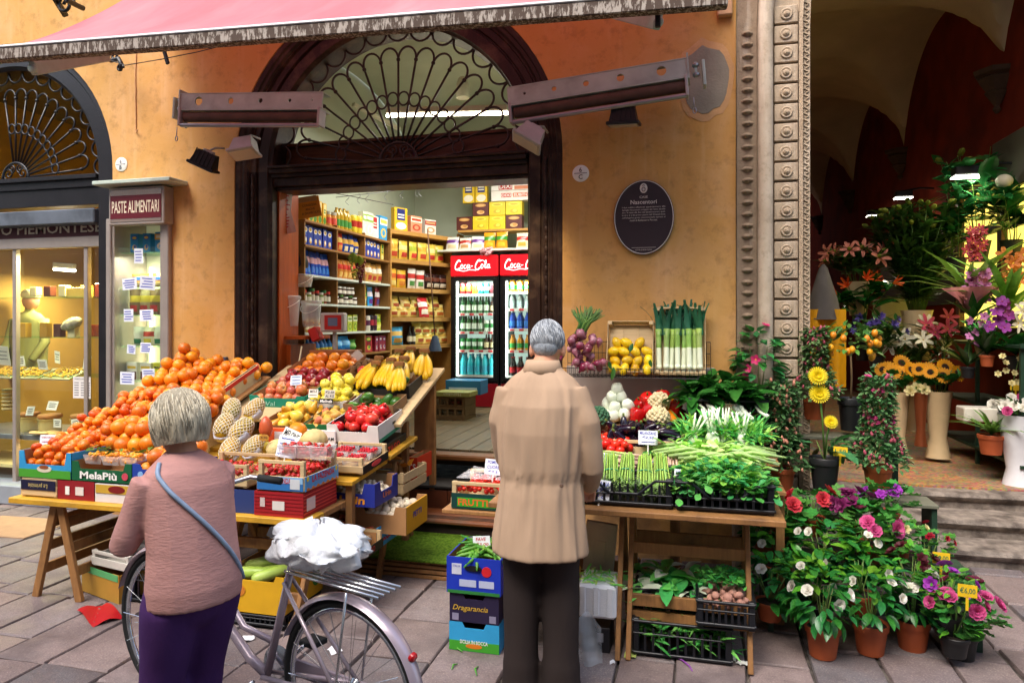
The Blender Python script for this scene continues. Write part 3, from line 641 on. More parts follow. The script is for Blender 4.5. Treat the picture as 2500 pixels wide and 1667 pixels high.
def row(name, label, cat, protos, p0, d, n, step, rz, lean=0., jx=.004, group=None, z2=None):
    """n products in a row from p0 along d; each its own thing"""
    p0, d = V(p0), V(d).normalized()
    for i in range(n):
        me = protos[i % len(protos)] if isinstance(protos, list) else protos
        tag(ob(name, me, None, T(p0+d*(step*i)+V((jit(jx), jit(jx), 0))) @ rotm(0, 0, rz+jit(.09)) @ rotm(lean+jit(.03)) @ S3(1, 1, R.uniform(.94, 1.05))), label+(', '+ORD[i] if 1 < n < 10 else ''), cat, group or label)
# ================================================================== THE GREENGROCER'S ROOM
FZ = .60; RX0, RX1, RY1, RZ1 = -3.78, -.62, 9.25, 4.75
MGRN = M('pale_green_plaster', '#c6cdb8', .85, .06, 1.5, .15, 20, .2, col2='#b6bea8', c2=(.45, .7)); MORW = woodmat('orange_stained_wood', '#b5521a', .6, .4, 2, 2, .1)
for nm, c_, d_, mt in (('shop_wall_left', (RX0-.06, 7.4, 2.6), (.1, 3.9, 4.4), MGRN), ('shop_wall_right', (RX1+.06, 7.4, 2.6), (.1, 3.9, 4.4), MGRN), ('shop_wall_back', ((RX0+RX1)/2, RY1+.05, 2.6), (3.4, .1, 4.4), MGRN), ('shop_wall_front', (-.77, YW+.46, 2.6), (.3, .08, 4.4), MGRN)):
    m = MB(); m.box(c_, d_); struct(m.build(nm, mt))
def ceil(u, v_):
    x = RX0+(RX1-RX0)*u; y = YW+.42+(RY1-YW-.42)*v_
    return (x, y, max(3.55+1.1*math.sqrt(max(0, 1-(2*u-1)**2)), 3.55+1.0*math.sqrt(max(0, 1-(2*v_-1)**2))))
m = MB(); m.grid(ceil, 30, 30, flip=True); struct(m.build('shop_ceiling', MGRN, None, 40))
m = MB(); m.box(((RX0+RX1)/2, 7.42, FZ-.05), (3.3, 3.7, .1)); shf = struct(m.build('shop_floor', M('floor_grout', '#3a342a', .9)))
mfb = woodmat('shop_floor_board', '#6a5a40', .6, .45, 1, 2, .15, '#4a4433')
for i in range(18):
    MB().box((0, 0, 0), (.17, 3.5, .02), None, 0, .002).build('floor_board', mfb, shf, False, T(RX0+.12+i*.175, 7.4, FZ+.006))
MTILE = M('brown_step_tile', '#5a2f1c', .4, .25, 7, .2, 40, .4, col2='#3a1f14'); MDARK = M('dark_rubber', '#262322', .85, .2, 20, .4, 120)
m = MB(); m.box((DX, 5.53, FZ-.02), (2.2, .16, .05), None, 0, .012); struct(m.build('wooden_sill', woodmat('sill_wood', '#7a4c26', .6, .45, 0, 2, .2)))
us = MB(); us.box((DX, 5.36, .19), (2.18, .26, .38)); usb = struct(us.build('shop_step_upper', M('step_core', '#2a1d16', .9)))
for i in range(7): MB().box((0, 0, 0), (.305, .02, .17), None, 0, .003).build('riser_tile', MTILE, usb, False, T(DX-.93+i*.31, 5.222, .285+jit(.002)))
MB().box((DX, 5.345, .395), (2.18, .28, .02), None, 0, .004).build('tread_mat', MDARK, usb)
m = MB(); m.box((DX, 5.08, .105), (2.2, .3, .2)); lsb = struct(m.build('shop_step_lower', M('step_core', '#2a1d16', .9)))
m = MB(); m.box((DX, 5.06, .215), (2.22, .34, .028), None, 0, .012)
m.build('tread', woodmat('tread_terracotta', '#8a4f2c', .6, .5, 0, 2, .3, '#5f4a38'), lsb)
for k in range(3): MB().box((0, 0, 0), (2.0, .012, .006)).build('tread_groove', M('step_core', '#2a1d16', .9), lsb, False, T(DX, 4.95+k*.03, .2285))
MTUBE = M('lit_tube', '#fff8e8', .4, 0, emis=9., em='#fff3d8')
def tubelamp(a, b, e, label, group=None, col=(1, .98, .92), drop=.05):
    t = thing('fluorescent_lamp', label, 'lamp', None, group); a, b = V(a), V(b)
    MB().tube([a, b], .016, 8).build('tube', MTUBE, t, True)
    MB().beam(a+V((0, 0, .05)), b+V((0, 0, .05)), .06, .05, (0, 1, 0), 0, .006).build('fitting', M('lamp_fitting', '#d8d6c8', .5, .05), t)
    c = (a+b)/2-V((0, 0, drop)); l = area('tube_light', c, c-V((0, 0, 1)), e, col, (b-a).length, .12)
    l.rotation_euler = (0, 0, math.atan2(b.y-a.y, b.x-a.x)); return t
tubelamp(W(944, 283, 6.6), W(1240, 277, 6.6), 24, 'long fluorescent lamp glowing behind the doorway fan grille')
l_ = area('tube_light', (-2.1, 7.6, 3.6), (-2.1, 7.6, 0), 40, (1, .96, .88), 1.4, .15)
tag(MB().lathe([(.07, 0), (.07, .13), (.05, .2), (.02, .22)], 16, T(W(1130, 240, 6.9))).build('ceiling_fan_cup', M('cream_plastic', '#d6d4bd', .5), None, 40), 'cream ceiling rose hanging above the fluorescent lamp', 'ceiling rose')
tag(MB().beam(W(862, 255, 6.8), W(975, 315, 7.4), .05, .04, (0, 0, 1), 0, .004).build('lamp_batten', M('cream_plastic', '#d6d4bd', .5), None), 'unlit batten lamp on the shop ceiling, left of the lit tube', 'lamp')
tag(MB().box((DX-DR+.008, YW+.34, 1.72), (.016, .3, 2.24)).build('door_lining', MORW, None), 'orange stained wooden panel inside the left door jamb', 'panel')
MSHW = woodmat('shelf_oak', '#a5763e', .7, .5, 1, 2, .1); MSHG = M('shelf_white', '#d5dccf', .4, .04)
su = thing('shelf_unit', 'brown wooden shelf unit of pasta along the left shop wall', 'shelf')
LV = [2.645, 2.414, 2.14, 1.873, 1.597, 1.36, 1.05]; YS = [5.79, 6.40, 7.02, 7.65]
for i, z in enumerate(LV):
    MB().box((-3.615, 6.72, z-.012), (.33, 1.88, .022), None, 0, .002).build('shelf_board', MSHG if i in (2, 3, 4) else MSHW, su)
for y in YS: MB().box((-3.62, y, 1.65), (.32, .022, 2.04), None, 0, .002).build('upright', MSHW, su)
MB().box((-3.77, 6.72, 1.75), (.012, 1.9, 2.2)).build('back_panel', woodmat('shelf_back', '#5c3d20', .7, .6, 2, 2), su)
AX = V((0, 1, 0)); HP = PI/2
def lrow(name, label, cat, pr, lv, y0_, n, st, lean=0., x=-3.53, dz=0., grp=None): row(name, label, cat, pr, (x, y0_, LV[lv]+dz), AX, n, st, HP, lean, group=grp)
lrow('juice_carton', 'yellow pineapple juice carton on top of left shelf', 'carton', carton(.075, .075, .22, '#e8b420', '#f0e2a0', '#4f8a2c', 2), 0, 5.95, 4, .085)
lrow('fruit_jar', 'red labelled peach jar on top of left shelf', 'jar', jar(.16, .045, '#d99a4a', '#d6503e', '#b9b4a0'), 0, 6.32, 2, .1)
lrow('juice_bottle', 'green labelled juice bottle on top of left shelf', 'bottle', bottle(.23, .04, '#b99326', '#3f8a35', '#caa03a', neck=.2), 0, 6.5, 4, .085)
lrow('tall_can', 'yellow tin stacked on top of left shelf', 'tin', can(.2, .05, '#e6cc3a', '#b8332a'), 0, 6.87, 2, .11)
lrow('cereal_box', 'white and green cereal box on top of left shelf', 'carton', carton(.18, .06, .27, '#dfe5d2', '#9ac046', '#f1f1ea', 1), 0, 7.12, 2, .1)
lrow('cereal_box', 'white cereal box with red print on top of left shelf', 'carton', carton(.18, .06, .26, '#ece6e0', '#b8282c', '#e2ded6', 2), 0, 7.34, 1, .1)
lrow('cereal_box', 'sky blue cereal box at the end of left shelf top', 'carton', carton(.19, .06, .29, '#3a9fd6', '#e9eef0', '#f0c95a', 1), 0, 7.52, 1, .1, x=-3.5)
PB = carton(.088, .055, .195, '#163a9e', '#f2f0ea', '#d8a93a', 0)
lrow('pasta_carton', 'dark blue pasta carton in the top left pigeonhole', 'carton', PB, 1, 5.87, 6, .09)
lrow('pasta_bag', 'red pasta bag in the top middle pigeonhole', 'bag', bag(.11, .06, .2, '#c8352a', '#e6c06a', '#d99a4a'), 1, 6.47, 2, .1)
lrow('pasta_bag', 'blue and amber pasta bag in the top middle pigeonhole', 'bag', bag(.12, .06, .2, '#1f3f94', '#d9a84c', '#e6d8b0'), 1, 6.7, 3, .11)
lrow('pasta_carton', 'dark blue pasta carton in the top right pigeonhole', 'carton', PB, 1, 7.09, 5, .088)
lrow('pasta_packet', 'yellow pasta packet beside blue cartons at shelf end', 'carton', carton(.09, .05, .2, '#d8be3e', '#3c7d34', '#e8dd90', 2), 1, 7.56, 1, .1)
lrow('spaghetti_packet', 'leaning blue spaghetti packet on second left shelf', 'packet', bag(.075, .03, .24, '#1c46a8', '#d9a4ae', '#3a78c6'), 2, 5.85, 8, .068, -.12)
lrow('pasta_bag', 'amber pasta bag on second middle shelf', 'bag', bag(.11, .06, .21, '#c87f34', '#c8352a', '#e2b35c'), 2, 6.47, 5, .1)
lrow('bread_bag', 'clear bag of rusks on second right shelf', 'bag', bag(.12, .08, .22, '#cf9c4e', '#efe7d2', '#b03a2a'), 2, 7.11, 4, .13)
lrow('spice_jar', 'small dark preserve jar on third left shelf', 'jar', [jar(.13, .033, '#4a2c1c', '#d8d2c0', '#c33228'), jar(.11, .035, '#7a8a3a', '#e2dcc8', '#d8d4c6'), jar(.14, .03, '#8a3a22', '#c8c0a8', '#2f6a3a')], 3, 5.88, 7, .075)
lrow('spread_jar', 'white labelled chocolate jar on third middle shelf', 'jar', [jar(.09, .045, '#42241a', '#ede6da', '#efece4'), jar(.1, .045, '#3a2218', '#e6dccb', '#49793a')], 3, 6.47, 5, .1)
lrow('spread_jar', 'upper white labelled chocolate jar on third middle shelf', 'jar', jar(.09, .045, '#42241a', '#ede6da', '#efece4'), 3, 6.52, 4, .1, dz=.1)
lrow('snack_bag', 'striped snack bag on third right shelf', 'bag', [bag(.13, .05, .22, '#d6c22e', '#2f8a3a', '#e8e4c0'), bag(.13, .05, .22, '#2a8fd0', '#e8e4ee', '#5a2a86'), bag(.13, .05, .22, '#7a1f2c', '#e6d8d8', '#3a2a76')], 3, 7.12, 3, .17)
lrow('tin', 'dark tin on fourth right shelf', 'tin', [can(.17, .042, '#3c2230', '#8a2a3a'), can(.17, .042, '#e0d8c8', '#5a2a4a'), can(.17, .042, '#2a1c22', '#b02a3a')], 4, 7.1, 4, .09)
lrow('snack_bag', 'lime green snack bag on fourth shelf', 'bag', bag(.13, .05, .2, '#c6cc32', '#7aa02c', '#e6e27a'), 4, 7.5, 1, .1)
lrow('tea_packet', 'lime green tea packet on fourth middle shelf', 'carton', carton(.1, .05, .17, '#b9c43a', '#e9ecc8', '#6a8a2a', 1), 4, 6.75, 2, .13)
lrow('jar', 'amber jar on fourth left shelf', 'jar', jar(.13, .04, '#b8862e', '#e9dfc0', '#c8a23a'), 4, 5.9, 5, .1)
lrow('biscuit_tube', 'red round biscuit tin on fifth right shelf', 'tin', carton(.16, .1, .19, '#b3202a', '#3f9a3a', '#e9d24a', 0), 5, 7.16, 1, .2)
lrow('biscuit_box', 'purple red biscuit carton on fifth right shelf', 'carton', carton(.1, .08, .18, '#8a1f3a', '#3d2a80', '#e8d9c8', 0), 5, 7.38, 3, .1)
text('RITZ', None, T(-3.478, 7.16, 1.46) @ SIDE, .05, INK, .09); tag(COL.objects[-1], 'black lettering on the red round biscuit tin', 'lettering')
lrow('soap_bottle', 'blue and yellow bottle on fifth left shelf', 'bottle', bottle(.19, .035, '#2f7ac0', '#e6d23a', '#e9e6da'), 5, 5.95, 6, .08)
lrow('crinkled_bag', 'bright blue plastic bag on fifth middle shelf', 'bag', bag(.2, .12, .18, '#2f8fd8', '#7fc0ee', '#1f6ab8'), 5, 6.5, 2, .17)
lrow('crinkled_bag', 'green leafy packet on fifth middle shelf', 'bag', bag(.18, .1, .15, '#3f8a34', '#8ac06a', '#2a6a2a'), 5, 6.82, 1, .17)
B0, B1 = V((-3.45, 7.68, 0)), V((-3.04, 8.62, 0)); bd = (B1-B0).normalized(); bn = V((bd.y, -bd.x, 0)); rzb = math.atan2(bd.y, bd.x); LB = (B1-B0).length
sb = thing('shelf_unit', 'light pine shelf unit of crisp bags beside the fridges', 'shelf'); MPINE = woodmat('pine_shelf', '#c2904a', .75, .5, 0, 2, .1)
LW = [2.80, 2.455, 2.11, 1.756, 1.42]; bmx = lambda z: T((B0+B1)/2-bn*.15+V((0, 0, z))) @ rotm(0, 0, rzb)
for z in LW: MB().box((0, 0, -.03), (LB, .32, .05), None, 0, .003).build('shelf_board', MPINE, sb, False, bmx(z))
for s in (-1, 1): MB().box((s*(LB/2+.012), 0, 1.75), (.022, .33, 2.1), None, 0, .002).build('upright', MPINE, sb, False, bmx(0))
MB().box((0, .165, 1.75), (LB, .012, 2.2)).build('back_panel', MPINE, sb, False, bmx(0))
def brow(name, label, cat, pr, lv, t0, n, st, lean=0., dz=0., back=.07): row(name, label, cat, pr, B0+bd*t0-bn*back+V((0, 0, LW[lv]+dz)), bd, n, st, rzb, lean)
brow('cereal_box', 'yellow and navy corn flakes box on pine shelf top', 'carton', carton(.2, .07, .28, '#e6b81e', '#16246e', '#f1efe6', 2), 0, .2, 1, .2)
brow('rusk_box', 'salmon rusk box on pine shelf top', 'carton', carton(.2, .07, .21, '#d89470', '#f0e2d0', '#b8442e', 1), 0, .45, 1, .2)
brow('biscuit_box', 'white and red biscuit box on pine shelf top', 'carton', carton(.18, .07, .18, '#e8e0d4', '#b8282e', '#caa070', 1), 0, .7, 1, .2)
YB = [bag(.15, .08, .24, '#e2c455', '#d8a53a', '#c24a2e'), bag(.15, .08, .23, '#dcbc4c', '#e9d78a', '#b83a2e'), bag(.14, .08, .24, '#d9c04e', '#a8b63a', '#c83a30')]
brow('crisp_bag', 'yellow crisp bag on the upper pine shelf', 'bag', YB, 1, .1, 6, .16)
brow('crisp_bag', 'yellow snack bag at left of middle pine shelf', 'bag', [bag(.13, .07, .22, '#d8a93c', '#c8622c', '#e6cf7a'), bag(.14, .07, .22, '#e2b63a', '#c23a2e', '#d88a3a')], 2, .08, 2, .15)
brow('snack_box', 'white snack packet on the middle pine shelf', 'packet', bag(.13, .06, .24, '#e9e6da', '#c23a34', '#4f8a42'), 2, .4, 2, .15)
brow('coffee_bag', 'dark brown coffee bag on the middle pine shelf', 'bag', bag(.16, .09, .2, '#2c1a18', '#6a3a2a', '#d9cbb4'), 2, .7, 3, .12)
YC = [bag(.16, .08, .17, '#d8c470', '#c9b04a', '#a04a2a'), bag(.17, .08, .16, '#e0cc7c', '#d2a84a', '#b8642e')]
brow('biscuit_bag', 'pale yellow biscuit bag on the lower pine shelf', 'bag', YC, 3, .1, 6, .16, -.15)
brow('biscuit_bag', 'upper pale yellow biscuit bag piled on lower pine shelf', 'bag', YC, 3, .14, 5, .17, -.3, dz=.1)
brow('biscuit_bag', 'red and white biscuit bag on the lower pine shelf', 'bag', bag(.17, .08, .26, '#c02a2e', '#efe6da', '#e8ddc8'), 3, .55, 1, .2, -.2, back=.0)
brow('pasta_bag', 'light blue pasta bag on the bottom pine shelf', 'bag', bag(.2, .1, .22, '#4aa3d0', '#d9b060', '#c99a4a'), 4, .15, 1, .2)
brow('small_bottle', 'dark bottle on the bottom pine shelf', 'bottle', bottle(.22, .03, '#1c1410', '#d9cfb0', '#2a2018'), 4, .36, 2, .07)
brow('biscuit_bag', 'pale yellow biscuit bag on the bottom pine shelf', 'bag', YC, 4, .55, 4, .14, -.15); brow('biscuit_bag', 'upper biscuit bag piled on the bottom pine shelf', 'bag', YC, 4, .5, 4, .14, -.2, dz=.12)
FYF = 8.5
def script(parent, mx, w, mat):
    """flowing script lettering drawn with a swelling pen"""
    def stroke(pts, r):
        q = []; n = len(pts)
        for i in range(n-1):
            p0_, p1_, p2_, p3_ = pts[max(i-1, 0)], pts[i], pts[i+1], pts[min(i+2, n-1)]
            for k in range(5):
                t = k/5.; t2, t3 = t*t, t*t*t
                q.append(tuple(.5*(2*p1_[a]+(p2_[a]-p0_[a])*t+(2*p0_[a]-5*p1_[a]+4*p2_[a]-p3_[a])*t2+(3*p1_[a]-p0_[a]-3*p2_[a]+p3_[a])*t3) for a in (0, 1)))
        q.append(pts[-1]); m.tube([V((a*w, b*w, .0012)) for a, b in q], [w*r*(.65+.55*abs(math.sin(PI*i/(len(q)-1)*1.5+.4))) for i in range(len(q))], 6)
    m = MB()
    def C_(x, s=1.): stroke([(x+.10*s, .10*s), (x+.075*s, .135*s), (x+.03*s, .11*s), (x-.02*s, .02*s), (x-.02*s, -.06*s), (x+.03*s, -.085*s), (x+.085*s, -.04*s)], .014)
    def o_(x): stroke([(x+.02, .03), (x-.012, .012), (x-.014, -.045), (x+.012, -.06), (x+.034, -.03), (x+.034, .018), (x+.016, .036), (x-.004, .03)], .0075)
    def c_(x): stroke([(x+.03, .02), (x+.005, .03), (x-.018, -.01), (x-.008, -.06), (x+.04, -.04)], .0075)
    def a_(x): stroke([(x+.03, .02), (x+.0, .03), (x-.02, -.02), (x, -.058), (x+.03, -.01), (x+.04, .035), (x+.034, -.05), (x+.062, -.04)], .0075)
    def l_(x): stroke([(x-.02, -.02), (x+.02, .06), (x+.022, .125), (x, .1), (x-.006, .0), (x+.004, -.055), (x+.035, -.04)], .0075)
    C_(-.43); o_(-.305); c_(-.225); a_(-.15); stroke([(-.08, -.005), (-.03, .0)], .008)
    C_(.06); o_(.185); l_(.27); a_(.335)
    stroke([(-.40, -.085), (-.25, -.115), (-.1, -.09), (.05, -.1)], .008); stroke([(.12, .1), (.2, .13), (.26, .09)], .007)
    return m.build('lettering', mat, parent, True, mx)
def fridge(x0, w, label, rows, e):
    t = thing('drinks_fridge', label, 'fridge'); h = 1.93; z0 = FZ+.015; x1 = x0+w; xm_ = (x0+x1)/2; dpt = .58; mb = M('fridge_black', '#141416', .35, .1)
    hz = z0+h-.275
    for c_, d_ in (((x0+.02, FYF+dpt/2, z0+h/2), (.04, dpt, h)), ((x1-.02, FYF+dpt/2, z0+h/2), (.04, dpt, h)), ((xm_, FYF+dpt-.02, z0+h/2), (w-.08, .04, h)), ((xm_, FYF+dpt/2, z0+h-.02), (w-.08, dpt, .04)), ((xm_, FYF+dpt/2+.02, z0+.17), (w-.08, dpt-.04, .34))):
        MB().box(c_, d_).build('cabinet_panel', mb, t)
    MB().box((xm_, FYF+.012, z0+.155), (w-.01, .03, .3), None, 0, .006).build('kick_panel', M('fridge_red', '#8c1420', .35, .05), t)
    MB().box((xm_, FYF-.01, hz+.135), (w-.006, .06, .262), None, 0, .012).build('header', M('fridge_header_red', '#c8101c', .3, .03, emis=.35, em='#d01420'), t)
    script(t, T(xm_+.005, FYF-.043, hz+.132) @ FRONT, w*.86, M('script_white', '#ffffff', .5, 0, emis=.7, em='#ffffff'))
    gz0, gz1 = z0+.36, hz-.03
    for c_, d_ in (((x0+.045, FYF+.0, (gz0+gz1)/2), (.05, .04, gz1-gz0)), ((x1-.045, FYF, (gz0+gz1)/2), (.05, .04, gz1-gz0)), ((xm_, FYF, gz0-.0), (w-.04, .041, .045)), ((xm_, FYF, gz1), (w-.04, .041, .045))):
        MB().box(c_, d_, None, 0, .005).build('door_frame', mb, t)
    MB().box((xm_, FYF+.012, (gz0+gz1)/2), (w-.14, .004, gz1-gz0-.04)).build('glass_pane', glassmat('fridge_glass', (1, 1, 1), .02, .03), t)
    MB().box((x1-.05, FYF-.035, (gz0+gz1)/2), (.016, .016, .4), None, 0, .004).build('door_handle', mb, t)
    MB().box((xm_, FYF+dpt-.05, (gz0+gz1)/2), (w-.1, .01, gz1-gz0)).build('lit_back', M('fridge_back', '#dfeee6', .6, 0, emis=.28, em='#d8f5ea'), t)
    for xx in (x0+.075, x1-.075): MB().box((xx, FYF+.045, (gz0+gz1)/2), (.016, .02, gz1-gz0-.06)).build('light_strip', M('fridge_strip', '#f6fff8', .5, 0, emis=5., em='#effff4'), t)
    for (zf, items, name, label2) in rows:
        z = gz0+zf*(gz1-gz0); m = MB(); m.box((xm_, FYF+.3, z-.01), (w-.14, .44, .012)); m.box((xm_, FYF+.078, z-.012), (w-.14, .006, .036)); m.build('wire_shelf', M('fridge_shelf', '#d9d4cf', .4, .05), t)
        if zf > .1 and zf < .75:
            for q in range(4): MB().box((0, 0, 0), (.06, .003, .026)).build('price_strip', M('strip_red', '#c0343c', .5), t, False, T(x0+.13+q*(w-.26)/3, FYF+.072, z-.012))
        n = int((w-.16)/(items[0][1]*2+.008));
        for rr_ in range(2):
            for i in range(n):
                me, r_ = items[i*len(items)//n]; tag(ob(name, me, None, T(x0+.085+r_+i*(w-.17-2*r_)/max(1, n-1), FYF+.125+rr_*.11, z)), label2+(', front row, ' if rr_ == 0 else ', back row, ')+ORD[min(i, 8)], name.split('_')[-1], label2)
    area('fridge_light', (xm_, FYF+.06, gz1-.04), (xm_, FYF+.3, gz0), e, (.85, 1, .93), w-.2, .05)
    return t
wat = bottle(.27, .042, '#2fb9c9', '#3aa9c6', '#2a8fb8', neck=.25); grb = bottle(.24, .032, '#1f5c2a', '#dfe6d8', '#c9c7b4', neck=.38); grc = can(.15, .032, '#2f7d3a', '#d9e4d4'); whc = can(.15, .033, '#dfe4d8', '#3f8a4a'); brb = bottle(.22, .03, '#3a2012', '#d8c49a', '#b08a2c', neck=.38)
sod = [can(.14, .033, '#a8242c', '#c9a13a'), can(.14, .033, '#d88a2a', '#c2452a'), can(.14, .033, '#1f8a86', '#e6e2d4'), can(.14, .033, '#5a1f2a', '#b8303a')]
S_ = lambda l, r: [(x, r) for x in l]
fridge(-2.99, .635, 'left drinks fridge with red header and lit glass door', [(.03, S_([wat], .043), 'water_bottle', 'turquoise water bottle in bottom of left fridge'), (.285, S_([grc, grc, brb], .033), 'beer_can', 'green beer can on second shelf of left fridge'), (.47, S_([grb, grb, whc], .034), 'beer_bottle', 'green beer bottle on third shelf of left fridge'), (.655, S_([grb, grb, grb, brb], .034), 'beer_bottle', 'tall green beer bottle on fourth shelf of left fridge'), (.85, S_(sod, .034), 'soda_can', 'coloured drink can on top shelf of left fridge')], 9)
col = bottle(.24, .036, '#1c0a08', '#b81c22', '#a81820', neck=.35); blu = bottle(.22, .036, '#1f4ab8', '#3a7fd8', '#e6e6ea'); orj = bottle(.2, .034, '#d8902a', '#3fa050', '#d8802a'); clr = bottle(.22, .034, '#b8c4c2', '#c8d8dc', '#3a7fd0')
fridge(-2.335, .635, 'right drinks fridge half hidden by the door jamb', [(.03, S_([col], .037), 'cola_bottle', 'dark cola bottle in bottom of right fridge'), (.285, S_([orj, blu], .036), 'juice_bottle', 'orange juice bottle on second shelf of right fridge'), (.5, S_([blu, clr], .037), 'sports_bottle', 'bright blue bottle on third shelf of right fridge'), (.7, S_([clr, whc], .036), 'water_bottle', 'clear bottle on fourth shelf of right fridge'), (.87, S_([orj, blu], .036), 'small_bottle', 'yellow capped bottle on top shelf of right fridge')], 9)
sh = thing('wall_shelf', 'white shelf above the fridges stacked with yellow cartons', 'shelf')
MB().box((-2.3, 8.68, 2.60), (1.7, .5, .025), None, 0, .003).build('shelf_board', MSHG, sh); MB().box((-2.2, 8.8, 2.87), (1.5, .3, .03), None, 0, .003).build('upper_board', MPINE, sh)
for x in (-3.0, -1.6): MB().box((x, 8.9, 2.74), (.03, .2, .24)).build('post', MPINE, sh)
XA = V((1, 0, 0))
row('crisp_bag', 'white crisp bag lying on shelf above left fridge', 'bag', [bag(.17, .07, .17, '#e4dfd2', '#6a3a86', '#d8c49a'), bag(.16, .07, .16, '#e6dccb', '#b83a34', '#c99a6a')], (-2.98, 8.52, 2.615), XA, 3, .17, 0, -.25)
row('snack_bag', 'orange and green snack bag on shelf above fridges', 'bag', bag(.15, .08, .21, '#e2921e', '#3f8a2c', '#e6b83a'), (-2.48, 8.52, 2.615), XA, 2, .16, 0, -.1)
row('crisp_bag', 'cream crisp bag at right on shelf above fridges', 'bag', bag(.16, .07, .21, '#dccfae', '#b83a34', '#c8a24a'), (-2.06, 8.52, 2.615), XA, 3, .17, 0, -.15)
BC = carton(.215, .12, .175, '#57211a', '#c88f4a', '#e0b070', 0); YK = carton(.215, .12, .175, '#dcc21c', '#e9d94a', '#c2a81a', 0)
for r_, c_ in ((0, (1, 0, 0, 1)), (1, (None, 1, 0, 0))):
    for i, q in enumerate(c_):
        if q is None: continue
        tag(ob('cake_carton', BC if q else YK, None, T(-2.87+i*.222, 8.74, 2.887+r_*.178)), ('brown' if q else 'yellow')+' cake carton in the '+('lower' if r_ == 0 else 'upper')+' row above the fridges', 'carton', 'cake cartons above the fridges')
CF = carton(.16, .07, .29, '#e6c020', '#16246e', '#f1ead0', 2)
for i in range(2): t = thing('cereal_box', 'yellow corn flakes box on top of the carton stack, '+('left' if i == 0 else 'right'), 'carton', T(-2.82+i*.172, 8.74, 3.243)); ob('box', CF, t); text('Corn', t, T(0, -.038, .235) @ FRONT, .025, WHITE, .07, 0, .01); text('flakes', t, T(0, -.038, .2) @ FRONT, .025, WHITE, .08, 0, .01)
def tbox(c, d, c1, label, txts, name='display_box'):
    t = thing(name, label, 'carton', T(c)); MB().box((0, 0, d[2]/2), d, None, 0, .003).build('box', mc(c1), t)
    for s, x, z, h, w, mt, bg in txts:
        if bg: MB().box((x, -d[1]/2-.0015, z), (w*1.12, .002, h*1.5)).build('print_panel', mc(bg), t)
        if s: text(s, t, T(x, -d[1]/2-.0035, z) @ FRONT, h, mt, w, 0, .012)
    return t
tbox((-2.2, 8.74, 3.243), (.6, .16, .13), '#e4ded2', 'lower white and orange cracker display box', [('DIXI', -.1, .07, .035, .12, WHITE, '#c2442e'), ('SUBITO', .1, .07, .035, .2, WHITE, '#c8683e')])
tbox((-2.2, 8.74, 3.376), (.6, .16, .12), '#e9e4da', 'upper white cracker display box with red print', [('VINCI', .06, .08, .035, .11, INKB, None), ('DIXI', -.11, .05, .055, .16, WHITE, '#b83226'), ('', .12, .03, .03, .2, WHITE, '#cf7a4e')])
m = MB(); R.seed(3)
for i in range(60): m.ball((jit(.07), jit(.05), jit(.04)), .018, 5, 4)
tag(stuff(m.build('paper_flower', M('pale_pink_paper', '#d8a0a6', .8), None, True, T(-2.5, 8.45, 2.58))), 'pink paper flower stuck over the left fridge header', 'flower')
sg = thing('hanging_sign', 'orange hanging board announcing home delivery', 'sign', T(W(750, 507, 5.75)) @ rotm(0, -.18, .35))
MB().box((0, 0, 0), (.24, .012, .19), None, 0, .003).build('board', mc('#d08a1e'), sg); MB().box((-.01, -.008, .075), (.22, .004, .05)).build('top_strip', mc('#a8845a'), sg)
for i, s in enumerate(('CONSEGNA', 'ANCHE', 'A DOMICILIO')): text(s, sg, T(.025, -.0085, .018-i*.036) @ FRONT, .021, INK, (.13, .085, .16)[i])
for x in (-.08, .08): MB().tube([(x, 0, .095), (x*.2, 0, .2)], .002, 4).build('chain', MBLK, sg)
for (px, py, w, h, rz, ry, ink, lab) in ((690, 492, .15, .3, .6, .08, INKR, 'upper white handwritten notice on the orange panel'), (688, 545, .2, .2, .5, -.25, INKR, 'lower crumpled pink notice on the orange panel')):
    t = thing('notice', lab, 'notice', T(W(px, py, 5.42)) @ rotm(0, ry, rz)); MB().grid(lambda u, v_: ((u-.5)*w, .012*math.sin(u*5+v_*3), (v_-.5)*h), 5, 5).build('sheet', mc('#e6ddd8' if py < 520 else '#d9b0a8'), t)
    for i in range(5): MB().box((jit(.01), -.014, h*.3-i*h*.13), (w*R.uniform(.5, .75), .001, .008)).build('handwriting', ink, t)
tag(MB().lathe([(.06, 0), (.062, .01), (.062, .23), (.055, .24), (.02, .24)], 16, T(W(728, 605, 5.85))).build('paper_roll', mc('#d5cdd0'), None, 40), 'pale kitchen paper roll hung left of the shelves', 'paper roll')
tag(MB().lathe([(.075, 0), (.085, .05), (.07, .1), (.05, .16), (.045, .2)], 14, T(W(732, 655, 5.85)) @ rotm(.2)).build('black_sack', MBLK, None, 40), 'black bag hanging under the paper roll', 'bag')
m = MB(); m.box((-3.33, 5.62, FZ+.96), (.2, .45, .03), None, 0, .003); m.box((-3.40, 5.62, FZ+.45), (.06, .42, .9)); tag(m.build('side_counter', MORW, None), 'orange counter carrying the plastic tubs', 'counter')
MTUB = filmmat('tub_plastic', (.93, .92, .9), .38, .3); NUT = M('cashew', '#cfa56e', .6, .15, 30, rnd=.1)
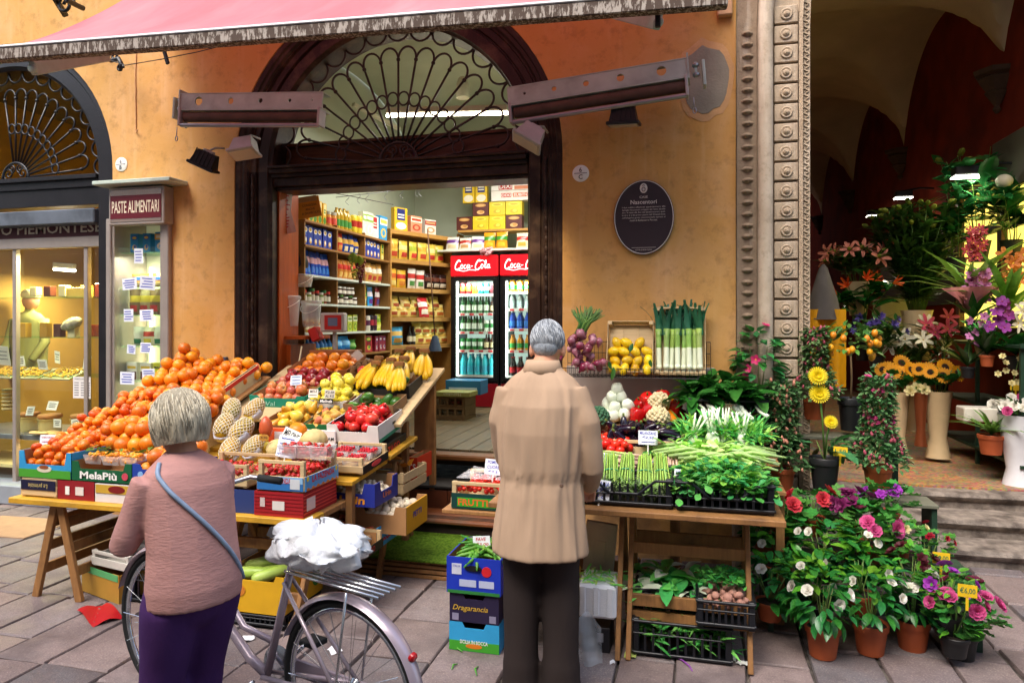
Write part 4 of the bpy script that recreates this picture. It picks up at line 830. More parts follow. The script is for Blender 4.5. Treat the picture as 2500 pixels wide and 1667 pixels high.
def tub(px, py, Y, r, h, fillh, label, nutc, logo=None):
    p = W(px, py, Y); t = thing('nut_tub', label, 'tub', T(p)); MB().lathe([(r*.8, 0), (r*.84, .02), (r, h*.88), (r*1.06, h*.89), (r*1.06, h*.97), (r*1.0, h)], 18).build('bucket', MTUB, t, 40)
    m = MB()
    for i in range(110):
        a = R.uniform(0, 6.28); q = r*.8*math.sqrt(R.random()); m.ball((q*math.cos(a), q*math.sin(a), R.uniform(.02, fillh)), (.011, .008, .008), 5, 4)
    stuff(m.build('nuts', nutc, t, True))
    MB().tube([(r*1.06*math.cos(a*.2), -r*1.06*abs(math.sin(a*.2)), h*.85-.08*math.sin(a*.2)) for a in range(0, 16)], .003, 5).build('handle', WHITE, t, True)
    if logo: MB().prism(oval(.03, .045, 18), 0, .002, T(-r*.55, -r*.86, h*.55) @ rotm(PI/2, 0, -.55)).build('sticker', mc('#b8382c'), t)
tub(700, 796, 5.55, .118, .27, .07, 'large clear tub of cashews with a red sticker', NUT, True); tub(760, 798, 5.75, .09, .24, .05, 'smaller clear tub behind the cashew tub', NUT)
tub(738, 700, 5.72, .1, .11, .09, 'low clear tub heaped with peanuts on the larger tubs', NUT)
sc_ = thing('counter_scale', 'red and silver counter scale with grey display', 'scale', T(W(815, 815, 5.55)) @ rotm(0, 0, .15))
MB().box((0, 0, .1), (.215, .1, .17), None, 0, .012).build('housing', M('scale_silver', '#b4a8a0', .35, .05), sc_); MB().box((.01, -.052, .1), (.15, .006, .125), None, 0, .003).build('face', M('scale_red', '#b8261c', .35, .05), sc_)
MB().box((.01, -.057, .105), (.085, .004, .07)).build('display', M('scale_lcd', '#6a7088', .2, .03), sc_); MB().lathe([(.018, 0), (.018, .2)], 10, T(0, .02, -.15)).build('stand', MLGREY, sc_, 40)
MB().box((-.15, .0, .06), (.08, .12, .12), rotm(0, -.4, 0), 0, .01).build('side_printer', M('scale_red', '#b8261c', .35, .05), sc_)
tag(MB().beam(W(722, 930, 5.3), W(737, 845, 5.3), .012, .006, (0, 1, 0)).build('thin_stick', mc('#e2cfa8'), None), 'thin pale wooden stick leaning by the orange panel', 'stick')
rl = thing('hook_rail', 'thin steel rail with S hooks across the shop ceiling', 'rail'); ra, rb = W(820, 482, 6.6), W(1130, 447, 8.)
MB().tube([ra, rb], .004, 6).build('rail', MSTEEL, rl, True)
for f in (.08, .16, .22, .36, .48, .6, .63):
    p = ra+(rb-ra)*f; MB().tube([p+V((.02*math.sin(k*.8), .0, -.012*k+.012)) for k in range(10)], .003, 5).build('hook', MSTEEL, rl, True)
tag(MB().tube([W(712, 450, 5.7), W(760, 462, 5.8), W(850, 478, 6.2), W(960, 500, 7.)], .004, 5).build('ceiling_chain', MIRON, None), 'thin chain strung in front of the shop shelves', 'chain')
bm_ = thing('broom', 'dark broom with long handle leaning on pine shelves', 'broom'); MB().tube([W(1044, 560, 7.9), W(1062, 825, 7.8)], .009, 6).build('handle', mc('#6a4a34'), bm_, True); MB().lathe([(.03, .06), (.05, 0), (.085, -.12), (.02, -.125)], 10, T(W(1062, 832, 7.8))).build('head', mc('#2c3a4e'), bm_, 40)
def grapes(px, py, c, lab):
    p = W(px, py, 6.3); t = thing('plastic_grapes', lab, 'grapes', T(p), 'plastic grape bunches'); m = MB()
    for i in range(40):
        z = -R.random()*.2; r_ = .045*(1+z/.24); a = R.uniform(0, 6.28); m.ball((r_*math.cos(a), r_*math.sin(a), z), .012, 6, 5)
    stuff(m.build('berries', c, t, True)); lf = MB(); lf.grid(lambda u, v_: ((u-.5)*.11*math.sin(PI*v_*.9+.15), -.03+.02*math.sin(u*6), .03-(v_-.3)*.1), 5, 5); lf.build('leaf', mc('#9ab83a'), t, True)
grapes(865, 632, M('grape_green', '#b9b83a', .2, .1), 'green plastic grape bunch hanging before the shelves'); grapes(880, 640, M('grape_red', '#6a1c24', .2, .1), 'dark red plastic grape bunch hanging before the shelves')
bc = thing('beer_crate_stack', 'stack of brown plastic beer crates in front of the fridges', 'crate stack', T(W(1107, 1062, 7.5)))
mcr = M('crate_brown', '#6a5434', .6, .12, 8)
for k in range(4):
    z = k*.115
    for c_, d_ in (((0, -.19, z+.1), (.4, .02, .025)), ((0, -.19, z+.01), (.4, .02, .02)), ((0, .19, z+.06), (.4, .02, .11)), ((-.19, 0, z+.06), (.02, .36, .11)), ((.19, 0, z+.06), (.02, .36, .11))): MB().box(c_, d_).build('crate_wall', mcr, bc)
    for i in range(5): MB().box((-.18+i*.09, -.19, z+.055), (.022, .018, .07)).build('crate_bar', mcr, bc)
t = tbox(W(1115, 965, 7.42), (.4, .3, .05), '#8a8a4a', 'upturned olive beer tray on top of the crate stack', [], 'beer_tray'); text('Heineken', t, T(0, -.152, .025) @ rotm(0, PI, 0) @ FRONT, .03, mc('#d9d8b0'), .2)
tbox(W(1140, 960, 7.75), (.42, .3, .16), '#2a6f9a', 'blue and white drinks carton behind the beer crates', [('', 0, .05, .04, .3, WHITE, '#cfe0e6')])
# ================================================================== GLASS VITRINE AND BAKERY WINDOW
MALU = M('aluminium_frame', '#a79c94', .4, .08, 8, .05, 40, .5, metal=.4)
vt = thing('display_vitrine', 'narrow lit glass vitrine with metal frame in the wall', 'vitrine')
MB().box(((VX0+VX1)/2, YW+.36, 1.4), (.56, .02, 2.4)).build('back_panel', M('vitrine_back', '#d9dcb8', .6, .05, 3, emis=.06, em='#eef0c0'), vt)
for x in (VX0+.02, VX1-.02): MB().box((x, YW+.15, 1.42), (.045, .38, 2.36), None, 0, .004).build('side_post', MALU, vt)
MB().box((VX0-.005, YW-.03, 1.42), (.05, .06, 2.36), None, 0, .006).build('front_post', MALU, vt); MB().box((VX1+.02, YW-.025, 1.42), (.06, .05, 2.36), None, 0, .006).build('front_post', MALU, vt)
gx0, gx1 = VX0+.045, VX1-.045; gw = gx1-gx0; gxm = (gx0+gx1)/2
MB().box((gxm, YW-.01, 1.35), (gw, .005, 2.0)).build('glass_pane', glassmat('clear_pane', (1, 1, 1), .02, .03), vt)
for xx in (gx0+.06, gxm+.03): MB().tube([(xx, YW+.32, .5), (xx, YW+.32, 2.2)], .013, 8).build('light_tube', M('vitrine_tube', '#fffbe0', .5, 0, emis=3.5, em='#fff6cf'), vt, True)
area('vitrine_light', (gxm, YW+.05, 2.28), (gxm, YW+.2, 1), 4, (1, .97, .8), .35, .1)
def vz(py): return W(345, py, YW+.05).z
SHV = [vz(616), vz(700), vz(769), vz(845), vz(930)]
for z in SHV: MB().box((gxm, YW+.17, z-.004), (gw-.01, .28, .008)).build('glass_shelf', glassmat('shelf_glass', (.8, 1, .85), .05, .06, (.85, .97, .9)), vt)
sgn = thing('shop_sign', 'maroon and silver sign box above the glass vitrine', 'sign')
p0, p1 = W(265, 460, YW-.12), W(400, 545, YW-.12); sx0, sx1, sz0, sz1 = p0.x, p1.x, p1.z, p0.z; sxm, szm = (sx0+sx1)/2, (sz0+sz1)/2
MB().box((sxm, YW-.06, szm), (sx1-sx0, .12, sz1-sz0), None, 0, .006).build('box', MALU, sgn)
MB().box((sxm, YW-.1225, szm), (sx1-sx0-.045, .004, sz1-sz0-.05)).build('mirror_panel', M('mirror_steel', '#d8c0b0', .12, .05, 3, metal=.8), sgn)
MB().box((sxm, YW-.1255, szm-.01), (sx1-sx0-.05, .004, (sz1-sz0)*.62)).build('maroon_band', mc('#5a0c1c'), sgn); text('PASTE ALIMENTARI', sgn, T(sxm, YW-.1285, szm-.01) @ FRONT, .105, mc('#e6d9c0'), sx1-sx0-.085, 0, .012)
MB().box((sxm+.03, YW-.1, sz1+.03), (sx1-sx0+.22, .24, .035), None, 0, .006).build('canopy', MGREYP, sgn)
def vrow(name, label, cat, pr, k, xs, lean=0.):
    for i, f in enumerate(xs): tag(ob(name, pr[i % len(pr)], None, T(gx0+gw*f, YW+.12+jit(.01), SHV[k]+.001) @ rotm(lean, 0, jit(.08))), label+', '+ORD[i], cat, label)
vrow('pasta_carton', 'blue pasta carton on the top shelf of the vitrine', 'carton', [carton(.09, .06, .17, '#1f78a8', '#2a4fa0', '#d8a93a', 0)], 0, (.2, .48)); vrow('egg_pasta_carton', 'broad blue carton on the top shelf of the vitrine', 'carton', [carton(.16, .06, .18, '#2a86b8', '#e0a83a', '#e9dcc0', 1)], 0, (.82,))
vrow('folded_packet', 'blue and orange packet on the second shelf of vitrine', 'packet', [bag(.2, .06, .12, '#c98a3a', '#2a62b0', '#e0c27a')], 1, (.26, .74))
vrow('pasta_bag', 'brown pasta bag with red stripe in the vitrine', 'bag', [bag(.125, .07, .23, '#8a6a44', '#d8b83a', '#c2352a'), bag(.125, .07, .23, '#b39a6a', '#d8b83a', '#c2352a')], 2, (.14, .38, .62, .86))
vrow('rice_bag', 'cream bag with green label in the vitrine', 'bag', [bag(.12, .07, .17, '#e0ddbf', None, '#2f7a4a'), bag(.12, .07, .17, '#e4dcae', '#c2452a', '#d8c63a')], 3, (.25, .48, .7, .9))
vrow('semolina_box', 'white carton with brown label low in the vitrine', 'carton', [carton(.12, .06, .16, '#e2dcc8', '#5a2c1a', '#d8b02a', 3)], 4, (.15, .45))
t = tbox((gx0+gw*.8, YW+.12, SHV[4]), (.17, .06, .16), '#dcd02a', 'yellow starch carton low in the vitrine', [('MAIZENA', 0, .12, .022, .14, INK, None)]); MB().box((0, -.0325, .05), (.12, .002, .05)).build('print_panel', mc('#b8a828'), t)
for i, (f, py, w, h) in enumerate(((.5, 627, .09, .13), (.3, 694, .15, .1), (.7, 692, .16, .12), (.28, 770, .1, .11), (.68, 770, .14, .1), (.34, 852, .09, .08), (.66, 848, .11, .09), (.25, 922, .15, .11), (.72, 912, .13, .1))):
    t = thing('price_note', 'white handwritten note on the vitrine glass, '+['top', 'upper left', 'upper right', 'middle left', 'middle right', 'lower left', 'lower right', 'bottom left', 'bottom right'][i], 'note', T(gx0+gw*f, YW-.02, vz(py)) @ rotm(0, jit(.08), 0))
    MB().box((0, 0, 0), (w, .002, h)).build('paper', mc('#dadfe8'), t)
    for q in range(4): MB().box((jit(.008), -.002, h*.3-q*h*.2), (w*R.uniform(.55, .82), .0008, .0075)).build('handwriting', INKB, t)
BX0, BX1 = LX-LR, LX+LR; MYEL = M('bakery_wall', '#b8944a', .8, .1, 2, .1, 20)
for nm, c_, d_, mt in (('bakery_wall_back', (-6.3, 8.6, 2), (3.4, .1, 4.4), MYEL), ('bakery_wall_right', (-5.08, 7.0, 2), (.1, 3.1, 4.4), MYEL), ('bakery_wall_left', (-7.7, 7.0, 2), (.1, 3.1, 4.4), MYEL), ('bakery_ceiling', (-6.3, 7.0, 4.25), (3.4, 3.3, .1), M('bakery_ceiling', '#6a5a3a', .8)), ('bakery_floor', (-6.3, 7.0, .1), (3.4, 3.3, .1), M('bakery_floor', '#6a4a34', .5))):
    m = MB(); m.box(c_, d_); struct(m.build(nm, mt))
bw_ = thing('bakery_window', 'bakery shop window with steel header and plinth at left', 'shop window')
zh0, zh1 = W(110, 548, YW).z, W(110, 512, YW).z
MB().box((LX, YW+.10, (zh0+zh1)/2), (2*LR-.006, .16, zh1-zh0), None, 0, .01).build('steel_header', M('blue_steel', '#6b727c', .4, .15, 5, .1, 30, metal=.4, col2='#3e4248'), bw_)
zs0 = W(110, 572, YW).z; MB().box((LX, YW+.16, (zs0+zh0)/2+.01), (2*LR-.01, .04, zh0-zs0+.06)).build('sign_band', mc('#4a0c18'), bw_); text('NO PIEMONTESE', bw_, T(-5.87, YW+.138, zs0+.075) @ FRONT, .1, mc('#d8ceb8'), 1.3, 0, .015)
MB().box((LX, YW+.16, zs0-.06), (2*LR-.01, .05, .1), None, 0, .005).build('top_rail', MALU, bw_)
MB().box((LX, YW+.14, .09), (2*LR+.3, .26, .18), None, 0, .01).build('plinth', M('plinth_grey', '#8a9098', .5, .1, 5, .1, 30), bw_)
for px in (40, 214): p = W(px, 800, YW+.18); MB().box((p.x, YW+.18, 1.3), (.045, .05, 2.3), None, 0, .005).build('mullion', MALU, bw_)
MB().box((LX, YW+.2, 1.3), (2*LR-.02, .005, 2.3)).build('glass_pane', glassmat('bakery_pane', (1, 1, 1), .02, .02), bw_)
zc = W(60, 1062, YW+.2).z
MB().box((LX, YW+.55, zc-.025), (2*LR-.02, .66, .05), None, 0, .006).build('steel_counter', MSTEEL, bw_)
MB().box((LX, YW+.55, .3), (2*LR-.02, .6, .03)).build('lower_deck', M('deck_cream', '#d8c48a', .5), bw_)
def bz(py): return W(110, py, YW+.45).z
ZB = [bz(915), bz(823), bz(727)]
for i, z in enumerate(ZB): MB().box((LX, YW+.5, z), (2*LR-.02, .36, .009)).build('glass_shelf', glassmat('shelf_glass'), bw_)
for (a, b) in (((-40, 650, 6.9), (58, 655, 6.9)), ((132, 657, 6.6), (183, 661, 6.6))): tubelamp(W(*a), W(*b), 30, 'bare fluorescent tube in the bakery, '+('left' if a[0] < 0 else 'right'), 'bakery tubes', (1, .85, .5))
m = MB(); m.box((-5.7, YW+.42, W(110, 598, YW+.4).z), (.85, .1, .05)); lt = tag(m.build('window_light', M('window_light', '#fff6d0', .5, 0, emis=4., em='#fff0b8'), None), 'bright light strip at the top of bakery window', 'lamp')
area('window_strip_light', (-5.8, YW+.46, 2.36), (-5.8, YW+.5, 1), 60, (1, .86, .45), .9, .1); area('window_deck_light', (-5.8, YW+.5, zc-.07), (-5.8, YW+.5, 0), 14, (1, .85, .45), .9, .3)
MPAS = M('egg_pasta', '#dca52c', .6, .2, 60, rnd=.1); MCOOK = M('baked_crust', '#b8793a', .6, .25, 14, .2, 50, rnd=.15)
for i, (px, w) in enumerate(((20, .34), (88, .3), (160, .34))):
    p = W(px, 903, YW+.42); p.z = ZB[0]+.006; t = thing('pasta_tray', 'tray of fresh yellow pasta on the bakery shelf, '+('left', 'middle', 'right')[i], 'tray', T(p) @ rotm(.32)); MB().box((0, 0, .008), (w, .26, .016), None, 0, .003).build('tray', M('tray_tin', '#c8b890', .4, .05, metal=.4), t)
    m = MB()
    for k in range(150): m.ball((jit(w*.44), jit(.11), .022+R.random()*.02), (.014, .010, .007), 5, 4, rotm(0, 0, 0))
    stuff(m.build('pasta', MPAS, t, True))
for i, (px, py, Y, w, h, rx) in enumerate(((50, 882, .35, .11, .1, .1), (104, 890, .3, .14, .1, .2), (140, 872, .4, .08, .12, .1), (213, 885, .35, .1, .14, 0.), (8, 868, .3, .13, .2, .3), (74, 1003, .3, .1, .09, -.3), (128, 990, .35, .12, .09, -.35), (140, 1033, .22, .09, .08, 0), (184, 1033, .22, .09, .08, 0), (200, 1080, .12, .1, .07, 0))):
    t = thing('price_card', 'small cream price card in the bakery window, '+['by left pasta tray', 'by middle pasta tray', 'tall one between trays', 'at right of trays', 'large one far left', 'on the left jar', 'on the middle cake', 'blue-white by the cookies', 'right by the cookies', 'lowest one'][i], 'card', T(W(px, py, YW+Y)) @ rotm(rx, jit(.15), jit(.2)))
    MB().box((0, 0, 0), (w, .002, h)).build('paper', mc('#ece6d2'), t)
    for q in range(3): MB().box((0, -.002, h*.22-q*h*.2), (w*R.uniform(.5, .75), .0008, .006)).build('handwriting', INK, t)
def cake(px, Y, r, label):
    p = W(px, 1050, YW+Y); p.z = zc; t = thing('cake_stand', label, 'cake', T(p)); MB().lathe([(r*.9, 0), (r*.92, .13), (r, .135), (r, .145)], 20).build('glass_drum', filmmat('drum_gold', (.85, .68, .25), .5, .1), t, 40)
    MB().lathe([(r*.85, .147), (r*.97, .16), (r*.97, .175), (r*.9, .185), (r*.4, .182), (.001, .184)], 20).build('tart', MCOOK, t, 50)
cake(72, .42, .1, 'round tart on a gold drum, left in the bakery window'); cake(122, .36, .11, 'round tart on a gold drum, middle of the bakery window'); cake(196, .42, .09, 'round tart on a gold drum, right in the bakery window')
for i, (px, Y) in enumerate(((88, .22), (108, .2), (150, .2), (172, .22), (194, .25), (130, .25))):
    p = W(px, 1050, YW+Y); p.z = zc+.015; tag(MB().lathe([(.045, 0), (.06, .006), (.055, .018), (.02, .026), (.001, .027)], 14).build('flat_cookie', M('pale_cookie', '#d2ab70', .7, .15, 20, .2, 60), None, 50, T(p) @ rotm(jit(.3), jit(.3), 0)), 'pale flat cookie on the bakery counter, '+ORD[i], 'cookie', 'cookies on the bakery counter')
for i in range(6):
    m = MB(); m.lathe([(.03, 0), (.06, .004), (.066, .014), (.06, .024), (.02, .028)], 16); p = W(22, 1000-i*9, YW+.5); tag(m.build('stacked_bread', M('white_bread', '#d6bc80', .7, .1, 15), None, 50, T(p)), 'flat white bread in the bakery stack, '+['bottom', 'second up', 'third up', 'fourth up', 'fifth up', 'top'][i], 'bread', 'stacked breads')
m = MB(); R.seed(9)
for k in range(420): a = R.random(); m.box((-5.25-.95*a, YW+.28+R.random()*.42, .32+R.random()*.12+.06*math.sin(a*9)), (.035, .02, .008), rotm(0, 0, 0) , 0)
tag(stuff(m.build('wrapped_sweets', M('gold_foil', '#d8a026', .3, .25, 30, metal=.3, rnd=.2), None)), 'golden wrapped sweets filling the bakery lower deck', 'sweets')
fb = thing('wrapped_loaf', 'loaf wrapped in crinkled clear film on the bakery shelf', 'bread', T(W(178, 800, YW+.45))); m = MB()
def loaf(u, v_):
    a = 2*PI*u; r_ = .055*math.sin(PI*v_)**.5*(1+.12*math.sin(a*5+v_*17)+.08*math.sin(v_*31)); return ((v_-.5)*.26, r_*math.cos(a), .04+r_*math.sin(a))
m.grid(loaf, 16, 14); m.build('film', M('crinkle_film', '#b9a98c', .15, .35, 25, .6, 40), fb, True, rotm(0, -.35, 0))
rb_ = random.Random(4)
for i in range(13): tag(MB().box((0, 0, .06), (.09, .07, rb_.uniform(.09, .16)), None, 0, .006).build('sweet_box', mc(rb_.choice(('#c89a3a', '#8a3a22', '#d8c89a', '#5a2c1a', '#b8862e'))), None, False, T(-5.3-i*.1, YW+.5+rb_.uniform(-.03, .05), ZB[i % 2+1]+.006)), 'small gift box on the bakery glass shelves, box '+ORD[i % 9]+(' upper' if i % 2 else ' lower'), 'box', 'gift boxes on bakery shelves')
for i in range(4): tag(MB().box((0, 0, 0), (2.2, .25, .03)).build('wall_shelf', mc('#5a3a20'), None, False, T(-6.3, 8.4, .9+i*.5)), 'brown shelf on the back bakery wall, '+('lowest', 'second', 'third', 'top')[i], 'shelf')
for i in range(36): z_ = .92+(i % 4)*.5; ob_x = -7.2+(i//4)*.24+rb_.uniform(-.04, .04); me_ = rb_.choice((jar(.22, .07, '#8a5a22', '#d8c27a', '#5a2c14'), carton(.16, .1, .24, '#7a3a1c', '#d8b04a', '#e2cc8a', 1), jar(.26, .06, '#c8a23a', '#8a4a22', '#3a2414'))); tag(ob('stored_jar', me_, None, T(ob_x, 8.36, z_)), 'dim jar or packet on the back shelves of the bakery', 'jar', 'back shelf stock of the bakery')
pb = thing('person', 'person in white cap and pale green shirt behind bakery counter', 'person', T(W(72, 770, YW+1.3)))
MB().lathe([(.20, -.62), (.21, -.4), (.22, -.2), (.20, -.06), (.13, .02), (.06, .05), (.05, .09)], 18, S3(1.1, .62, 1)).build('shirt', M('pale_green_shirt', '#a8ab6a', .8, .1, 8, .3, 12), pb, 50)
MB().ball((.02, 0, .17), (.078, .095, .11), 14, 10).build('head', M('skin', '#c08a68', .6, .05), pb, True)
MB().lathe([(.088, .2), (.098, .215), (.1, .24), (.09, .275), (.05, .3), (.001, .305)], 16, T(.02, 0, 0)).build('cap', M('cap_cream', '#d9cfa6', .8, .15, 30), pb, 50)
m = MB(); m.tube([(-.2, 0, -.05), (-.25, -.05, -.3), (-.2, -.2, -.5)], [.06, .05, .04], 8); m.tube([(.2, 0, -.05), (.27, -.04, -.3), (.26, -.2, -.5)], [.06, .05, .04], 8); m.build('sleeves', M('pale_green_shirt', '#b3c23e'), pb, True)
tag(MB().box((0, 0, 0), (.28, .1, .1), None, 0, .004).build('pantry_boxes', mc('#c2a24a'), None, False, T(W(190, 715, YW+.5))), 'yellow boxes on the upper bakery shelf', 'box')
tag(MB().box((0, 0, 0), (.6, .2, .14), None, 0, .01).build('back_shelf', mc('#d8c070'), None, False, T(W(60, 720, 8.0))), 'cream shelf box on the back bakery wall', 'box')
n_ = thing('opening_hours_notice', 'white opening hours sheet inside the bakery glass', 'notice', T(W(200, 946, YW+.17)))
MB().box((0, 0, 0), (.2, .002, .2)).build('sheet', mc('#dcd8d4'), n_); text("ORARIO D'APERTURA", n_, T(0, -.002, .08) @ FRONT, .014, INK, .17)
for q in range(6):
    for x, w in ((-.06, .05), (.04, .1)): MB().box((x, -.0018, .045-q*.023), (w, .0008, .008)).build('printed_line', M('print_grey', '#77757a', .7), n_)
tag(MB().box((0, 0, 0), (.75, .5, .012), rotm(0, 0, .05), 0, .004).build('floor_hatch', M('hatch_tan', '#9a7c60', .7, .1), None, False, T(G(30, 1287)+V((0, 0, .006)))), 'tan floor mat in front of the bakery plinth', 'mat')
# ================================================================== STALLS: crates, trestles, fruit
MPALE = woodmat('poplar_slat', '#d8bb8c', .78, .65, 0, 3, .15); MTRES = woodmat('trestle_pine', '#a87848', .7, .6, 2, 3, .2, '#6a4a30'); MYELP = M('yellow_painted_board', '#c8962a', .55, .2, 8, .2, 40, col2='#8a6a3a', c2=(.55, .75))
MCARD = M('brown_cardboard', '#a5794e', .85, .1, 10, .1, 60); MBPL = M('black_crate_plastic', '#14161c', .4, .15, 10, .1, 50)
def crmat(h): return M('carton_'+h.strip('#'), h, .6, .07, 8, .05, 60)
def tray(name, label, mx, w, d, h, cf, cside=None, lo=.55, cw=.07, sidelo=1., inner=MCARD, hole=False):
    t = thing(name, label, 'crate', mx); th = .006; mf = crmat(cf) if isinstance(cf, str) else cf; ms = crmat(cside) if cside else mf
    def panel(nm, L, l, m4, mt, c_=cw):
        m = MB(); P_ = [(-L/2, 0), (L/2, 0), (L/2, h), (L/2-c_, h), (L/2-c_-.015, h*l), (-L/2+c_+.015, h*l), (-L/2+c_, h), (-L/2, h)] if l < .99 else [(-L/2, 0), (L/2, 0), (L/2, h), (-L/2, h)]
        m.prism(P_, -th, 0, m4); k = len(m.f)-len(P_)-2; m.mi[k] = 1; return m.build(nm, [mt, inner], t)
    panel('front_panel', w, lo, T(0, -d/2, 0) @ FRONT, mf); panel('back_panel', w, lo, T(0, d/2, 0) @ rotm(PI/2, 0, PI), mf)
    panel('side_panel', d-.002, sidelo, T(w/2, 0, 0) @ SIDE, ms); panel('side_panel', d-.002, sidelo, T(-w/2, 0, 0) @ rotm(PI/2, 0, -PI/2), ms)
    MB().box((0, 0, .004), (w-.004, d-.004, .006)).build('base', inner, t)
    if hole: MB().prism([(.045*math.cos(a*.4), .014*math.sin(a*.4)) for a in range(16)], 0, .008, T(0, -d/2, h*.72) @ FRONT).build('hand_hole_shade', MBLK, t)  # no opening cut: a black plate paints the shade of the hole
    return t
def wcrate(name, label, mx, w, d, h, slats=2, hs=None, mat=MPALE, handle=True):
    t = thing(name, label, 'crate', mx); hs = hs or (h*.8)/slats-.012
    pm = MB(); pm.box((0, 0, h/2), (.025, .025, h), None, 0, .002); pm = pm.mesh('post', mat)
    for sx in (-1, 1):
        for sy in (-1, 1): ob('post', pm, t, T(sx*(w/2-.013), sy*(d/2-.013), 0))
    fm = MB(); fm.box((0, 0, 0), (w, .006, hs), None, 0, .0015); fm = fm.mesh('slat', mat); gm = MB(); gm.box((0, 0, 0), (.006, d+.01, hs), None, 0, .0015); gm = gm.mesh('slat', mat)
    for k in range(slats):
        z = .01+hs/2+k*(hs+.012)
        for s in (-1, 1): ob('slat', fm, t, T(0, s*(d/2+.002), z)); ob('slat', gm, t, T(s*(w/2+.002), 0, z))
    MB().box((0, 0, .006), (w-.01, d-.01, .008)).build('base', mat, t)
    if handle:
        for s in (-1, 1): MB().box((0, s*(d/2-.005), h-.01), (w, .012, .02), None, 0, .002).build('handle_bar', mat, t)
    return t
def pcrate(name, label, mx, w, d, h, dip=.0, mat=MBPL, nb=12):
    t = thing(name, label, 'crate', mx); bar = MB(); bar.box((0, 0, h*.35), (.012, .005, h*.62)); bar = bar.mesh('bar', mat); cn = MB(); cn.box((0, 0, h/2), (.03, .03, h), None, 0, .004); cn = cn.mesh('corner', mat)
    for sx in (-1, 1):
        for sy in (-1, 1): ob('corner', cn, t, T(sx*(w/2-.015), sy*(d/2-.015), 0))
    def rail(a, b, nm='rim', r=.016): MB().beam(a, b, r, r*.8, (0, 0, 1), 0, .003).build(nm, mat, t)
    for s in (-1, 1):
        y = s*d/2; zt = h-.012
        if dip:
            k = w*.26; rail((-w/2, y, zt), (-k-.03, y, zt)); rail((-k-.035, y, zt), (-k+.05, y, zt-dip)); rail((-k+.05, y, zt-dip), (k-.05, y, zt-dip)); rail((k-.05, y, zt-dip), (k+.035, y, zt)); rail((k+.03, y, zt), (w/2, y, zt))
        else: rail((-w/2, y, zt), (w/2, y, zt))
        rail((-w/2, y, .02), (w/2, y, .02)); rail((-w/2, y, h*.62-dip*.4), (w/2, y, h*.62-dip*.4), 'rim', .01)
        for i in range(nb): ob('bar', bar, t, T(-w/2+w*(i+.5)/nb, y, .02))
        x = s*w/2; rail((x, -d/2, zt), (x, d/2, zt)); rail((x, -d/2, .02), (x, d/2, .02))
        for i in range(int(nb*d/w)): ob('bar', bar, t, T(x, -d/2+d*(i+.5)/int(nb*d/w), .02) @ rotm(0, 0, PI/2))
    MB().box((0, 0, .01), (w-.01, d-.01, .01)).build('base', mat, t); return t
def trestle(label, c, L, H, sp, rz=0., rails=(.25, .62), lw=.05):
    """A-frame: two ladders hinged under a top bar; long axis = local x"""
    t = thing('trestle', label, 'trestle', T(c) @ rotm(0, 0, rz))
    for s in (-1, 1):
        for x in (-L/2, L/2): MB().beam((x, s*sp, 0), (x, s*.02, H), lw, lw*.55, (1, 0, 0), 0, .003).build('leg', MTRES, t)
        for f in rails:
            y = s*(sp+(.02-sp)*f); MB().box((0, y-s*.0, H*f), (L-.02, .022, .06), None, 0, .002).build('rail', MTRES, t)
    MB().box((0, 0, H+.0), (L+.08, .06, .02), None, 0, .003).build('top_bar', MTRES, t); return t
def fmesh(name, prof, mats, n=14, lobes=0, amp=0., stem=None, bend=0.):
    m = MB(); m.lathe(prof, n, None, 0, lobes, amp)
    if bend: m.v = [(x+bend*z*z, y, z) for x, y, z in m.v]
    if stem: z, r, L = stem; m.tube([(bend*z*z, 0, z), (bend*z*z+.004, 0, z+L)], [r, r*.7], 5, m=1)
    return m.mesh(name, mats, True)
def sph(r, n=8, f=1., dim=.0):
    out = []
    for j in range(n+1):
        a = PI*j/n; rr = max(.0005, r*math.sin(a)); z = -r*f*math.cos(a)
        if dim and j >= n-1: z -= dim*r*(1 if j == n else .25)
        out.append((rr, z))
    return out
def citrus(nm, c, c2):
    g = NG(nm); v = g.vec(True); oi = g.n('ShaderNodeObjectInfo'); hs = g.n('ShaderNodeHueSaturation'); cc = g.mix(g.rng(g.noise(v, 14, 4), .35, .7), C(c), C(c2)); cc = g.mix(g.rng(g.noise(v, 50, 3), .66, .74, 0, .5), cc, C('#a86a1c')); g.l(g.rng(oi.outputs['Random'], 0, 1, .487, .516), hs.inputs['Hue']); g.l(g.rng(oi.outputs['Random'], 0, 1, .82, 1.12), hs.inputs['Value']); g.l(cc, hs.inputs['Color'])
    g.col(hs.outputs[0]); g.set(.33, .45); vo = g.n('ShaderNodeTexVoronoi'); vo.inputs['Scale'].default_value = 330; g.l(v, vo.inputs['Vector']); g.bump(vo.outputs['Distance'], .22, .003); g.b.inputs['Subsurface Weight'].default_value = .0; return g.m
MGST = M('green_stem', '#5a6a2a', .7)
MORA = citrus('orange_peel', '#e57a12', '#e88c20'); MCLE = citrus('clementine_peel', '#e2680e', '#e67a16'); MLEM = citrus('lemon_peel', '#e6b80e', '#edc62a'); MKUM = citrus('kumquat_peel', '#e08a10', '#e69a20')
ORANGE = fmesh('orange', sph(.049, 9, .96, .06), [MORA, MGST], 16, stem=(.043, .004, .004)); CLEM = fmesh('clementine', sph(.037, 8, .82, .12), [MCLE, MGST], 14, 8, .012, (.026, .003, .004))
KUMQ = fmesh('kumquat', sph(.013, 6, 1.25), [MKUM, MGST], 8)
def apm(nm, c, c2, r=.3): return M(nm, c, r, .12, 9, col2=c2, c2=(.42, .68), rnd=.1, spec=.45)
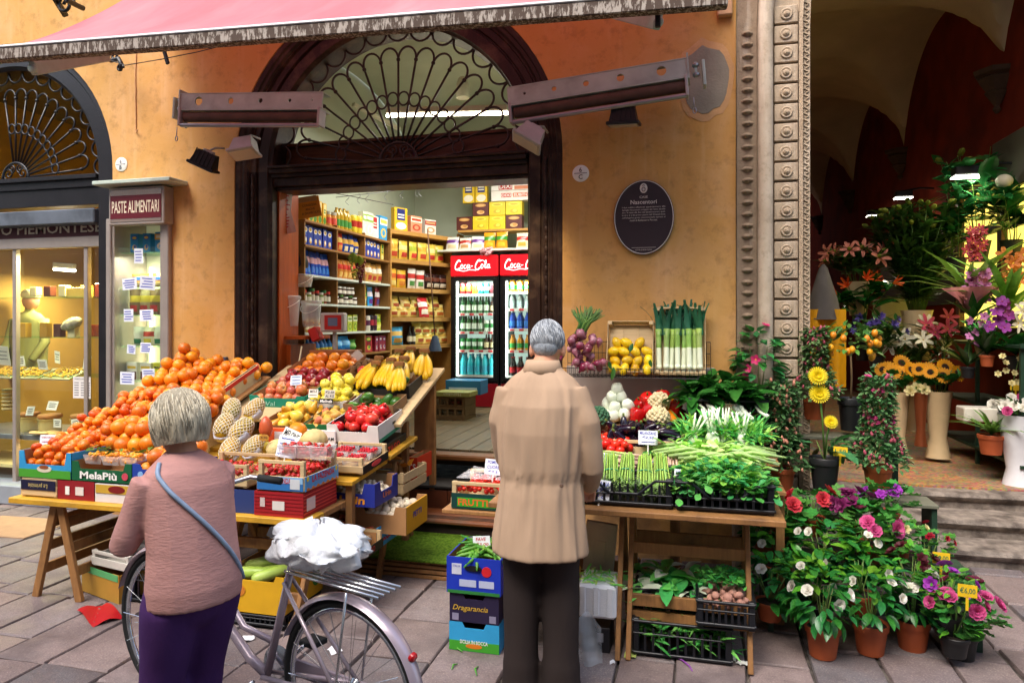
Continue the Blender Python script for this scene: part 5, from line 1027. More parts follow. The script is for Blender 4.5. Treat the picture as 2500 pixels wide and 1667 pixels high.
def apple(nm, c, c2, r=.04, n=12): return fmesh(nm, [(.0005, -r*.72), (r*.35, -r*.82), (r*.75, -r*.6), (r*.98, -r*.05), (r*.95, r*.4), (r*.66, r*.78), (r*.3, r*.8), (r*.08, r*.6)], [apm('skin_'+nm, c, c2), MGST], n, 5, .02, (r*.6, .0022, .022))
REDA = apple('red_apple', '#8c1420', '#b8342c', .043); YELA = apple('yellow_apple', '#dcc832', '#e6d860', .043); BLUA = apple('blush_apple', '#c85a3c', '#d8b45a', .042); PINA = apple('pink_apple', '#b85a4e', '#d99a6a', .042)
POME = fmesh('pomegranate', sph(.047, 8, .93)+[(.012, .046), (.016, .058)], [apm('skin_pomegranate', '#c41a1e', '#d8503a', .25), MGST], 14, 6, .02)
PEAR = fmesh('pear', [(.0005, -.045), (.03, -.04), (.042, -.012), (.037, .015), (.024, .04), (.017, .06), (.008, .07)], [apm('skin_pear', '#d6a82a', '#c8742a'), MGST], 12, stem=(.068, .002, .02))
QUIN = fmesh('quince', [(.0005, -.042), (.03, -.038), (.042, -.008), (.036, .02), (.02, .042), (.01, .05)], [apm('skin_quince', '#dcc03c', '#e6d670'), MGST], 12, 4, .04)
AVOC = fmesh('avocado', [(.0005, -.055), (.03, -.048), (.042, -.015), (.036, .02), (.024, .045), (.012, .058), (.004, .061)], [apm('skin_avocado', '#2f5a1e', '#4a7a26', .28), MGST], 12)
KIWI = fmesh('kiwi', sph(.028, 7, 1.25), [M('skin_kiwi', '#6e4a26', .9, .25, 30, .5, 160, rnd=.12), MGST], 10)
PRIC = fmesh('prickly_pear', [(.012, -.04), (.024, -.03), (.03, 0), (.027, .025), (.02, .036), (.013, .033)], [apm('skin_prickly', '#c2a83a', '#c86a4a', .55), MGST], 10)
LEMO = fmesh('lemon', [(.0005, -.05), (.008, -.046), (.02, -.036), (.032, -.012), (.032, .012), (.022, .034), (.009, .044), (.0005, .047)], [MLEM, MGST], 12)
STRAW = MB(); STRAW.lathe([(.0005, -.024), (.007, -.018), (.014, -.002), (.0145, .008), (.009, .014), (.001, .013)], 8)
for i in range(5): a = i*1.257; STRAW.add([(0, 0, .014), (.012*math.cos(a-.3), .012*math.sin(a-.3), .015), (.016*math.cos(a), .016*math.sin(a), .011), (.012*math.cos(a+.3), .012*math.sin(a+.3), .015)], [(0, 1, 2, 3)], 1)
g = NG('skin_strawberry'); v = g.vec(True); vo = g.n('ShaderNodeTexVoronoi'); vo.inputs['Scale'].default_value = 260; g.l(v, vo.inputs['Vector']); g.col(g.mix(g.rng(vo.outputs['Distance'], .1, .2), C('#d8a03a'), C('#c2121a'))); g.set(.28, .5); g.bump(vo.outputs['Distance'], .5, .003)
STRAW = STRAW.mesh('strawberry', [g.m, M('calyx_green', '#4a7a2a', .7)], True)
TOMC = fmesh('cherry_tomato', sph(.0155, 6), [apm('skin_tomato', '#cf1c14', '#dc3a1e', .18), MGST], 9, stem=(.014, .002, .004)); TOMR = fmesh('ribbed_tomato', sph(.045, 8, .75, .2), [apm('skin_tomato2', '#cc2a1a', '#d8602c', .22), MGST], 20, 7, .08, (.026, .006, .008))
TOMV = fmesh('vine_tomato', sph(.031, 7, .88, .1), [apm('skin_tomato', '#cf1c14', '#dc3a1e', .18), MGST], 12, stem=(.022, .004, .008))
EGGP = fmesh('aubergine', [(.0005, -.09), (.022, -.084), (.036, -.06), (.039, -.025), (.033, .02), (.025, .06), (.016, .08), (.008, .088)], [M('skin_aubergine', '#180a1e', .12, .2, 6, rnd=.1, spec=.55), MGST], 14, bend=1.2, stem=(.08, .011, .03))
PEPR = [fmesh('pepper', [(.006, -.045), (.025, -.05), (.036, -.03), (.042, .0), (.044, .03), (.034, .046), (.012, .04)], [apm('skin_pepper_'+c, c, c2, .15), MGST], 18, 4, .09, (.038, .006, .025)) for c, c2 in (('#b80f14', '#c8241c'), ('#d87a10', '#e09420'))]
MUSH = fmesh('mushroom', [(.008, -.015), (.009, .0), (.022, .004), (.024, .012), (.018, .022), (.008, .027), (.0005, .028)], [M('cap_cream_white', '#d8cbb2', .7, .1, 20, rnd=.1), MGST], 10)
POTA = fmesh('potato', sph(.03, 7, 1.3), [M('skin_potato', '#8a6a4c', .9, .2, 20, .4, 80, rnd=.15), MGST], 9)
SHAL = fmesh('shallot', [(.0005, -.026), (.012, -.024), (.02, -.006), (.017, .012), (.007, .026), (.003, .036)], [apm('skin_shallot', '#a03a24', '#b8582e', .25), MGST], 9)
ONIO = fmesh('onion', [(.003, -.034), (.012, -.03), (.03, -.012), (.031, .006), (.02, .024), (.008, .036), (.006, .05)], [apm('skin_onion', '#7a2440', '#c89aa4', .2), MGST], 12)
MELO = fmesh('melon', sph(.075, 10, .92, .05), [M('skin_melon', '#cbb67c', .65, .12, 25, .4, 60), MGST], 30, 10, .035, (.066, .007, .015))
PUMP = fmesh('orange_squash', sph(.06, 9, .95, .08), [M('skin_squash', '#dc8010', .4, .12, 12), MGST], 20, 8, .015)
def hx(mx, name, label, cat, me, w, d, z0, r, layers=2, j=.2, sc=(.84, 1.1), rot=1., shrink=.5, slope=0., keep=1., flat=.8, grp=None):
    """fruit heaped in offset layers inside a w x d bed at height z0 of frame mx; each fruit a thing"""
    k = 0
    for L in range(layers):
        wl, dl = w-2*r*shrink*L*2, d-2*r*shrink*L*2; nx, ny = max(1, int(wl/(2*r*.98))), max(1, int(dl/(2*r*.9)))
        for iy in range(ny):
            for ix in range(nx):
                if R.random() > keep: continue
                x = -wl/2+r+(ix+(.5 if (iy+L) % 2 else 0))*(wl-2*r)/max(1, nx-.5) if nx > 1 else 0; y = -dl/2+r+iy*(dl-2*r)/max(1, ny-1) if ny > 1 else 0
                p = mx @ V((x+jit(j*r), y+jit(j*r), z0+r*flat+L*r*1.5*flat+jit(j*r)+slope*(y+d/2))); s = R.uniform(*sc)
                tag(ob(name, me[k % len(me)] if isinstance(me, list) else me, None, T(p) @ rotm(jit(rot), jit(rot), R.uniform(0, 6.28)) @ S3(s, s, s)), label, cat, grp or label); k += 1
def card(px, py, Y, w, h, lines, ink, label, tilt=.25, rz=0., ry=0., stick=.12, c='#e8ebf2'):
    t = thing('price_card', label, 'price card', T(W(px, py, Y)) @ rotm(-tilt, ry, rz)); MB().box((0, 0, 0), (w, .002, h), None, 0, .0008).build('card', mc(c), t)
    n = len(lines)
    for i, s in enumerate(lines):
        z = h*(.5-(i+.6)/(n+.2))
        if s == '~':
            q = w*R.uniform(.32, .42); k = R.uniform(2, 3); MB().tube([(-q+2*q*a/26, -.0022, z+h*.14/n*math.sin(a*k)*(.6+.4*math.sin(a*1.3))) for a in range(27)], h*.045/n+.0006, 4).build('handwriting', ink, t); continue
        text(s, t, T(jit(.003), -.0022, z) @ FRONT @ rotm(0, 0, jit(.05)), h*.62/n, ink, min(w*.86, h*.5/n*len(s)), .15, .012)
    if stick: MB().box((0, .003, -h/2-stick/2+.02), (.008, .003, stick)).build('stick', mc('#e6e2da'), t)
    return t
def base(x, y, z, tilt=0., rz=0.): return T(x, y, z) @ rotm(0, 0, rz) @ rotm(tilt)
# ================================================================== LEFT STALL
tb = thing('stall_table', 'long yellow-edged plank table of the fruit stall', 'table')
for i, (y0_, y1_) in enumerate(((3.40, 3.585), (3.59, 3.775), (3.78, 3.965))):
    MB().box((-3.045, (y0_+y1_)/2, .603), (2.05, y1_-y0_, .035), None, 0, .004).build('plank', MYELP if i == 0 else MTRES, tb)
MB().box((-2.028, 3.415, .603), (.05, .05, .04), None, 0, .01).build('corner_cap', M('foil_tape', '#8c8880', .4, .3, 25, .3, 60, metal=.4), tb)
trestle('pine trestle under the left end of the fruit table', (-3.765, 3.86, 0), .78, .585, .165, PI/2, (.3, .55, .8)); trestle('pine trestle under the right end of the fruit table', (-2.33, 3.66, 0), .5, .585, .3, 0, (.3, .72))
trestle('pine trestle behind, under the raised fruit shelves', (-2.3, 4.55, 0), .6, .72, .3, 0, (.35, .7))
ds = thing('display_shelf', 'stepped yellow plank shelf carrying the raised fruit crates', 'display stand')
for (ya, za, yb_, zb_, x0_, x1_) in ((3.80, .735, 4.30, .775, -3.3, -1.955), (4.26, .80, 4.74, .86, -3.3, -1.92), (4.46, .985, 5.34, 1.315, -3.35, -1.93)):
    MB().beam(((x0_+x1_)/2, ya, za), ((x0_+x1_)/2, yb_, zb_), x1_-x0_, .028, (0, 0, 1), 0, .004).build('plank', MYELP if za < .9 else MPALE, ds)
for x in (-3.25, -2.0):
    for y, h in ((3.86, .74), (4.7, .98), (5.25, 1.27)): MB().box((x, y, h/2), (.045, .045, h), None, 0, .003).build('post', MTRES, ds)
ob_ = thing('sloping_board', 'sloping board under the orange heap', 'display board'); MB().beam((-3.72, 3.9, .86), (-3.72, 5.0, 1.25), .85, .02, (0, 0, 1), 0, .003).build('board', MTRES, ob_)
for x in (-4.05, -3.4): MB().box((x, 4.9, .6), (.045, .045, 1.2)).build('post', MTRES, ob_)
def at(px, Y): return W(px, 785, Y).x
z0 = .622; YF = 3.44
def bx(pxa, pxb): a, b = at(pxa, YF), at(pxb, YF); return (a+b)/2, b-a
x, w = bx(50, 135); t = wcrate('wooden_crate', 'wooden crate with navy label at left table end', base(x, YF+.17, z0), w, .32, .115, 1, .06, MPALE, True); MB().box((0, -.168, .075), (w*.98, .003, .06)).build('label_strip', mc('#1c1c38'), t); text('Le primizie', t, T(0, -.1705, .075) @ rotm(0, PI, 0) @ FRONT, .036, mc('#d8c27a'), w*.55, .1)
x, w = bx(137, 227); t = tray('red_carton', 'plain red carton on the table under the clementines', base(x, YF+.17, z0), w, .32, .115, '#8e1620', lo=1); MB().box((.03, -.163, .055), (.06, .002, .05)).build('sticker', mc('#dcd0c8'), t); MB().box((-.06, -.163, .055), (.03, .002, .05)).build('barcode', WHITE, t)
x, w = bx(229, 365); t = tray('white_carton', 'white and yellow printed carton on the orange table', base(x, YF+.17, z0), w, .32, .11, '#d8d4d6', lo=1); MB().box((0, -.163, .08), (w*.97, .002, .05)).build('printed_band', mc('#c8a03a'), t); MB().prism(oval(.06, .022, 16), 0, .003, T(-.04, -.163, .08) @ FRONT).build('print_fruit', mc('#7a1c1c'), t)
x, w = bx(367, 490); tray('white_carton', 'white carton half hidden behind the cyclist', base(x, YF+.17, z0), w, .32, .11, '#dcd8d4', lo=1)
x, w = bx(495, 620); tray('blue_carton', 'dark blue carton behind the cyclist on the table', base(x, YF+.17, z0), w, .32, .13, '#27386e', lo=1)
x, w = bx(622, 742); t = tray('red_carton', 'striped red carton under the strawberry crate', base(x, YF+.18, z0), w, .37, .135, M('carton_red_stripe', '#9e1a22', .55, .05), lo=1)
for k in range(6):
    MB().box((w/2+.0015, 0, .02+k*.02), (.001, .365, .007)).build('stripe', mc('#d8483c'), t); MB().box((0, -.1865, .02+k*.02), (w*.98, .001, .004)).build('stripe', mc('#7a1018'), t)
MB().box((.0, -.1875, .06), (.075, .001, .05)).build('sticker', mc('#dcd6d0'), t); MB().box((-.1, -.1875, .075), (.03, .001, .05)).build('barcode', mc('#c8b8b4'), t); MB().box((w/2+.003, -.11, .065), (.001, .09, .07)).build('white_print', mc('#e2c8c4'), t)
z1 = z0+.12
x, w = bx(43, 170); t = tray('clementine_carton', 'sky blue and green carton of clementines at far left', base(x, YF+.2, z1), w, .38, .16, '#2f92c8', lo=.5, cw=.035); MB().box((0, -.193, .026), (w*.995, .0022, .05)).build('green_print', mc('#4a9a30'), t); MB().prism(oval(.055, .02, 18), 0, .004, T(0, -.192, .055) @ FRONT).build('emblem', mc('#d9cfb4'), t); MB().prism(oval(.035, .012, 14), .004, .006, T(0, -.192, .068) @ FRONT).build('emblem_top', mc('#8a4a2a'), t)
hx(base(x, YF+.2, z1), 'clementine', 'clementine in the sky blue carton at far left', 'clementine', CLEM, w-.02, .36, .05, .037, 3, shrink=.1, slope=.12)
x, w = bx(172, 318); t = tray('kumquat_tray', 'dark green tray of kumquat punnets in front of oranges', base(x, YF+.16, z1), w, .3, .115, '#0f5a34', lo=.62, cw=.045); text('MelaPiù', t, T(-.02, -.1535, .036) @ FRONT, .045, WHITE, w*.62, 0, .03); MB().prism(oval(.022, .022, 14), 0, .003, T(w*.4, -.153, .04) @ FRONT).build('apple_logo', mc('#c8485a'), t)
pmx = base(x, YF+.16, z1)
for i, (dx_, dy) in enumerate(((-.12, -.05), (.02, -.06), (.14, -.05), (-.05, .08), (.1, .08))):
    q = pmx @ T(dx_, dy, .09); tu = thing('fruit_punnet', 'clear punnet of kumquats in the green tray, '+ORD[i], 'punnet', q, 'kumquat punnets'); MB().add([(-.055, -.04, 0), (.055, -.04, 0), (.055, .04, 0), (-.055, .04, 0), (-.068, -.05, .055), (.068, -.05, .055), (.068, .05, .055), (-.068, .05, .055)], [(0, 1, 5, 4), (1, 2, 6, 5), (2, 3, 7, 6), (3, 0, 4, 7)]).build('box', filmmat('punnet_film'), tu)
    hx(q, 'kumquat', 'small kumquat in the punnets of the green tray', 'kumquat', KUMQ, .12, .085, .012, .0135, 3, shrink=.12, rot=1.5)
LEAFG = []
def leafmesh(nm, prof, mats, fold=.25, droop=.15, n=None, cup=0.):
    """single leaf along +Y from the origin; prof = [(t, halfwidth)]"""
    m = MB(); vs = []; fs = []
    for t, hw in prof: z = -droop*t*t; vs += [(-hw, t, z+hw*fold), (0, t, z), (hw, t, z+hw*fold)]
    for i in range(len(prof)-1): a = i*3; fs += [(a, a+1, a+4, a+3), (a+1, a+2, a+5, a+4)]
    m.add(vs, fs); return m.mesh(nm, mats, True)
def lmat(nm, c, c2=None, rough=.32, thin=.22, hue=.02): return M(nm, c, rough, .22, 18, .12, 60, .45, rnd=.22, hue=hue, thin=thin, col2=c2, c2=(.5, .75))
LOV = [(0, .01), (.15, .14), (.4, .22), (.65, .2), (.85, .11), (1, .004)]
LFD = leafmesh('leaf', LOV, lmat('leaf_dark', '#255a1e', '#3a7a28')); LFO = leafmesh('leaf', LOV, lmat('leaf_olive', '#6a8a3a', '#8a9a4a'))
for i in range(26):
    q = pmx @ V((jit(.2), jit(.12), .165+jit(.012))); s = R.uniform(.05, .08); o = ob('leaf', LFO, None, T(q) @ rotm(jit(.6), jit(.6), R.uniform(0, 6.3)) @ S3(s, s, s)); tag(o, 'loose olive green leaf among the kumquats', 'leaf', 'leaves among the kumquats')
x, w = bx(320, 440); t = tray('blue_tray', 'royal blue tray of oranges beside the kumquats', base(x, YF+.17, z1), w, .32, .12, '#1f3f9a', lo=.75, cw=.05); text('3', t, T(-.03, -.163, .05) @ FRONT, .05, mc('#c86a8a'), None, 0, .02); MB().prism(oval(.018, .018, 16), 0, .003, T(-.11, -.163, .06) @ FRONT).build('badge', mc('#8ab4e0'), t)
hx(base(x, YF+.17, z1), 'orange', 'orange in the royal blue tray', 'orange', ORANGE, w-.02, .3, .04, .046, 2, shrink=.2, slope=.25)
x, w = bx(445, 600); wcrate('strawberry_crate', 'pale crate of strawberries partly hidden by the cyclist', base(x, YF+.18, z1+.02), w, .34, .13, 1, .05); hx(base(x, YF+.18, z1+.02), 'strawberry', 'strawberry in the crate behind the cyclist', 'strawberry', STRAW, w-.03, .3, .06, .017, 1, shrink=.1, rot=2, keep=.75)
x, w = bx(630, 742); t = wcrate('strawberry_crate', 'open wooden strawberry crate with red and blue lettered sides', base(x, YF+.185, z0+.139), w, .37, .17, 1, .075, MPALE);
MB().box((0, -.193, .045), (w*1.0, .003, .075)).build('front_print', mc('#2f6fb0'), t); MB().box((0, -.195, .065), (w*.99, .002, .034)).build('front_sky', mc('#8ab0d0'), t); text('LA FAZENDA', t, T(.0, -.1965, .062) @ FRONT, .03, mc('#b81c2c'), w*.5, 0, .02)
MB().box((.0+w*.33, -.1965, .045), (.06, .001, .055)).build('sticker', mc('#c8ccd0'), t)
MB().box((w/2+.0075, 0, .045), (.003, .37, .08)).build('side_print', mc('#5a9ed8'), t); text('LA FAZENDA', t, T(w/2+.0105, .01, .062) @ SIDE, .036, mc('#c81c26'), .25, 0, .03)
m = MB()
m.prism([(-.17+i*.012, .012+.007*math.sin(i*1.4)) for i in range(29)]+[(.17, .002), (-.17, .002)], 0, .001, T(w/2+.0092, 0, .004) @ SIDE); m.build('wave_print', mc('#d8782a'), t)
for yy in (-.16, .16): MB().prism(oval(.012, .014, 12), 0, .001, T(w/2+.0095, yy, .07) @ SIDE).build('print_star', mc('#e8d03a'), t)
smx = base(x, YF+.185, z0+.139); hx(smx, 'strawberry', 'bright strawberry loose in the lettered crate', 'strawberry', STRAW, w-.04, .33, .07, .0165, 2, shrink=.05, rot=2.2, keep=.8)
for i, (dx_, dy) in enumerate(((-.1, .09), (.0, .1), (.1, .09))):
    q = smx @ T(dx_, dy, .135); tu = thing('strawberry_punnet', 'clear punnet heaped with strawberries, '+('left', 'middle', 'right')[i], 'punnet', q); MB().add([(-.05, -.045, 0), (.05, -.045, 0), (.05, .045, 0), (-.05, .045, 0), (-.062, -.055, .075), (.062, -.055, .075), (.062, .055, .075), (-.062, .055, .075)], [(0, 1, 5, 4), (1, 2, 6, 5), (2, 3, 7, 6), (3, 0, 4, 7)]).build('box', filmmat('punnet_film'), tu)
    MB().tube([(-.064, -.057, .076), (.064, -.057, .076), (.064, .057, .076), (-.064, .057, .076)], .0028, 5, True).build('rim', filmmat('punnet_film'), tu)
    hx(q, 'strawberry', 'strawberry in the clear punnets above the crate', 'strawberry', STRAW, .105, .095, .02, .0165, 3, shrink=.08, rot=2.2)
def Hh(x, y): return .885+(y-3.6)*.30+.02*math.exp(-((x+4.02)**2/.03+(y-4.88)**2/.05))+.03*math.exp(-((x+3.62)**2/.02+(y-4.3)**2/.06))
R.seed(21)
def slope_pile(x0_, x1_, y0_, y1_, r, me, name, label, cond, up=0.):
    iy = 0; y = y0_
    while y < y1_:
        x = x0_+(r if iy % 2 else 0)
        while x < x1_:
            if cond(x, y):
                s = R.uniform(.85, 1.1); tag(ob(name, me, None, T(x+jit(r*.15), y+jit(r*.15), Hh(x, y)+up+jit(r*.25)) @ rotm(jit(.7), jit(.7), R.uniform(0, 6)) @ S3(s, s, s)), label, name, label)
            x += 2*r*1.0
        y += r*1.62; iy += 1
isC = lambda x, y: x < -3.72+.16*(4.45-y)*.3 and y < 4.47
slope_pile(-4.08, -3.3, 3.78, 5.05, .038, CLEM, 'clementine', 'clementine on the left slope of the heap', isC); slope_pile(-4.06, -3.74, 3.82, 4.42, .037, CLEM, 'clementine', 'clementine on the left slope of the heap', lambda x, y: isC(x, y) and R.random() < .55, .05)
notC = lambda x, y: not isC(x, y) and x > -4.12 and (x < -3.28+(4.4-y)*.0)
slope_pile(-4.08, -3.18, 3.72, 4.45, .047, ORANGE, 'orange', 'large orange on the right slope of the heap', lambda x, y: notC(x, y) and x > -3.74, .0); slope_pile(-3.7, -3.25, 3.78, 4.4, .047, ORANGE, 'orange', 'large orange on the right slope of the heap', lambda x, y: R.random() < .5, .065)
slope_pile(-4.1, -3.36, 4.5, 5.06, .0485, ORANGE, 'orange', 'large orange in the back of the heap by the wall', lambda x, y: True); slope_pile(-4.06, -3.8, 4.55, 5.02, .0485, ORANGE, 'orange', 'large orange in the back of the heap by the wall', lambda x, y: True, .075); slope_pile(-4.04, -3.9, 4.72, 4.98, .0485, ORANGE, 'orange', 'large orange in the back of the heap by the wall', lambda x, y: True, .13)
tag(ob('orange', ORANGE, None, T(-4.0, 4.86, Hh(-4., 4.86)+.2)), 'single orange at the very top of the heap', 'orange', 'oranges of the heap')
slope_pile(-3.8, -3.44, 4.7, 5.02, .0485, ORANGE, 'orange', 'large orange in the back of the heap by the wall', lambda x, y: R.random() < .6, .07)
for i, (px, py, Y) in enumerate(((278, 1010, 4.2), (240, 1030, 4.05), (258, 1088, 3.85), (335, 1020, 4.2), (345, 1048, 4.1), (285, 1035, 4.1), (545, 928, 4.95))):
    tag(MB().grid(lambda u, v_: ((u-.5)*.07, (v_-.5)*.06, .012*math.sin(u*9+i)+.012*math.cos(v_*8+i*2)), 7, 7).build('paper_wrapper', M('red_wrap', '#b01428', .35, .2, 25), None, True, T(W(px, py, Y)) @ rotm(.9+jit(.3), jit(.3), jit(.8))), 'crumpled red wrapper among the oranges, '+['upper left', 'left', 'lowest', 'upper right', 'right', 'middle', 'far right by the crate edge'][i], 'wrapper', 'red wrappers')
tt = tray('orange_crate', 'tilted pale crate with red edge right of the orange heap', base(-3.36, 4.72, 1.12, .35), .03, .5, .16, '#c8b48a', lo=1); MB().box((.017, 0, .145), (.003, .5, .03)).build('red_edge', mc('#c22a20'), tt)
card(382, 933, 4.62, .13, .075, ['~', '~', '~'], INKB, 'white price card high on the orange heap', .25, 0, .05, .1, '#dfeaf4'); card(384, 1030, 4.02, .13, .08, ['~', '~'], INKR, 'white price card on the orange slope beside the cyclist', .3, 0, .25); card(117, 1078, 3.72, .135, .09, ['~', '~', '~'], INKR, 'price card with red writing over the clementines', .15, 0, -.03, .1)
MNET = M('foam_net', '#d8cdb4', .8, .06); MPAP = apm('skin_papaya', '#c79a2a', '#7a8a30', .35)
def netfruit(px, py, Y, s, rz, lab):
    t = thing('wrapped_papaya', lab, 'papaya', T(W(px, py, Y)) @ rotm(-.75, 0, rz) @ S3(s*1.08, s*1.08, s*1.08)); pr = [(.001, -.085), (.03, -.075), (.052, -.03), (.05, .02), (.035, .06), (.012, .085), (.001, .09)]
    MB().lathe(pr, 14).build('fruit', MPAP, t, True)
    m = MB()
    def R_(z):
        for (r0, z0_), (r1, z1_) in zip(pr, pr[1:]):
            if z0_ <= z <= z1_: return r0+(r1-r0)*(z-z0_)/(z1_-z0_)
        return .01
    for k in range(14):
        for sg_ in (-1, 1): m.tube([((R_(-.07+q*.0125)+.003)*math.cos(k*PI/7+sg_*q*.224), (R_(-.07+q*.0125)+.003)*math.sin(k*PI/7+sg_*q*.224), -.07+q*.0125) for q in range(12)], .0022, 4)
    stuff(m.build('foam_net', MNET, t, True)); m = MB(); m.lathe([(.012, -.088), (.042, -.078), (.058, -.03), (.058, .0)], 14, None, 0, capt=False); m.v = [(x, y+.006, z) if y > -.01 else (x*1.0, y*.2, z-.004) for x, y, z in m.v]; m.build('paper_cup', M('tissue_paper', '#cfd2de', .8, .06), t, True)
for i, a in enumerate(((566, 1000, 4.25, 1.05, .4), (622, 998, 4.3, 1.0, -.35), (548, 1040, 4.05, 1.1, .3), (590, 1050, 4.0, 1.1, -.5), (620, 1090, 3.9, .95, -.4), (562, 1098, 3.88, 1.05, .2))): netfruit(*a, 'papaya in white foam net beside the cyclist, '+['upper left', 'upper right', 'middle left', 'middle right', 'lower right', 'lower left'][i])
ms = fmesh('halved_papaya', [(.001, -.07), (.03, -.06), (.045, -.02), (.04, .03), (.02, .065), (.001, .075)], [apm('skin_papaya_ripe', '#b8482a', '#c86a3a', .35), MGST]); tag(ob('papaya', ms, None, T(W(649, 1043, 4.05))), 'reddish bare papaya standing behind the melons', 'papaya'); tag(MB().lathe([(.02, -.06), (.038, -.04), (.04, .0), (.03, .03)], 12).build('small_papaya', MPAP, None, True, T(W(645, 1090, 3.95))), 'brown-green papaya leaning left of the melons', 'papaya')
m = MB(); m.prism(oval(.034, .022, 18), 0, .002, FRONT @ rotm(0, 0, .1)); o = tag(m.build('price_tag', mc('#b8863a'), None, False, T(W(645, 1068, 3.86))), 'oval brown price tag below the red papaya', 'price card'); text('4,90', o, T(0, -.003, 0) @ FRONT, .016, INK, .045)
tbox(W(690, 1092, 4.15), (.2, .03, .13), '#d8582a', 'orange printed box end behind the melons', [('', 0, .07, .05, .09, WHITE, '#d8d8dc')], 'fruit_box')
for i, (px, py, Y, s) in enumerate(((680, 1098, 3.93, 1.), (720, 1090, 3.95, 1.05), (768, 1075, 4.0, 1.08))): tag(ob('melon', MELO, None, T(W(px, py, Y)) @ rotm(jit(.5), jit(.5), jit(3)) @ S3(s, s, s)), 'pale ribbed melon behind the strawberries, '+('left', 'middle', 'right')[i], 'melon', 'pale melons')
tag(ob('squash', PUMP, None, T(W(727, 1052, 4.05)) @ rotm(.3, .2, 0)), 'round bright orange squash above the melons', 'squash')
card(700, 1090, 3.76, .125, .13, ['~', '~', '~', '~'], INKB, 'large white price card stuck in the strawberries', .2, 0, .12, .22, '#dfe8f6'); card(712, 1062, 3.86, .12, .07, ['MELONE'], INK, 'white melon card tilted behind the strawberry card', .25, 0, .35, 0, '#f0efe6')
t = wcrate('raspberry_crate', 'pale crate of film-wrapped raspberry punnets', base(-2.1, 4.06, .79, .09), .34, .36, .1, 1, .04); rmx = base(-2.1, 4.06, .79, .09); MB().box((.176, 0, .025), (.003, .36, .05)).build('side_print', mc('#15161a'), t); MB().prism(oval(.07, .016, 18), 0, .002, T(.178, 0, .026) @ SIDE).build('print_oval', mc('#d8484a'), t)
MRAS = fmesh('raspberry', sph(.009, 5, 1.1), [M('skin_raspberry', '#b80f26', .4, .2, 60, .6, 200, rnd=.15), MGST], 7)
for i, (dx_, dy) in enumerate(((-.08, -.08), (.08, -.08), (-.08, .08), (.08, .08))):
    q = rmx @ T(dx_, dy, .04); tu = thing('raspberry_punnet', 'clear punnet of raspberries, '+('front left', 'front right', 'back left', 'back right')[i], 'punnet', q); MB().add([(-.06, -.06, 0), (.06, -.06, 0), (.06, .06, 0), (-.06, .06, 0), (-.07, -.07, .045), (.07, -.07, .045), (.07, .07, .045), (-.07, .07, .045)], [(0, 1, 5, 4), (1, 2, 6, 5), (2, 3, 7, 6), (3, 0, 4, 7)]).build('box', filmmat('punnet_film'), tu)
    hx(q, 'raspberry', 'small raspberry in the film-wrapped punnets', 'raspberry', MRAS, .12, .12, .02, .0095, 2, shrink=.1, keep=.8)
t = tbox(W(760, 1085, 4.2), (.36, .012, .1), '#d9d2d0', 'white carton end with lettering behind raspberries', [('DREAM', .12, .045, .02, .1, INK, None)], 'carton_end')
def tr(name, label, px0, px1, Y, z, tilt, d, h, c, lo=.75, **k):
    xa_, xb_ = at(px0, Y), at(px1, Y); mx = base((xa_+xb_)/2, Y+d/2, z+d/2*math.tan(tilt), tilt); return tray(name, label, mx, xb_-xa_, d, h, c, lo=lo, **k), mx, xb_-xa_
t, mx, w = tr('pear_tray', 'brown tray of pears and quinces in mid stall', 640, 742, 4.27, .92, .2, .36, .09, '#7a5230'); hx(mx, 'pear', 'golden pear in the mid stall tray', 'pear', [PEAR, QUIN, PEAR], w-.03, .33, .02, .041, 2, shrink=.4, rot=.9, sc=(.8, 1.0));
hx(mx @ T(0, .1, .08), 'quince', 'yellow quince at the back of the pear tray', 'quince', QUIN, w-.05, .14, .0, .041, 1, rot=.9)
t, mx, w = tr('prickly_pear_tray', 'green lined tray of prickly pears', 744, 802, 4.25, .93, .2, .36, .08, '#1f6a3a'); hx(mx, 'prickly_pear', 'prickly pear in the green lined tray', 'prickly pear', PRIC, w+.02, .34, .02, .029, 2, shrink=.3, rot=1.4)
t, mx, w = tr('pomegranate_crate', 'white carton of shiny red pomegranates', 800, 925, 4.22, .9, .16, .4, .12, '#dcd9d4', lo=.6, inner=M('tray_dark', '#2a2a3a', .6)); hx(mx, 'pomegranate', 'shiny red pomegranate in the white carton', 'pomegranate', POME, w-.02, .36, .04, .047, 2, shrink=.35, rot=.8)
MB().box((w/2+.001, 0, .012), (.001, .39, .024)).build('green_stripe', mc('#2f8a6a'), t); MB().box((w/2+.001, .05, .07), (.001, .05, .018)).build('hand_hole_shade', MBLK, t)  # shade of the side hand hole put in as a black slip
bxz = thing('crate_side', 'black and red lettered crate under the pomegranates', 'crate', base(-1.97, 4.43, .845, .1)); MB().box((-.12, 0, 0), (.24, .44, .09), None, 0, .003).build('box', M('zago_black', '#241a18', .5), bxz); text('ZAGO', bxz, T(.0015, 0, 0) @ SIDE, .05, mc('#c8242a'), .2, 0, .02)
t, mx, w = tr('apple_tray', 'teal lettered tray of blush apples at left', 612, 748, 4.62, 1.05, .24, .36, .1, '#1a8a72', lo=.8); text('Val', t, T(.14, -.1835, .04) @ FRONT, .04, WHITE, .08, .2, .02); text('Val', t, T(-.06, -.1835, .04) @ FRONT, .035, mc('#a8e0d0'), .08, .2); hx(mx, 'apple', 'blush apple in the teal lettered tray', 'apple', [BLUA, PINA, BLUA], w-.03, .33, .03, .042, 2, shrink=.3)
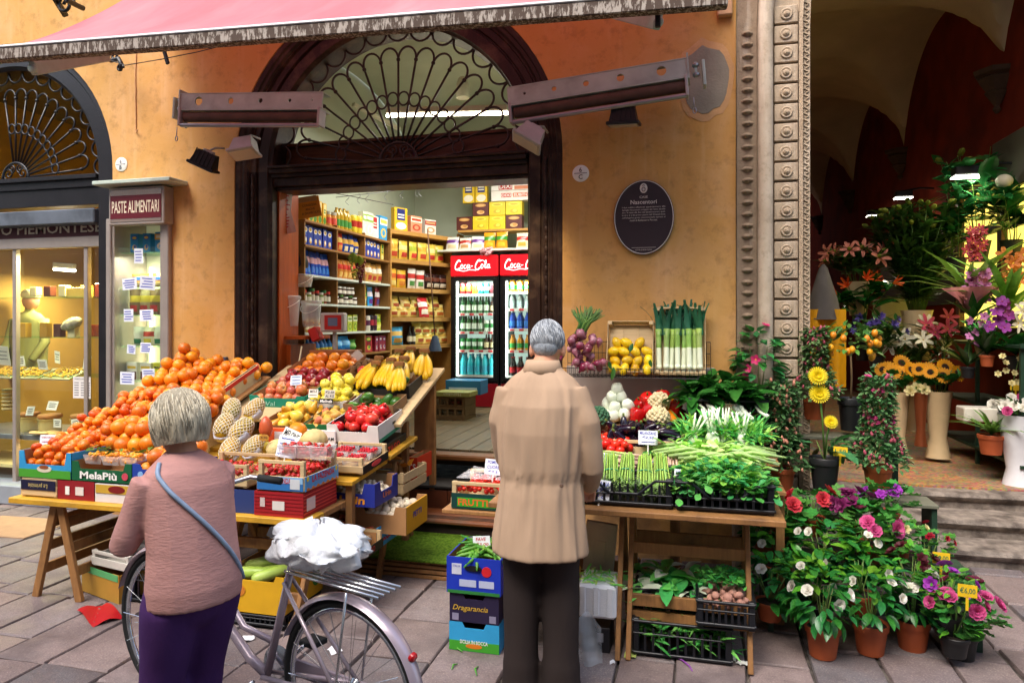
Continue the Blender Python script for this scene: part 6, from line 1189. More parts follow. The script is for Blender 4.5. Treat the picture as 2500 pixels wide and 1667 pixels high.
t, mx, w = tr('apple_tray', 'white tray heaped with yellow apples', 752, 862, 4.6, 1.05, .24, .38, .08, '#d8d6d2', lo=.9); hx(mx, 'apple', 'yellow apple in the white tray heap', 'apple', YELA, w-.01, .36, .03, .043, 3, shrink=.3, sc=(.9, 1.05))
t, mx, w = tr('avocado_tray', 'front brown tray of green avocados', 840, 962, 4.52, 1.02, .22, .25, .1, '#8a6a48', lo=.85); hx(mx, 'avocado', 'green avocado in the front tray', 'avocado', AVOC, w-.03, .22, .02, .043, 2, rot=1.6, shrink=.4, keep=.8)
t, mx, w = tr('avocado_tray', 'black printed tray of green avocados behind', 862, 1000, 4.8, 1.13, .24, .27, .1, '#2a2624', lo=.7); hx(mx, 'avocado', 'green avocado in the black printed tray', 'avocado', AVOC, w-.03, .23, .02, .042, 2, rot=1.6, shrink=.4, keep=.85)
card(723, 928, 4.72, .095, .075, ['~', '~', '~'], INKB, 'pale blue price card over the blush apples', .2, 0, -.06, .1, '#d4e6f2');
t = card(765, 960, 4.55, .075, .06, ['MELE', '~'], INK, 'heart shaped white apple card with red rim', .2, 0, 0, 0, '#ece2d6'); card(805, 962, 4.55, .08, .06, ['€2.50', 'AL KG'], INK, 'grey oval apple price card', .2, 0, 0, 0, '#c8c2b4'); t = card(796, 979, 4.52, .11, .035, ['Melinda'], WHITE, 'black apple brand strip under the price card', .2, 0, 0, 0, '#1c1c20')
t, mx, w = tr('orange_carton', 'brown carton of oranges at the back by the door jamb', 705, 850, 5.05, 1.2, .3, .36, .12, '#8a4f22', lo=.9); hx(mx, 'orange', 'orange at the back of the stall by the door jamb', 'orange', ORANGE, w-.02, .3, .03, .047, 2, shrink=.3)
t, mx, w = tr('apple_tray', 'tray of dark red apples below the back oranges', 668, 800, 4.84, 1.13, .26, .26, .09, '#b08a50', lo=.8); hx(mx, 'apple', 'dark red apple in the upper stall', 'apple', REDA, w-.02, .26, .03, .043, 2, shrink=.25)
hx(base(-2.5, 5.02, 1.28, .2), 'apple', 'bright red apple beside the kiwis', 'apple', apple('bright_apple', '#b01c1c', '#cc5a2a', .042), .1, .1, .0, .042, 1)
t, mx, w = tr('kiwi_tray', 'pale tray of brown kiwis', 838, 915, 4.98, 1.2, .26, .3, .07, '#cfc6b4', lo=.9); hx(mx, 'kiwi', 'brown kiwi in the pale tray', 'kiwi', KIWI, w, .28, .02, .03, 3, shrink=.25, rot=1.5)
tag(MB().grid(lambda u, v_: ((u-.5)*.42, .03*math.sin(u*7+v_*3)-v_*.05, v_*.16*math.sin(PI*min(1, u*1.1))+.018*math.sin(u*23+v_*9)), 22, 12).build('plastic_sheet', filmmat('crumpled_bag', (.85, .8, .7), .62, .25), None, True, T(W(880, 905, 5.38))), 'crumpled clear plastic bag behind the kiwis', 'plastic bag')
tbox(W(820, 900, 5.42), (.36, .26, .16), '#8a4c1e', 'brown open carton behind the back oranges', [], 'brown_carton')
MBAN = M('banana_skin', '#e2b212', .45, .1, 10, .1, 60, rnd=.06, col2='#d8b83a', c2=(.55, .8))
def banm():
    m = MB(); n = 9; pts = [V((0, -.115*math.sin(q/n*1.5), -.17*(q/n)+.05*(q/n)**2)) for q in range(n+1)]; m.tube(pts, [.006, .0075, .014, .0175, .018, .018, .0175, .015, .010, .005], 6); m.mi = [1 if i < 6 or i >= len(m.f)-2 else 0 for i in range(len(m.f))]; return m.mesh('banana', [MBAN, M('banana_tip', '#7a6a22', .7)], True)
BAN = banm()
def hand(px, py, Y, n, s, rz, lab):
    t = thing('banana_bunch', lab, 'bananas', T(W(px, py-6, Y-.03)) @ rotm(-.1, 0, rz) @ S3(s*1.55, s*1.55, s*1.55), 'banana bunches')
    for i in range(n): a = (i-(n-1)/2)*.3; ob('banana', BAN, t, T(math.sin(a)*.018, -.01*math.cos(a), jit(.004)) @ rotm(jit(.06), a*.5, a*.75))
    MB().box((0, 0, .008), (.05, .03, .03), None, 0, .008).build('crown', M('banana_crown', '#8a5a2a', .8), t)
for i, a in enumerate(((975, 868, 5.3, 5, 1.05, -.15), (1003, 862, 5.35, 5, 1.05, .2), (1036, 868, 5.3, 5, 1.1, .35), (925, 885, 5.12, 5, 1.0, -.2), (918, 897, 4.98, 4, 1.0, -.1), (955, 890, 5.05, 6, 1.05, .05), (987, 886, 5.1, 5, 1.05, .25), (975, 900, 4.96, 5, 1.05, .3))): hand(*a, 'bunch of ripe bananas, '+['back left', 'back middle', 'back right', 'left upper', 'left front', 'centre front', 'right upper', 'right front'][i])
tag(MB().box((0, 0, 0), (.16, .02, .62), None, 0, .003).build('cardboard_sheet', MCARD, None, False, T(W(1035, 1010, 5.36)) @ rotm(0, 0, .1)), 'tall tan cardboard sheet at the stall right end', 'cardboard')
tbox(W(948, 1065, 4.75), (.06, .3, .16), '#d8cfc8', 'white carton with handwriting hung at stall end', [], 'white_carton')
def low(name, label, px, py, Y, w, d, h, c, **k): p = W(px, py, Y); return tray(name, label, base(p.x, p.y, p.z, k.pop('tilt', 0.)), w, d, h, c, **k), base(p.x, p.y, p.z)
t, mx = low('mushroom_box', 'royal blue carton of mushrooms on the side shelf', 880, 1218, 4.05, .36, .34, .14, '#1c2a86', lo=.55, sidelo=.55); text('Urin', t, T(.03, -.173, .04) @ FRONT, .05, mc('#d88a2a'), .17, .1, .03); text('Urin', t, T(.1825, 0, .05) @ SIDE, .035, mc('#d8782a'), .12, .1, .02); hx(mx, 'mushroom', 'white mushroom in the royal blue carton', 'mushroom', MUSH, .32, .3, .03, .022, 2, rot=1.2)
p = W(945, 1188, 4.6); wcrate('empty_crate', 'open wooden crate above the yellow carton', base(p.x, p.y, p.z), .42, .42, .15, 2, .06, MPALE, False)
tag(MB().grid(lambda u, v_: ((u-.5)*.3, (v_-.5)*.2, .02*math.sin(u*6)+.02*math.cos(v_*7)), 6, 6).build('orange_packet', mc('#d88a1e'), None, True, T(W(955, 1125, 4.65))), 'orange packet lying in the open wooden crate', 'packet')
t, mx = low('red_box', 'small orange-red carton by the shop step', 1026, 1166, 4.95, .07, .3, .18, '#c83414', lo=1); text('rs', t, T(-.0, -.153, .11) @ FRONT, .05, WHITE, .05)
t, mx = low('garlic_box', 'yellow carton of garlic and mushrooms', 955, 1282, 4.2, .36, .36, .17, '#a5794e', cside='#dca21a', lo=.7); hx(mx, 'mushroom', 'cream mushroom in the yellow ended carton', 'mushroom', MUSH, .32, .32, .07, .026, 2, rot=1.2, sc=(1.1, 1.4)); text('PETTI', t, T(.1825, 0, .1) @ SIDE, .035, INKB, .14, .1, .02)
t, mx = low('shallot_box', 'light blue carton of netted shallots', 870, 1316, 4.12, .44, .34, .13, '#a87a4e', cside='#3aa0d8', lo=.8); hx(mx, 'shallot', 'copper shallot in the light blue carton', 'shallot', SHAL, .4, .3, .04, .02, 3, rot=1.5, shrink=.2, keep=.8); MB().tube([(.2222, -.1+a*.01, .04+.012*math.sin(a*1.9)) for a in range(21)], .003, 4).build('printed_name', mc('#c8302a'), t)
p = W(822, 1352, 3.78); t = wcrate('walnut_crate', 'wooden crate of walnuts with black red label', base(p.x, p.y, p.z), .42, .36, .11, 1, .05); mx = base(p.x, p.y, p.z); MB().box((.216, 0, .035), (.003, .36, .055)).build('label_strip', mc('#1c1416'), t); text('ZAGO', t, T(.2185, 0, .036) @ SIDE, .034, mc('#c82428'), .13, 0, .02); hx(mx, 'walnut', 'brown walnut in the black labelled crate', 'walnut', POTA, .38, .32, .02, .021, 2, sc=(.55, .7), shrink=.2, keep=.9)
p = W(668, 1460, 3.62); t = tray('melon_carton', 'yellow carton of long pale gourds under the table', base(p.x, p.y, p.z), .4, .42, .21, '#d8a41a', lo=.85, cw=.05); mx = base(p.x, p.y, p.z)
for yy, c in ((.13, '#2f7a2a'), (.0, '#c84a1e')): MB().prism(oval(.045, .06, 18), 0, .002, T(.2015, yy, .11) @ SIDE).build('print_fruit', mc(c), t)
MB().prism(oval(.022, .03, 14), .002, .004, T(.2015, 0, .11) @ SIDE).build('print_core', mc('#8a2a12'), t); MB().prism(oval(.05, .035, 18), 0, .002, T(-.09, -.2115, .12) @ FRONT).build('print_oval', mc('#c87a2a'), t)
GOUR = fmesh('gourd', [(.001, -.16), (.02, -.155), (.034, -.13), (.036, .0), (.03, .1), (.016, .15), (.008, .17)], [apm('skin_gourd', '#9ab84a', '#b8cc6a', .35), MGST], 12)
for i, (x_, y_, z_, ry, rz) in enumerate(((-.05, .05, .2, 1.35, .3), (.06, .08, .2, 1.4, -.5), (.08, -.06, .19, 1.45, .9), (-.1, -.08, .17, 1.5, .1), (.0, .0, .16, 1.5, .6))): tag(ob('gourd', GOUR, None, mx @ T(x_, y_, z_) @ rotm(0, ry, rz)), 'long pale green gourd in the yellow carton, '+['longest at back', 'upper right', 'right side', 'front left', 'underneath'][i], 'gourd', 'pale gourds')
pcrate('black_crate', 'empty black plastic crate under the gourd carton', base(p.x, p.y, .003), .38, .4, p.z-.006)
m = MB(); R.seed(4)
for i in range(9): m.tube([(jit(.05), jit(.03), .0), (jit(.06), jit(.04), .05+jit(.01))], .012, 6)
tag(stuff(m.build('garlic_bunch', M('garlic_white', '#e2dccb', .7), None, True, T(W(952, 1090, 4.5)))), 'small white garlic heap on the yellow plank', 'garlic')
pg = G(245, 1462); t = tray('produce_carton', 'olive and green carton on the ground under oranges', base(pg.x+.02, pg.y+.14, .003, 0, -.3), .42, .26, .17, '#b08432', lo=.9); MB().box((0, -.132, .15), (.4, .003, .04)).build('green_band', mc('#5aa86a'), t);
wcrate('white_crate', 'white slatted crate resting in the olive carton', base(pg.x+.1, pg.y+.12, .2, .1, -.2), .34, .24, .1, 1, .05, M('white_crate_wood', '#d9d6cc', .6, .08)); t = wcrate('white_crate', 'upright white plastic crate behind the olive carton', base(pg.x+.12, pg.y+.3, .16, .2, -.2), .36, .12, .2, 2, .06, M('white_plastic', '#d8dadf', .4, .05))
tag(MB().grid(lambda u, v_: ((u-.5)*.06, .02*math.sin(v_*4), (v_-.5)*.2), 3, 6).build('blue_strip', mc('#2f86c8'), None, True, T(W(225, 1415, 3.7)) @ rotm(0, -.6, .3)), 'bright blue plastic strip sticking out of the olive carton', 'plastic strip')
pcrate('black_crate', 'black plastic crate behind the cyclist under the table', base(-3.05, 3.72, .003), .5, .36, .22); tag(MB().grid(lambda u, v_: ((u-.5)*.42, (v_-.5)*.32, .24+.04*math.sin(u*9+v_*4)+.03*math.cos(v_*11)), 14, 12).build('red_plastic_bag', M('red_bag', '#a83a2c', .35, .25, 8, .4, 30), None, True, T(-3.05, 3.72, 0)), 'crumpled red plastic bag on the black crate', 'plastic bag')
t = tray('blue_carton', 'royal blue carton on the ground behind the cyclist', base(-2.75, 3.5, .003), .36, .3, .16, '#27408e', lo=.9)
tag(MB().grid(lambda u, v_: ((u-.5)*.3, (v_-.5)*.16, .012*math.sin(u*5+v_*6)+.014), 8, 6).build('red_rag', mc('#a8121c'), None, True, T(G(245, 1502)) @ rotm(0, 0, -.5)), 'flat red plastic sheet on the ground by the carton', 'plastic sheet')
pp = thing('pallet', 'low wooden pallet below the shop step', 'pallet', T(-1.96, 4.62, 0))
for k in range(3):
    for i in range(1): MB().box((0, -.26, .014+k*.034), (.86, .04, .024), None, 0, .003).build('board', MTRES, pp)
for x_ in (-.4, 0, .4): MB().box((x_, 0, .045), (.07, .5, .07)).build('block', MTRES, pp)
for i in range(6): MB().box((-.36+i*.145, 0, .108), (.13, .56, .016), None, 0, .002).build('board', MTRES, pp)
g = NG('artificial_grass'); v = g.vec(False); g.col(g.mix(g.rng(g.noise(v, 60, 5), .35, .65), C('#3a5a12'), C('#6a8a2a'))); g.set(.95, .1); g.bump(g.noise(v, 250, 3), 1., .01)
tag(MB().box((0, 0, 0), (.9, .6, .014), None, 0, .003).build('grass_mat', g.m, None, False, T(-1.96, 4.61, .125)), 'green artificial grass mat on the pallet', 'mat')
# ================================================================== RIGHT STALL
def leafheap(name, label, cat, mx, w, d, h, n, tmpl, s0, s1, up=.6, mats=None, dome=.5, top=None):
    """one uncountable mass of leaves over a bed; tmpl = leaf mesh"""
    m = MB(); vs0 = [v.co.copy() for v in tmpl.vertices]; fs0 = [tuple(p.vertices) for p in tmpl.polygons]
    for i in range(n):
        x, y = jit(w/2), jit(d/2); e = 1-dome*((2*x/w)**2+(2*y/d)**2)*.5; z = h*e*R.uniform(.55, 1.); s = R.uniform(s0, s1)
        m.add([v*s for v in vs0], fs0, R.randrange(len(mats)) if mats else 0, T(x, y, z) @ rotm(0, 0, R.uniform(0, 6.28)) @ rotm(R.uniform(-.2, up), jit(.5), 0))
    return tag(stuff(m.build(name, mats or list(tmpl.materials), None, True, mx)), label, cat)
rt = thing('vegetable_table', 'wooden vegetable table on trestles right of the doorway', 'table')
for i, y in enumerate((3.60, 3.79, 3.98)): MB().box((-.3, y, .745), (1.46, .185, .03), None, 0, .004).build('plank', MTRES, rt)
MB().box((-1.0, 3.92, .638), (.72, .42, .022), None, 0, .003).build('low_plank', MTRES, rt)
for (y0_, y1_, z_) in ((4.08, 4.36, .757), (4.38, 4.72, .857), (4.74, 5.08, .985)): MB().box((-.15, (y0_+y1_)/2, z_), (1.3, y1_-y0_, .022), None, 0, .003).build('raised_plank', MTRES, rt)
for x in (-.75, -.1, .48):
    for y, h in ((4.2, .75), (4.9, .975)): MB().box((x, y, h/2), (.045, .045, h)).build('post', MTRES, rt)
trestle('pine trestle behind the man under the vegetable table', (-.647, 3.84, 0), .57, .728, .3, 0, (.38, .42), .045); trestle('pine trestle at the right end of the vegetable table', (-.018, 3.86, 0), .585, .728, .3, 0, (.37, .70), .045)
m = MB(); m.box((.35, 5.1, 0), (.02, .02, .02));
amx = base(-.335, 3.77, .762); pcrate('black_crate', 'black plastic crate of wild asparagus on the table front', amx, .475, .37, .15, .07)
vmx = base(.155, 3.77, .762); pcrate('black_crate', 'black plastic crate of lamb lettuce at table corner', vmx, .46, .37, .15, .07)
LVB = [lmat('lettuce_bright', '#96d452', '#bde884', .3, .3), lmat('lettuce_mid', '#66c258', '#92d878', .28, .3), lmat('lettuce_dark', '#46a658', '#6cbc6c', .28, .25)]
SPOON = leafmesh('leaf', [(0, .03), (.3, .06), (.55, .2), (.8, .24), (.95, .13), (1, .01)], LVB[0], .3, .25)
leafheap('lamb_lettuce', 'heap of bright green lamb lettuce in the front crate', 'lettuce', vmx, .45, .35, .2, 1500, SPOON, .05, .085, .9, LVB)
ASP = MB(); ASP.tube([(0, 0, 0), (0, 0, .1), (0, .002, .2), (0, .004, .235), (0, .005, .26)], [.0042, .0042, .004, .0055, .0015], 5); ASP.mi = [1 if min(ASP.v[i][2] for i in f) > .17 else 0 for f in ASP.f]
ASPM = ASP.mesh('spear', [lmat('asparagus_stem', '#9cc455', '#b9d878', .45, .1), lmat('asparagus_tip', '#55663a', '#5c4a58', .6, .05)], True)
def bunch(mx, n, r, me, label, band='#3aa078', grp=None, sc=1.):
    t = thing('asparagus_bunch', label, 'asparagus', mx, grp)
    for i in range(n): a = i*2.4; q = r*math.sqrt((i+.5)/n); ob('spear', me, t, T(q*math.cos(a), q*math.sin(a), jit(.012)) @ rotm(-q*math.sin(a)*2.2, q*math.cos(a)*2.2, 0) @ S3(sc, sc, sc*R.uniform(.93, 1.05)))
    MB().tube([(r*1.08*math.cos(k*.4), r*1.08*math.sin(k*.4), .1*sc) for k in range(16)], .003, 5, True).build('rubber_band', mc(band), t, True)
R.seed(31)
for i, (x_, y_) in enumerate(((-.17, -.02), (-.09, -.06), (0.0, -.05), (.09, -.06), (.17, -.03))): bunch(amx @ T(x_, y_+.11, .215) @ rotm(PI-.62+jit(.1), jit(.12), 0), 26, .034, ASPM, 'bunch of thin green asparagus, tips down in front crate, '+ORD[i], grp='thin asparagus bunches')
bunch(amx @ T(-.215, .12, .22) @ rotm(PI-.25, .1, 0), 24, .034, ASPM, 'pale bunch of asparagus standing under the price card', grp='thin asparagus bunches')
leafheap('asparagus_tips', 'dark asparagus tips filling the front of the crate', 'asparagus', amx @ T(0, -.09, 0), .4, .17, .12, 420, leafmesh('leaf', [(0, .1), (.5, .14), (1, .02)], lmat('asparagus_tip', '#3a4a26'), .5, .1), .03, .05, 1., [lmat('asparagus_tip', '#3a4a26'), lmat('asparagus_tip2', '#7a9a48', '#6a5a5a', .6, .05)])
WAS = MB(); WAS.tube([(0, 0, 0), (0, 0, .1), (0, .002, .19), (0, .003, .225)], [.0085, .0085, .008, .002], 7); WAS.mi = [1 if min(WAS.v[i][2] for i in f) > .09 else 0 for f in WAS.f]
WASM = WAS.mesh('spear', [M('asparagus_white', '#c8a890', .5, .15, 12, rnd=.1), lmat('asparagus_pale', '#a8b86a', '#c0b08a', .5, .05)], True)
a2 = base(-.36, 4.17, .77)
bunch(a2 @ T(.05, -.06, .1) @ rotm(0, -PI/2+.06, .1), 18, .042, WASM, 'thick purple-ended asparagus bundle lying on its side', '#3aa0a0', sc=1.15); bunch(a2 @ T(.07, .04, .1) @ rotm(0, -PI/2, -.05), 16, .04, WASM, 'second thick asparagus bundle lying behind', '#3aa0a0', sc=1.1)
bunch(a2 @ T(.17, -.1, .12) @ rotm(PI/2+.2, 0, 0), 26, .05, WASM, 'asparagus bundle with cut ends facing the street', '#3aa0a0', sc=.9); bunch(a2 @ T(.26, -.06, .16) @ rotm(PI-.45, 0, .1), 16, .04, WASM, 'upright asparagus bundle beside the cut ends', '#3aa0a0', sc=.8)
pcrate('black_crate', 'black plastic crate of thick asparagus, second row', a2, .5, .34, .1)
cmx = base(.13, 4.16, .77); pcrate('black_crate', 'black plastic crate of celery, second row', cmx, .5, .34, .13)
LSTK = leafmesh('leaf', [(0, .05), (.3, .045), (.6, .035), (.75, .09), (.9, .12), (1, .01)], LVB[0], .5, .05); MCEL = lmat('celery_pale', '#cbe88a', '#ecf6cc', .35, .25)
m = MB()
for i in range(60): x_ = jit(.2); z_ = .1+R.random()*.08; m.tube([(x_-.17, -.15+i*.0062, z_), (x_, -.15+i*.0062+jit(.02), z_+.035), (x_+.17, -.15+i*.0062+jit(.03), z_+jit(.02))], [.009, .012, .006], 6)
tag(stuff(m.build('celery_stalks', MCEL, None, True, cmx)), 'pale green celery stalks laid across the second row', 'celery'); leafheap('celery_leaves', 'light green leaves over the celery stalks', 'celery', cmx @ T(0, .04, .03), .46, .3, .19, 420, SPOON, .06, .11, .7, [LVB[0], MCEL])
emx = base(-.3, 4.53, .87); t = wcrate('aubergine_crate', 'wooden crate of shiny aubergines', emx, .52, .32, .1, 1, .05); hx(emx, 'aubergine', 'glossy dark aubergine in the wooden crate', 'aubergine', EGGP, .5, .32, .04, .05, 2, rot=1.2, shrink=.25, sc=(.85, 1.05))
fmx = base(.17, 4.5, .88); MFEN = M('fennel_white', '#dfe6cf', .4, .08, 10, rnd=.05); FENB = MB(); FENB.lathe([(.006, -.03), (.03, -.022), (.038, 0), (.03, .03), (.02, .05)], 12, S3(1, .7, 1), 0, 6, .06)
for k in range(6): a = k*1.05; FENB.tube([(.014*math.cos(a), .01*math.sin(a), .04), (.03*math.cos(a), .02*math.sin(a), .1), (.05*math.cos(a), .03*math.sin(a), .16)], [.009, .007, .003], 6)
FENB = FENB.mesh('chicory_head', [MFEN], True); R.seed(8)
for i, (x_, y_, s) in enumerate(((-.17, -.08, 1.), (-.05, -.1, 1.25), (.02, -.06, 1.2), (.12, -.08, 1.1), (-.1, .03, 1.), (.07, .04, 1.))): tag(ob('chicory_head', FENB, None, fmx @ T(x_, y_, .1) @ rotm(-.25+jit(.15), jit(.2), jit(1)) @ S3(s, s, s)), 'white chicory head with pale stalks, '+['far left', 'left centre', 'right centre', 'far right', 'back left', 'back right'][i], 'chicory', 'white chicory heads')
NAR = leafmesh('leaf', [(0, .02), (.2, .05), (.5, .07), (.8, .05), (1, .004)], LVB[1], .3, .2)
leafheap('chicory_leaves', 'narrow green leaves around the white chicory heads', 'chicory', fmx @ T(0, .03, .02), .5, .26, .18, 560, NAR, .09, .16, 1.2, [LVB[1], LVB[2], LVB[0]]); leafheap('rocket_leaves', 'mixed salad greens left of the celery', 'salad', base(-.02, 4.36, .8), .34, .22, .16, 260, SPOON, .07, .12, .8, [LVB[0], MCEL, LVB[1]])
bmx = base(.22, 4.88, 1.0); pcrate('black_crate', 'tall black plastic crate of chard against the wall', bmx, .5, .3, .2); MCHD = [lmat('chard_dark', '#1f5a26', '#2f7a34', .22, .15), lmat('chard_mid', '#2a6a2c', '#4a8a3a', .25, .2)]
BIG = leafmesh('leaf', [(0, .03), (.2, .1), (.4, .19), (.65, .22), (.85, .14), (1, .01)], MCHD[0], .35, .35); leafheap('chard_leaves', 'big dark green chard leaves spilling from the crate', 'chard', bmx @ T(-.03, -.02, .1), .44, .26, .2, 150, BIG, .13, .22, 1.0, MCHD)
m = MB()
for i in range(9): x_ = -.2+jit(.06)+i*.045; m.tube([(x_, -.12, .16), (x_+.03, -.19, .14+jit(.02)), (x_+.07, -.24, .1+jit(.02))], [.006, .012, .014], 6)
tag(stuff(m.build('chard_stems', MFEN, None, True, bmx)), 'white chard stems pointing to the street', 'chard')
pmx2 = base(-.22, 4.9, 1.0); hx(pmx2, 'pepper', 'shiny pepper in the heap by the wall', 'pepper', [PEPR[0], PEPR[0], PEPR[1], PEPR[0]], .36, .26, .02, .046, 3, rot=.8, shrink=.3, sc=(1., 1.2))
FENL = fmesh('fennel_bulb', [(.008, -.04), (.03, -.034), (.042, -.005), (.036, .025), (.026, .04), (.018, .036), (.001, .034)], [MFEN, MGST], 14, 5, .05); hx(base(-.5, 4.92, 1.0), 'fennel_bulb', 'pale fennel bulb stacked against the wall', 'fennel', FENL, .3, .26, .02, .047, 4, rot=.5, shrink=.3, sc=(1., 1.15))
def florets(name, label, p, r, c, n, fr, leaf=None):
    t = thing(name, label, name, T(p)); m = MB(); R.seed(n)
    for i in range(n):
        a = math.acos(1-1.35*(i+.5)/n); b = i*2.4; m.ball((r*math.sin(a)*math.cos(b), r*math.sin(a)*math.sin(b), r*math.cos(a)), fr*R.uniform(.7, 1.15), 7, 5)
    m.ball((0, 0, -.1*r), r*.93, 12, 8); m.build('head', c, t, True); MB().lathe([(r*.25, -r*1.1), (r*.35, -r*.4), (r*.5, -r*.1)], 10).build('stalk', MGST, t, True)
    if leaf:
        for k in range(7): ob('leaf', leaf, t, T(0, 0, -r*.6) @ rotm(0, 0, k*.9) @ rotm(.9) @ S3(r*1.7, r*1.7, r*1.7))
LFC = leafmesh('leaf', LOV, lmat('leaf_cabbage', '#7fa84a', '#a8c47a'), .4, .1)
florets('broccoli', 'blue-green broccoli head beside the man', W(1458, 1022, 4.62), .075, M('broccoli_green', '#3f6a4a', .85, .2, 60, .8, 150), 90, .015); florets('cauliflower', 'cream cauliflower, upper one by the peppers', W(1610, 985, 4.85), .068, M('cauliflower_cream', '#d9c79c', .8, .1, 40, .6, 120), 70, .016, LFC); florets('cauliflower', 'cream cauliflower, lower one by the aubergines', W(1607, 1020, 4.72), .066, M('cauliflower_cream', '#d9c79c'), 70, .016, LFC)
m = MB(); pb_ = W(1560, 955, YW); m.box((pb_.x, YW-.012, pb_.z), (1.05, .02, .36), None, 0, .008); tag(m.build('splash_board', M('splash_grey', '#b9aca2', .6, .06, 3), None), 'pale grey board on the wall behind the vegetables', 'board')
tmx = base(-1.06, 3.92, .652); t = wcrate('tomato_crate', 'wooden crate of wrapped cherry tomatoes with dark green label', tmx, .5, .36, .15, 1, .05); MB().box((0, -.187, .045), (.5, .004, .085)).build('label_strip', mc('#123a34'), t); MB().box((0, -.1895, .04), (.43, .002, .05)).build('label_band', mc('#3f9a2c'), t); text('FRUTTI di SICILIA', t, T(0, -.191, .04) @ FRONT, .038, mc('#d8642a'), .42, 0, .025)
hx(tmx, 'cherry_tomato', 'cherry tomato in the green labelled crate', 'tomato', TOMC, .46, .33, .085, .0165, 2, shrink=.12, keep=.62);
for i, (x_, y_) in enumerate(((-.13, -.08), (.1, -.08), (-.12, .08), (.1, .08))): tag(MB().grid(lambda u, v_: ((u-.5)*.21, (v_-.5)*.15, .012*math.sin(u*9+i)*math.sin(v_*7)), 8, 6).build('film_cover', filmmat('tomato_film', (.95, .93, .95), .28), None, True, tmx @ T(x_, y_, .165)), 'clear film over cherry tomatoes, '+('front left', 'front right', 'back left', 'back right')[i], 'film')
tm2 = base(-.9, 4.2, .80); tray('tomato_tray', 'dark tray of ribbed tomatoes behind the man', tm2, .4, .3, .08, '#1f1c1c', lo=1); hx(tm2, 'tomato', 'large ribbed tomato beside the man', 'tomato', TOMR, .38, .28, .05, .047, 2, shrink=.3); hx(base(-.5, 4.5, .87), 'tomato', 'red vine tomato behind the man', 'tomato', TOMV, .3, .5, .02, .032, 2, shrink=.3)
card(1582, 1068, 4.33, .115, .085, ['MILANZANE', '€2,50', '~'], INKB, 'white aubergine price card MILANZANE', .15, 0, 0, .08); card(1480, 1122, 4.0, .105, .075, ['ASPARAGI', '~', '~'], INKB, 'white asparagus price card in second row', .2, 0, .06, .05); card(1466, 1195, 3.6, .1, .1, ['PARAGIA', '3,90', '4 d'], INKB, 'white asparagus price card beside the coat', .25, 0, .1, .05); card(1674, 1163, 3.72, .115, .07, ['VALERIANA', '~', '~'], INKB, 'white lamb lettuce price card VALERIANA', .2, 0, .03, .05); card(1778, 1000, 4.72, .115, .08, ['BIETOLA', '€2,50', '~'], INKR, 'cream chard price card with red writing', .2, 0, .06, .1, '#e9d9bd'); card(1205, 1140, 3.95, .105, .09, ['POMOD', 'CUORE', '€3,5'], INKB, 'white tomato price card half hidden by the coat', .15, 0, .06, .06)
wb = thing('wire_basket', 'black wire basket shelf fixed to the ochre wall', 'basket'); q0, q1 = W(1372, 918, 4.86), W(1737, 926, 4.86); x0_, x1_ = q0.x, q1.x; zb_ = 1.315; MW = MBLK
def wire(a, b, r=.0028): m = MB(); m.tube([a, b], r, 5); return m.mesh('wire', MW)
L_ = x1_-x0_
hz = wire((0, 0, 0), (L_, 0, 0)); vt_ = wire((0, 0, 0), (0, 0, .06), .002); vb = wire((0, 0, 0), (0, 0, .24), .002); dt = wire((0, 0, 0), (0, .24, 0), .002)
for z_, y_ in ((0, 4.86), (.06, 4.86), (0, 5.1), (.08, 5.1), (.16, 5.1), (.24, 5.1), (0, 4.98)): ob('wire', hz, wb, T(x0_, y_, zb_+z_))
for i in range(37): x_ = x0_+L_*i/36; ob('wire', vt_, wb, T(x_, 4.86, zb_)); ob('wire', vb, wb, T(x_, 5.1, zb_)); ob('wire', dt, wb, T(x_, 4.86, zb_))
lx = base(W(1537, 850, 4.9).x, 5.0, zb_+.19, 1.25); t = wcrate('lemon_crate', 'small upright poplar crate of lemons in the basket', lx, .31, .36, .09, 1, .07, MPALE, False)
for i in range(3): MB().box((-.1+i*.1, 0, .013), (.095, .33, .004)).build('base_slat', MPALE, t)
R.seed(2)
lx2 = lx @ T(0, -.02, 0)
for i in range(15):
    r_, c_ = divmod(i, 4); x_ = -.115+c_*.076+(r_ % 2)*.02; y_ = -.14+r_*.062; o = ob('lemon', LEMO, None, lx2 @ T(x_+jit(.008), y_, .06+jit(.01)) @ rotm(jit(1.5), 1.3+jit(.6), jit(3))); tag(o, 'yellow lemon in the upright poplar crate', 'lemon', 'lemons in the crate')
for (px, py, s) in ((1497, 895, .1), (1545, 838, .07), (1588, 878, .07), (1486, 882, .06)): tag(ob('lemon_leaf', LFD, None, T(W(px, py, 4.82)) @ rotm(-1.9+jit(.4), jit(.5), jit(1)) @ S3(s, s, s)), 'green lemon leaf hanging from the crate, '+{1497: 'largest in front', 1545: 'upper between lemons', 1588: 'at right', 1486: 'at left edge'}[px], 'leaf', 'lemon leaves')
kx = base(W(1660, 850, 4.9).x, 5.03, zb_+.24, 1.38); t = wcrate('leek_crate', 'upright poplar crate of leeks in the basket', kx, .33, .46, .1, 1, .05, MPALE); LK = []
MLW = M('leek_white', '#dfe6c8', .4, .06); MLG = [lmat('leek_pale', '#9cc05a', '#b8d080', .35, .15), lmat('leek_green', '#2f6a4a', '#4a8060', .4, .15)]
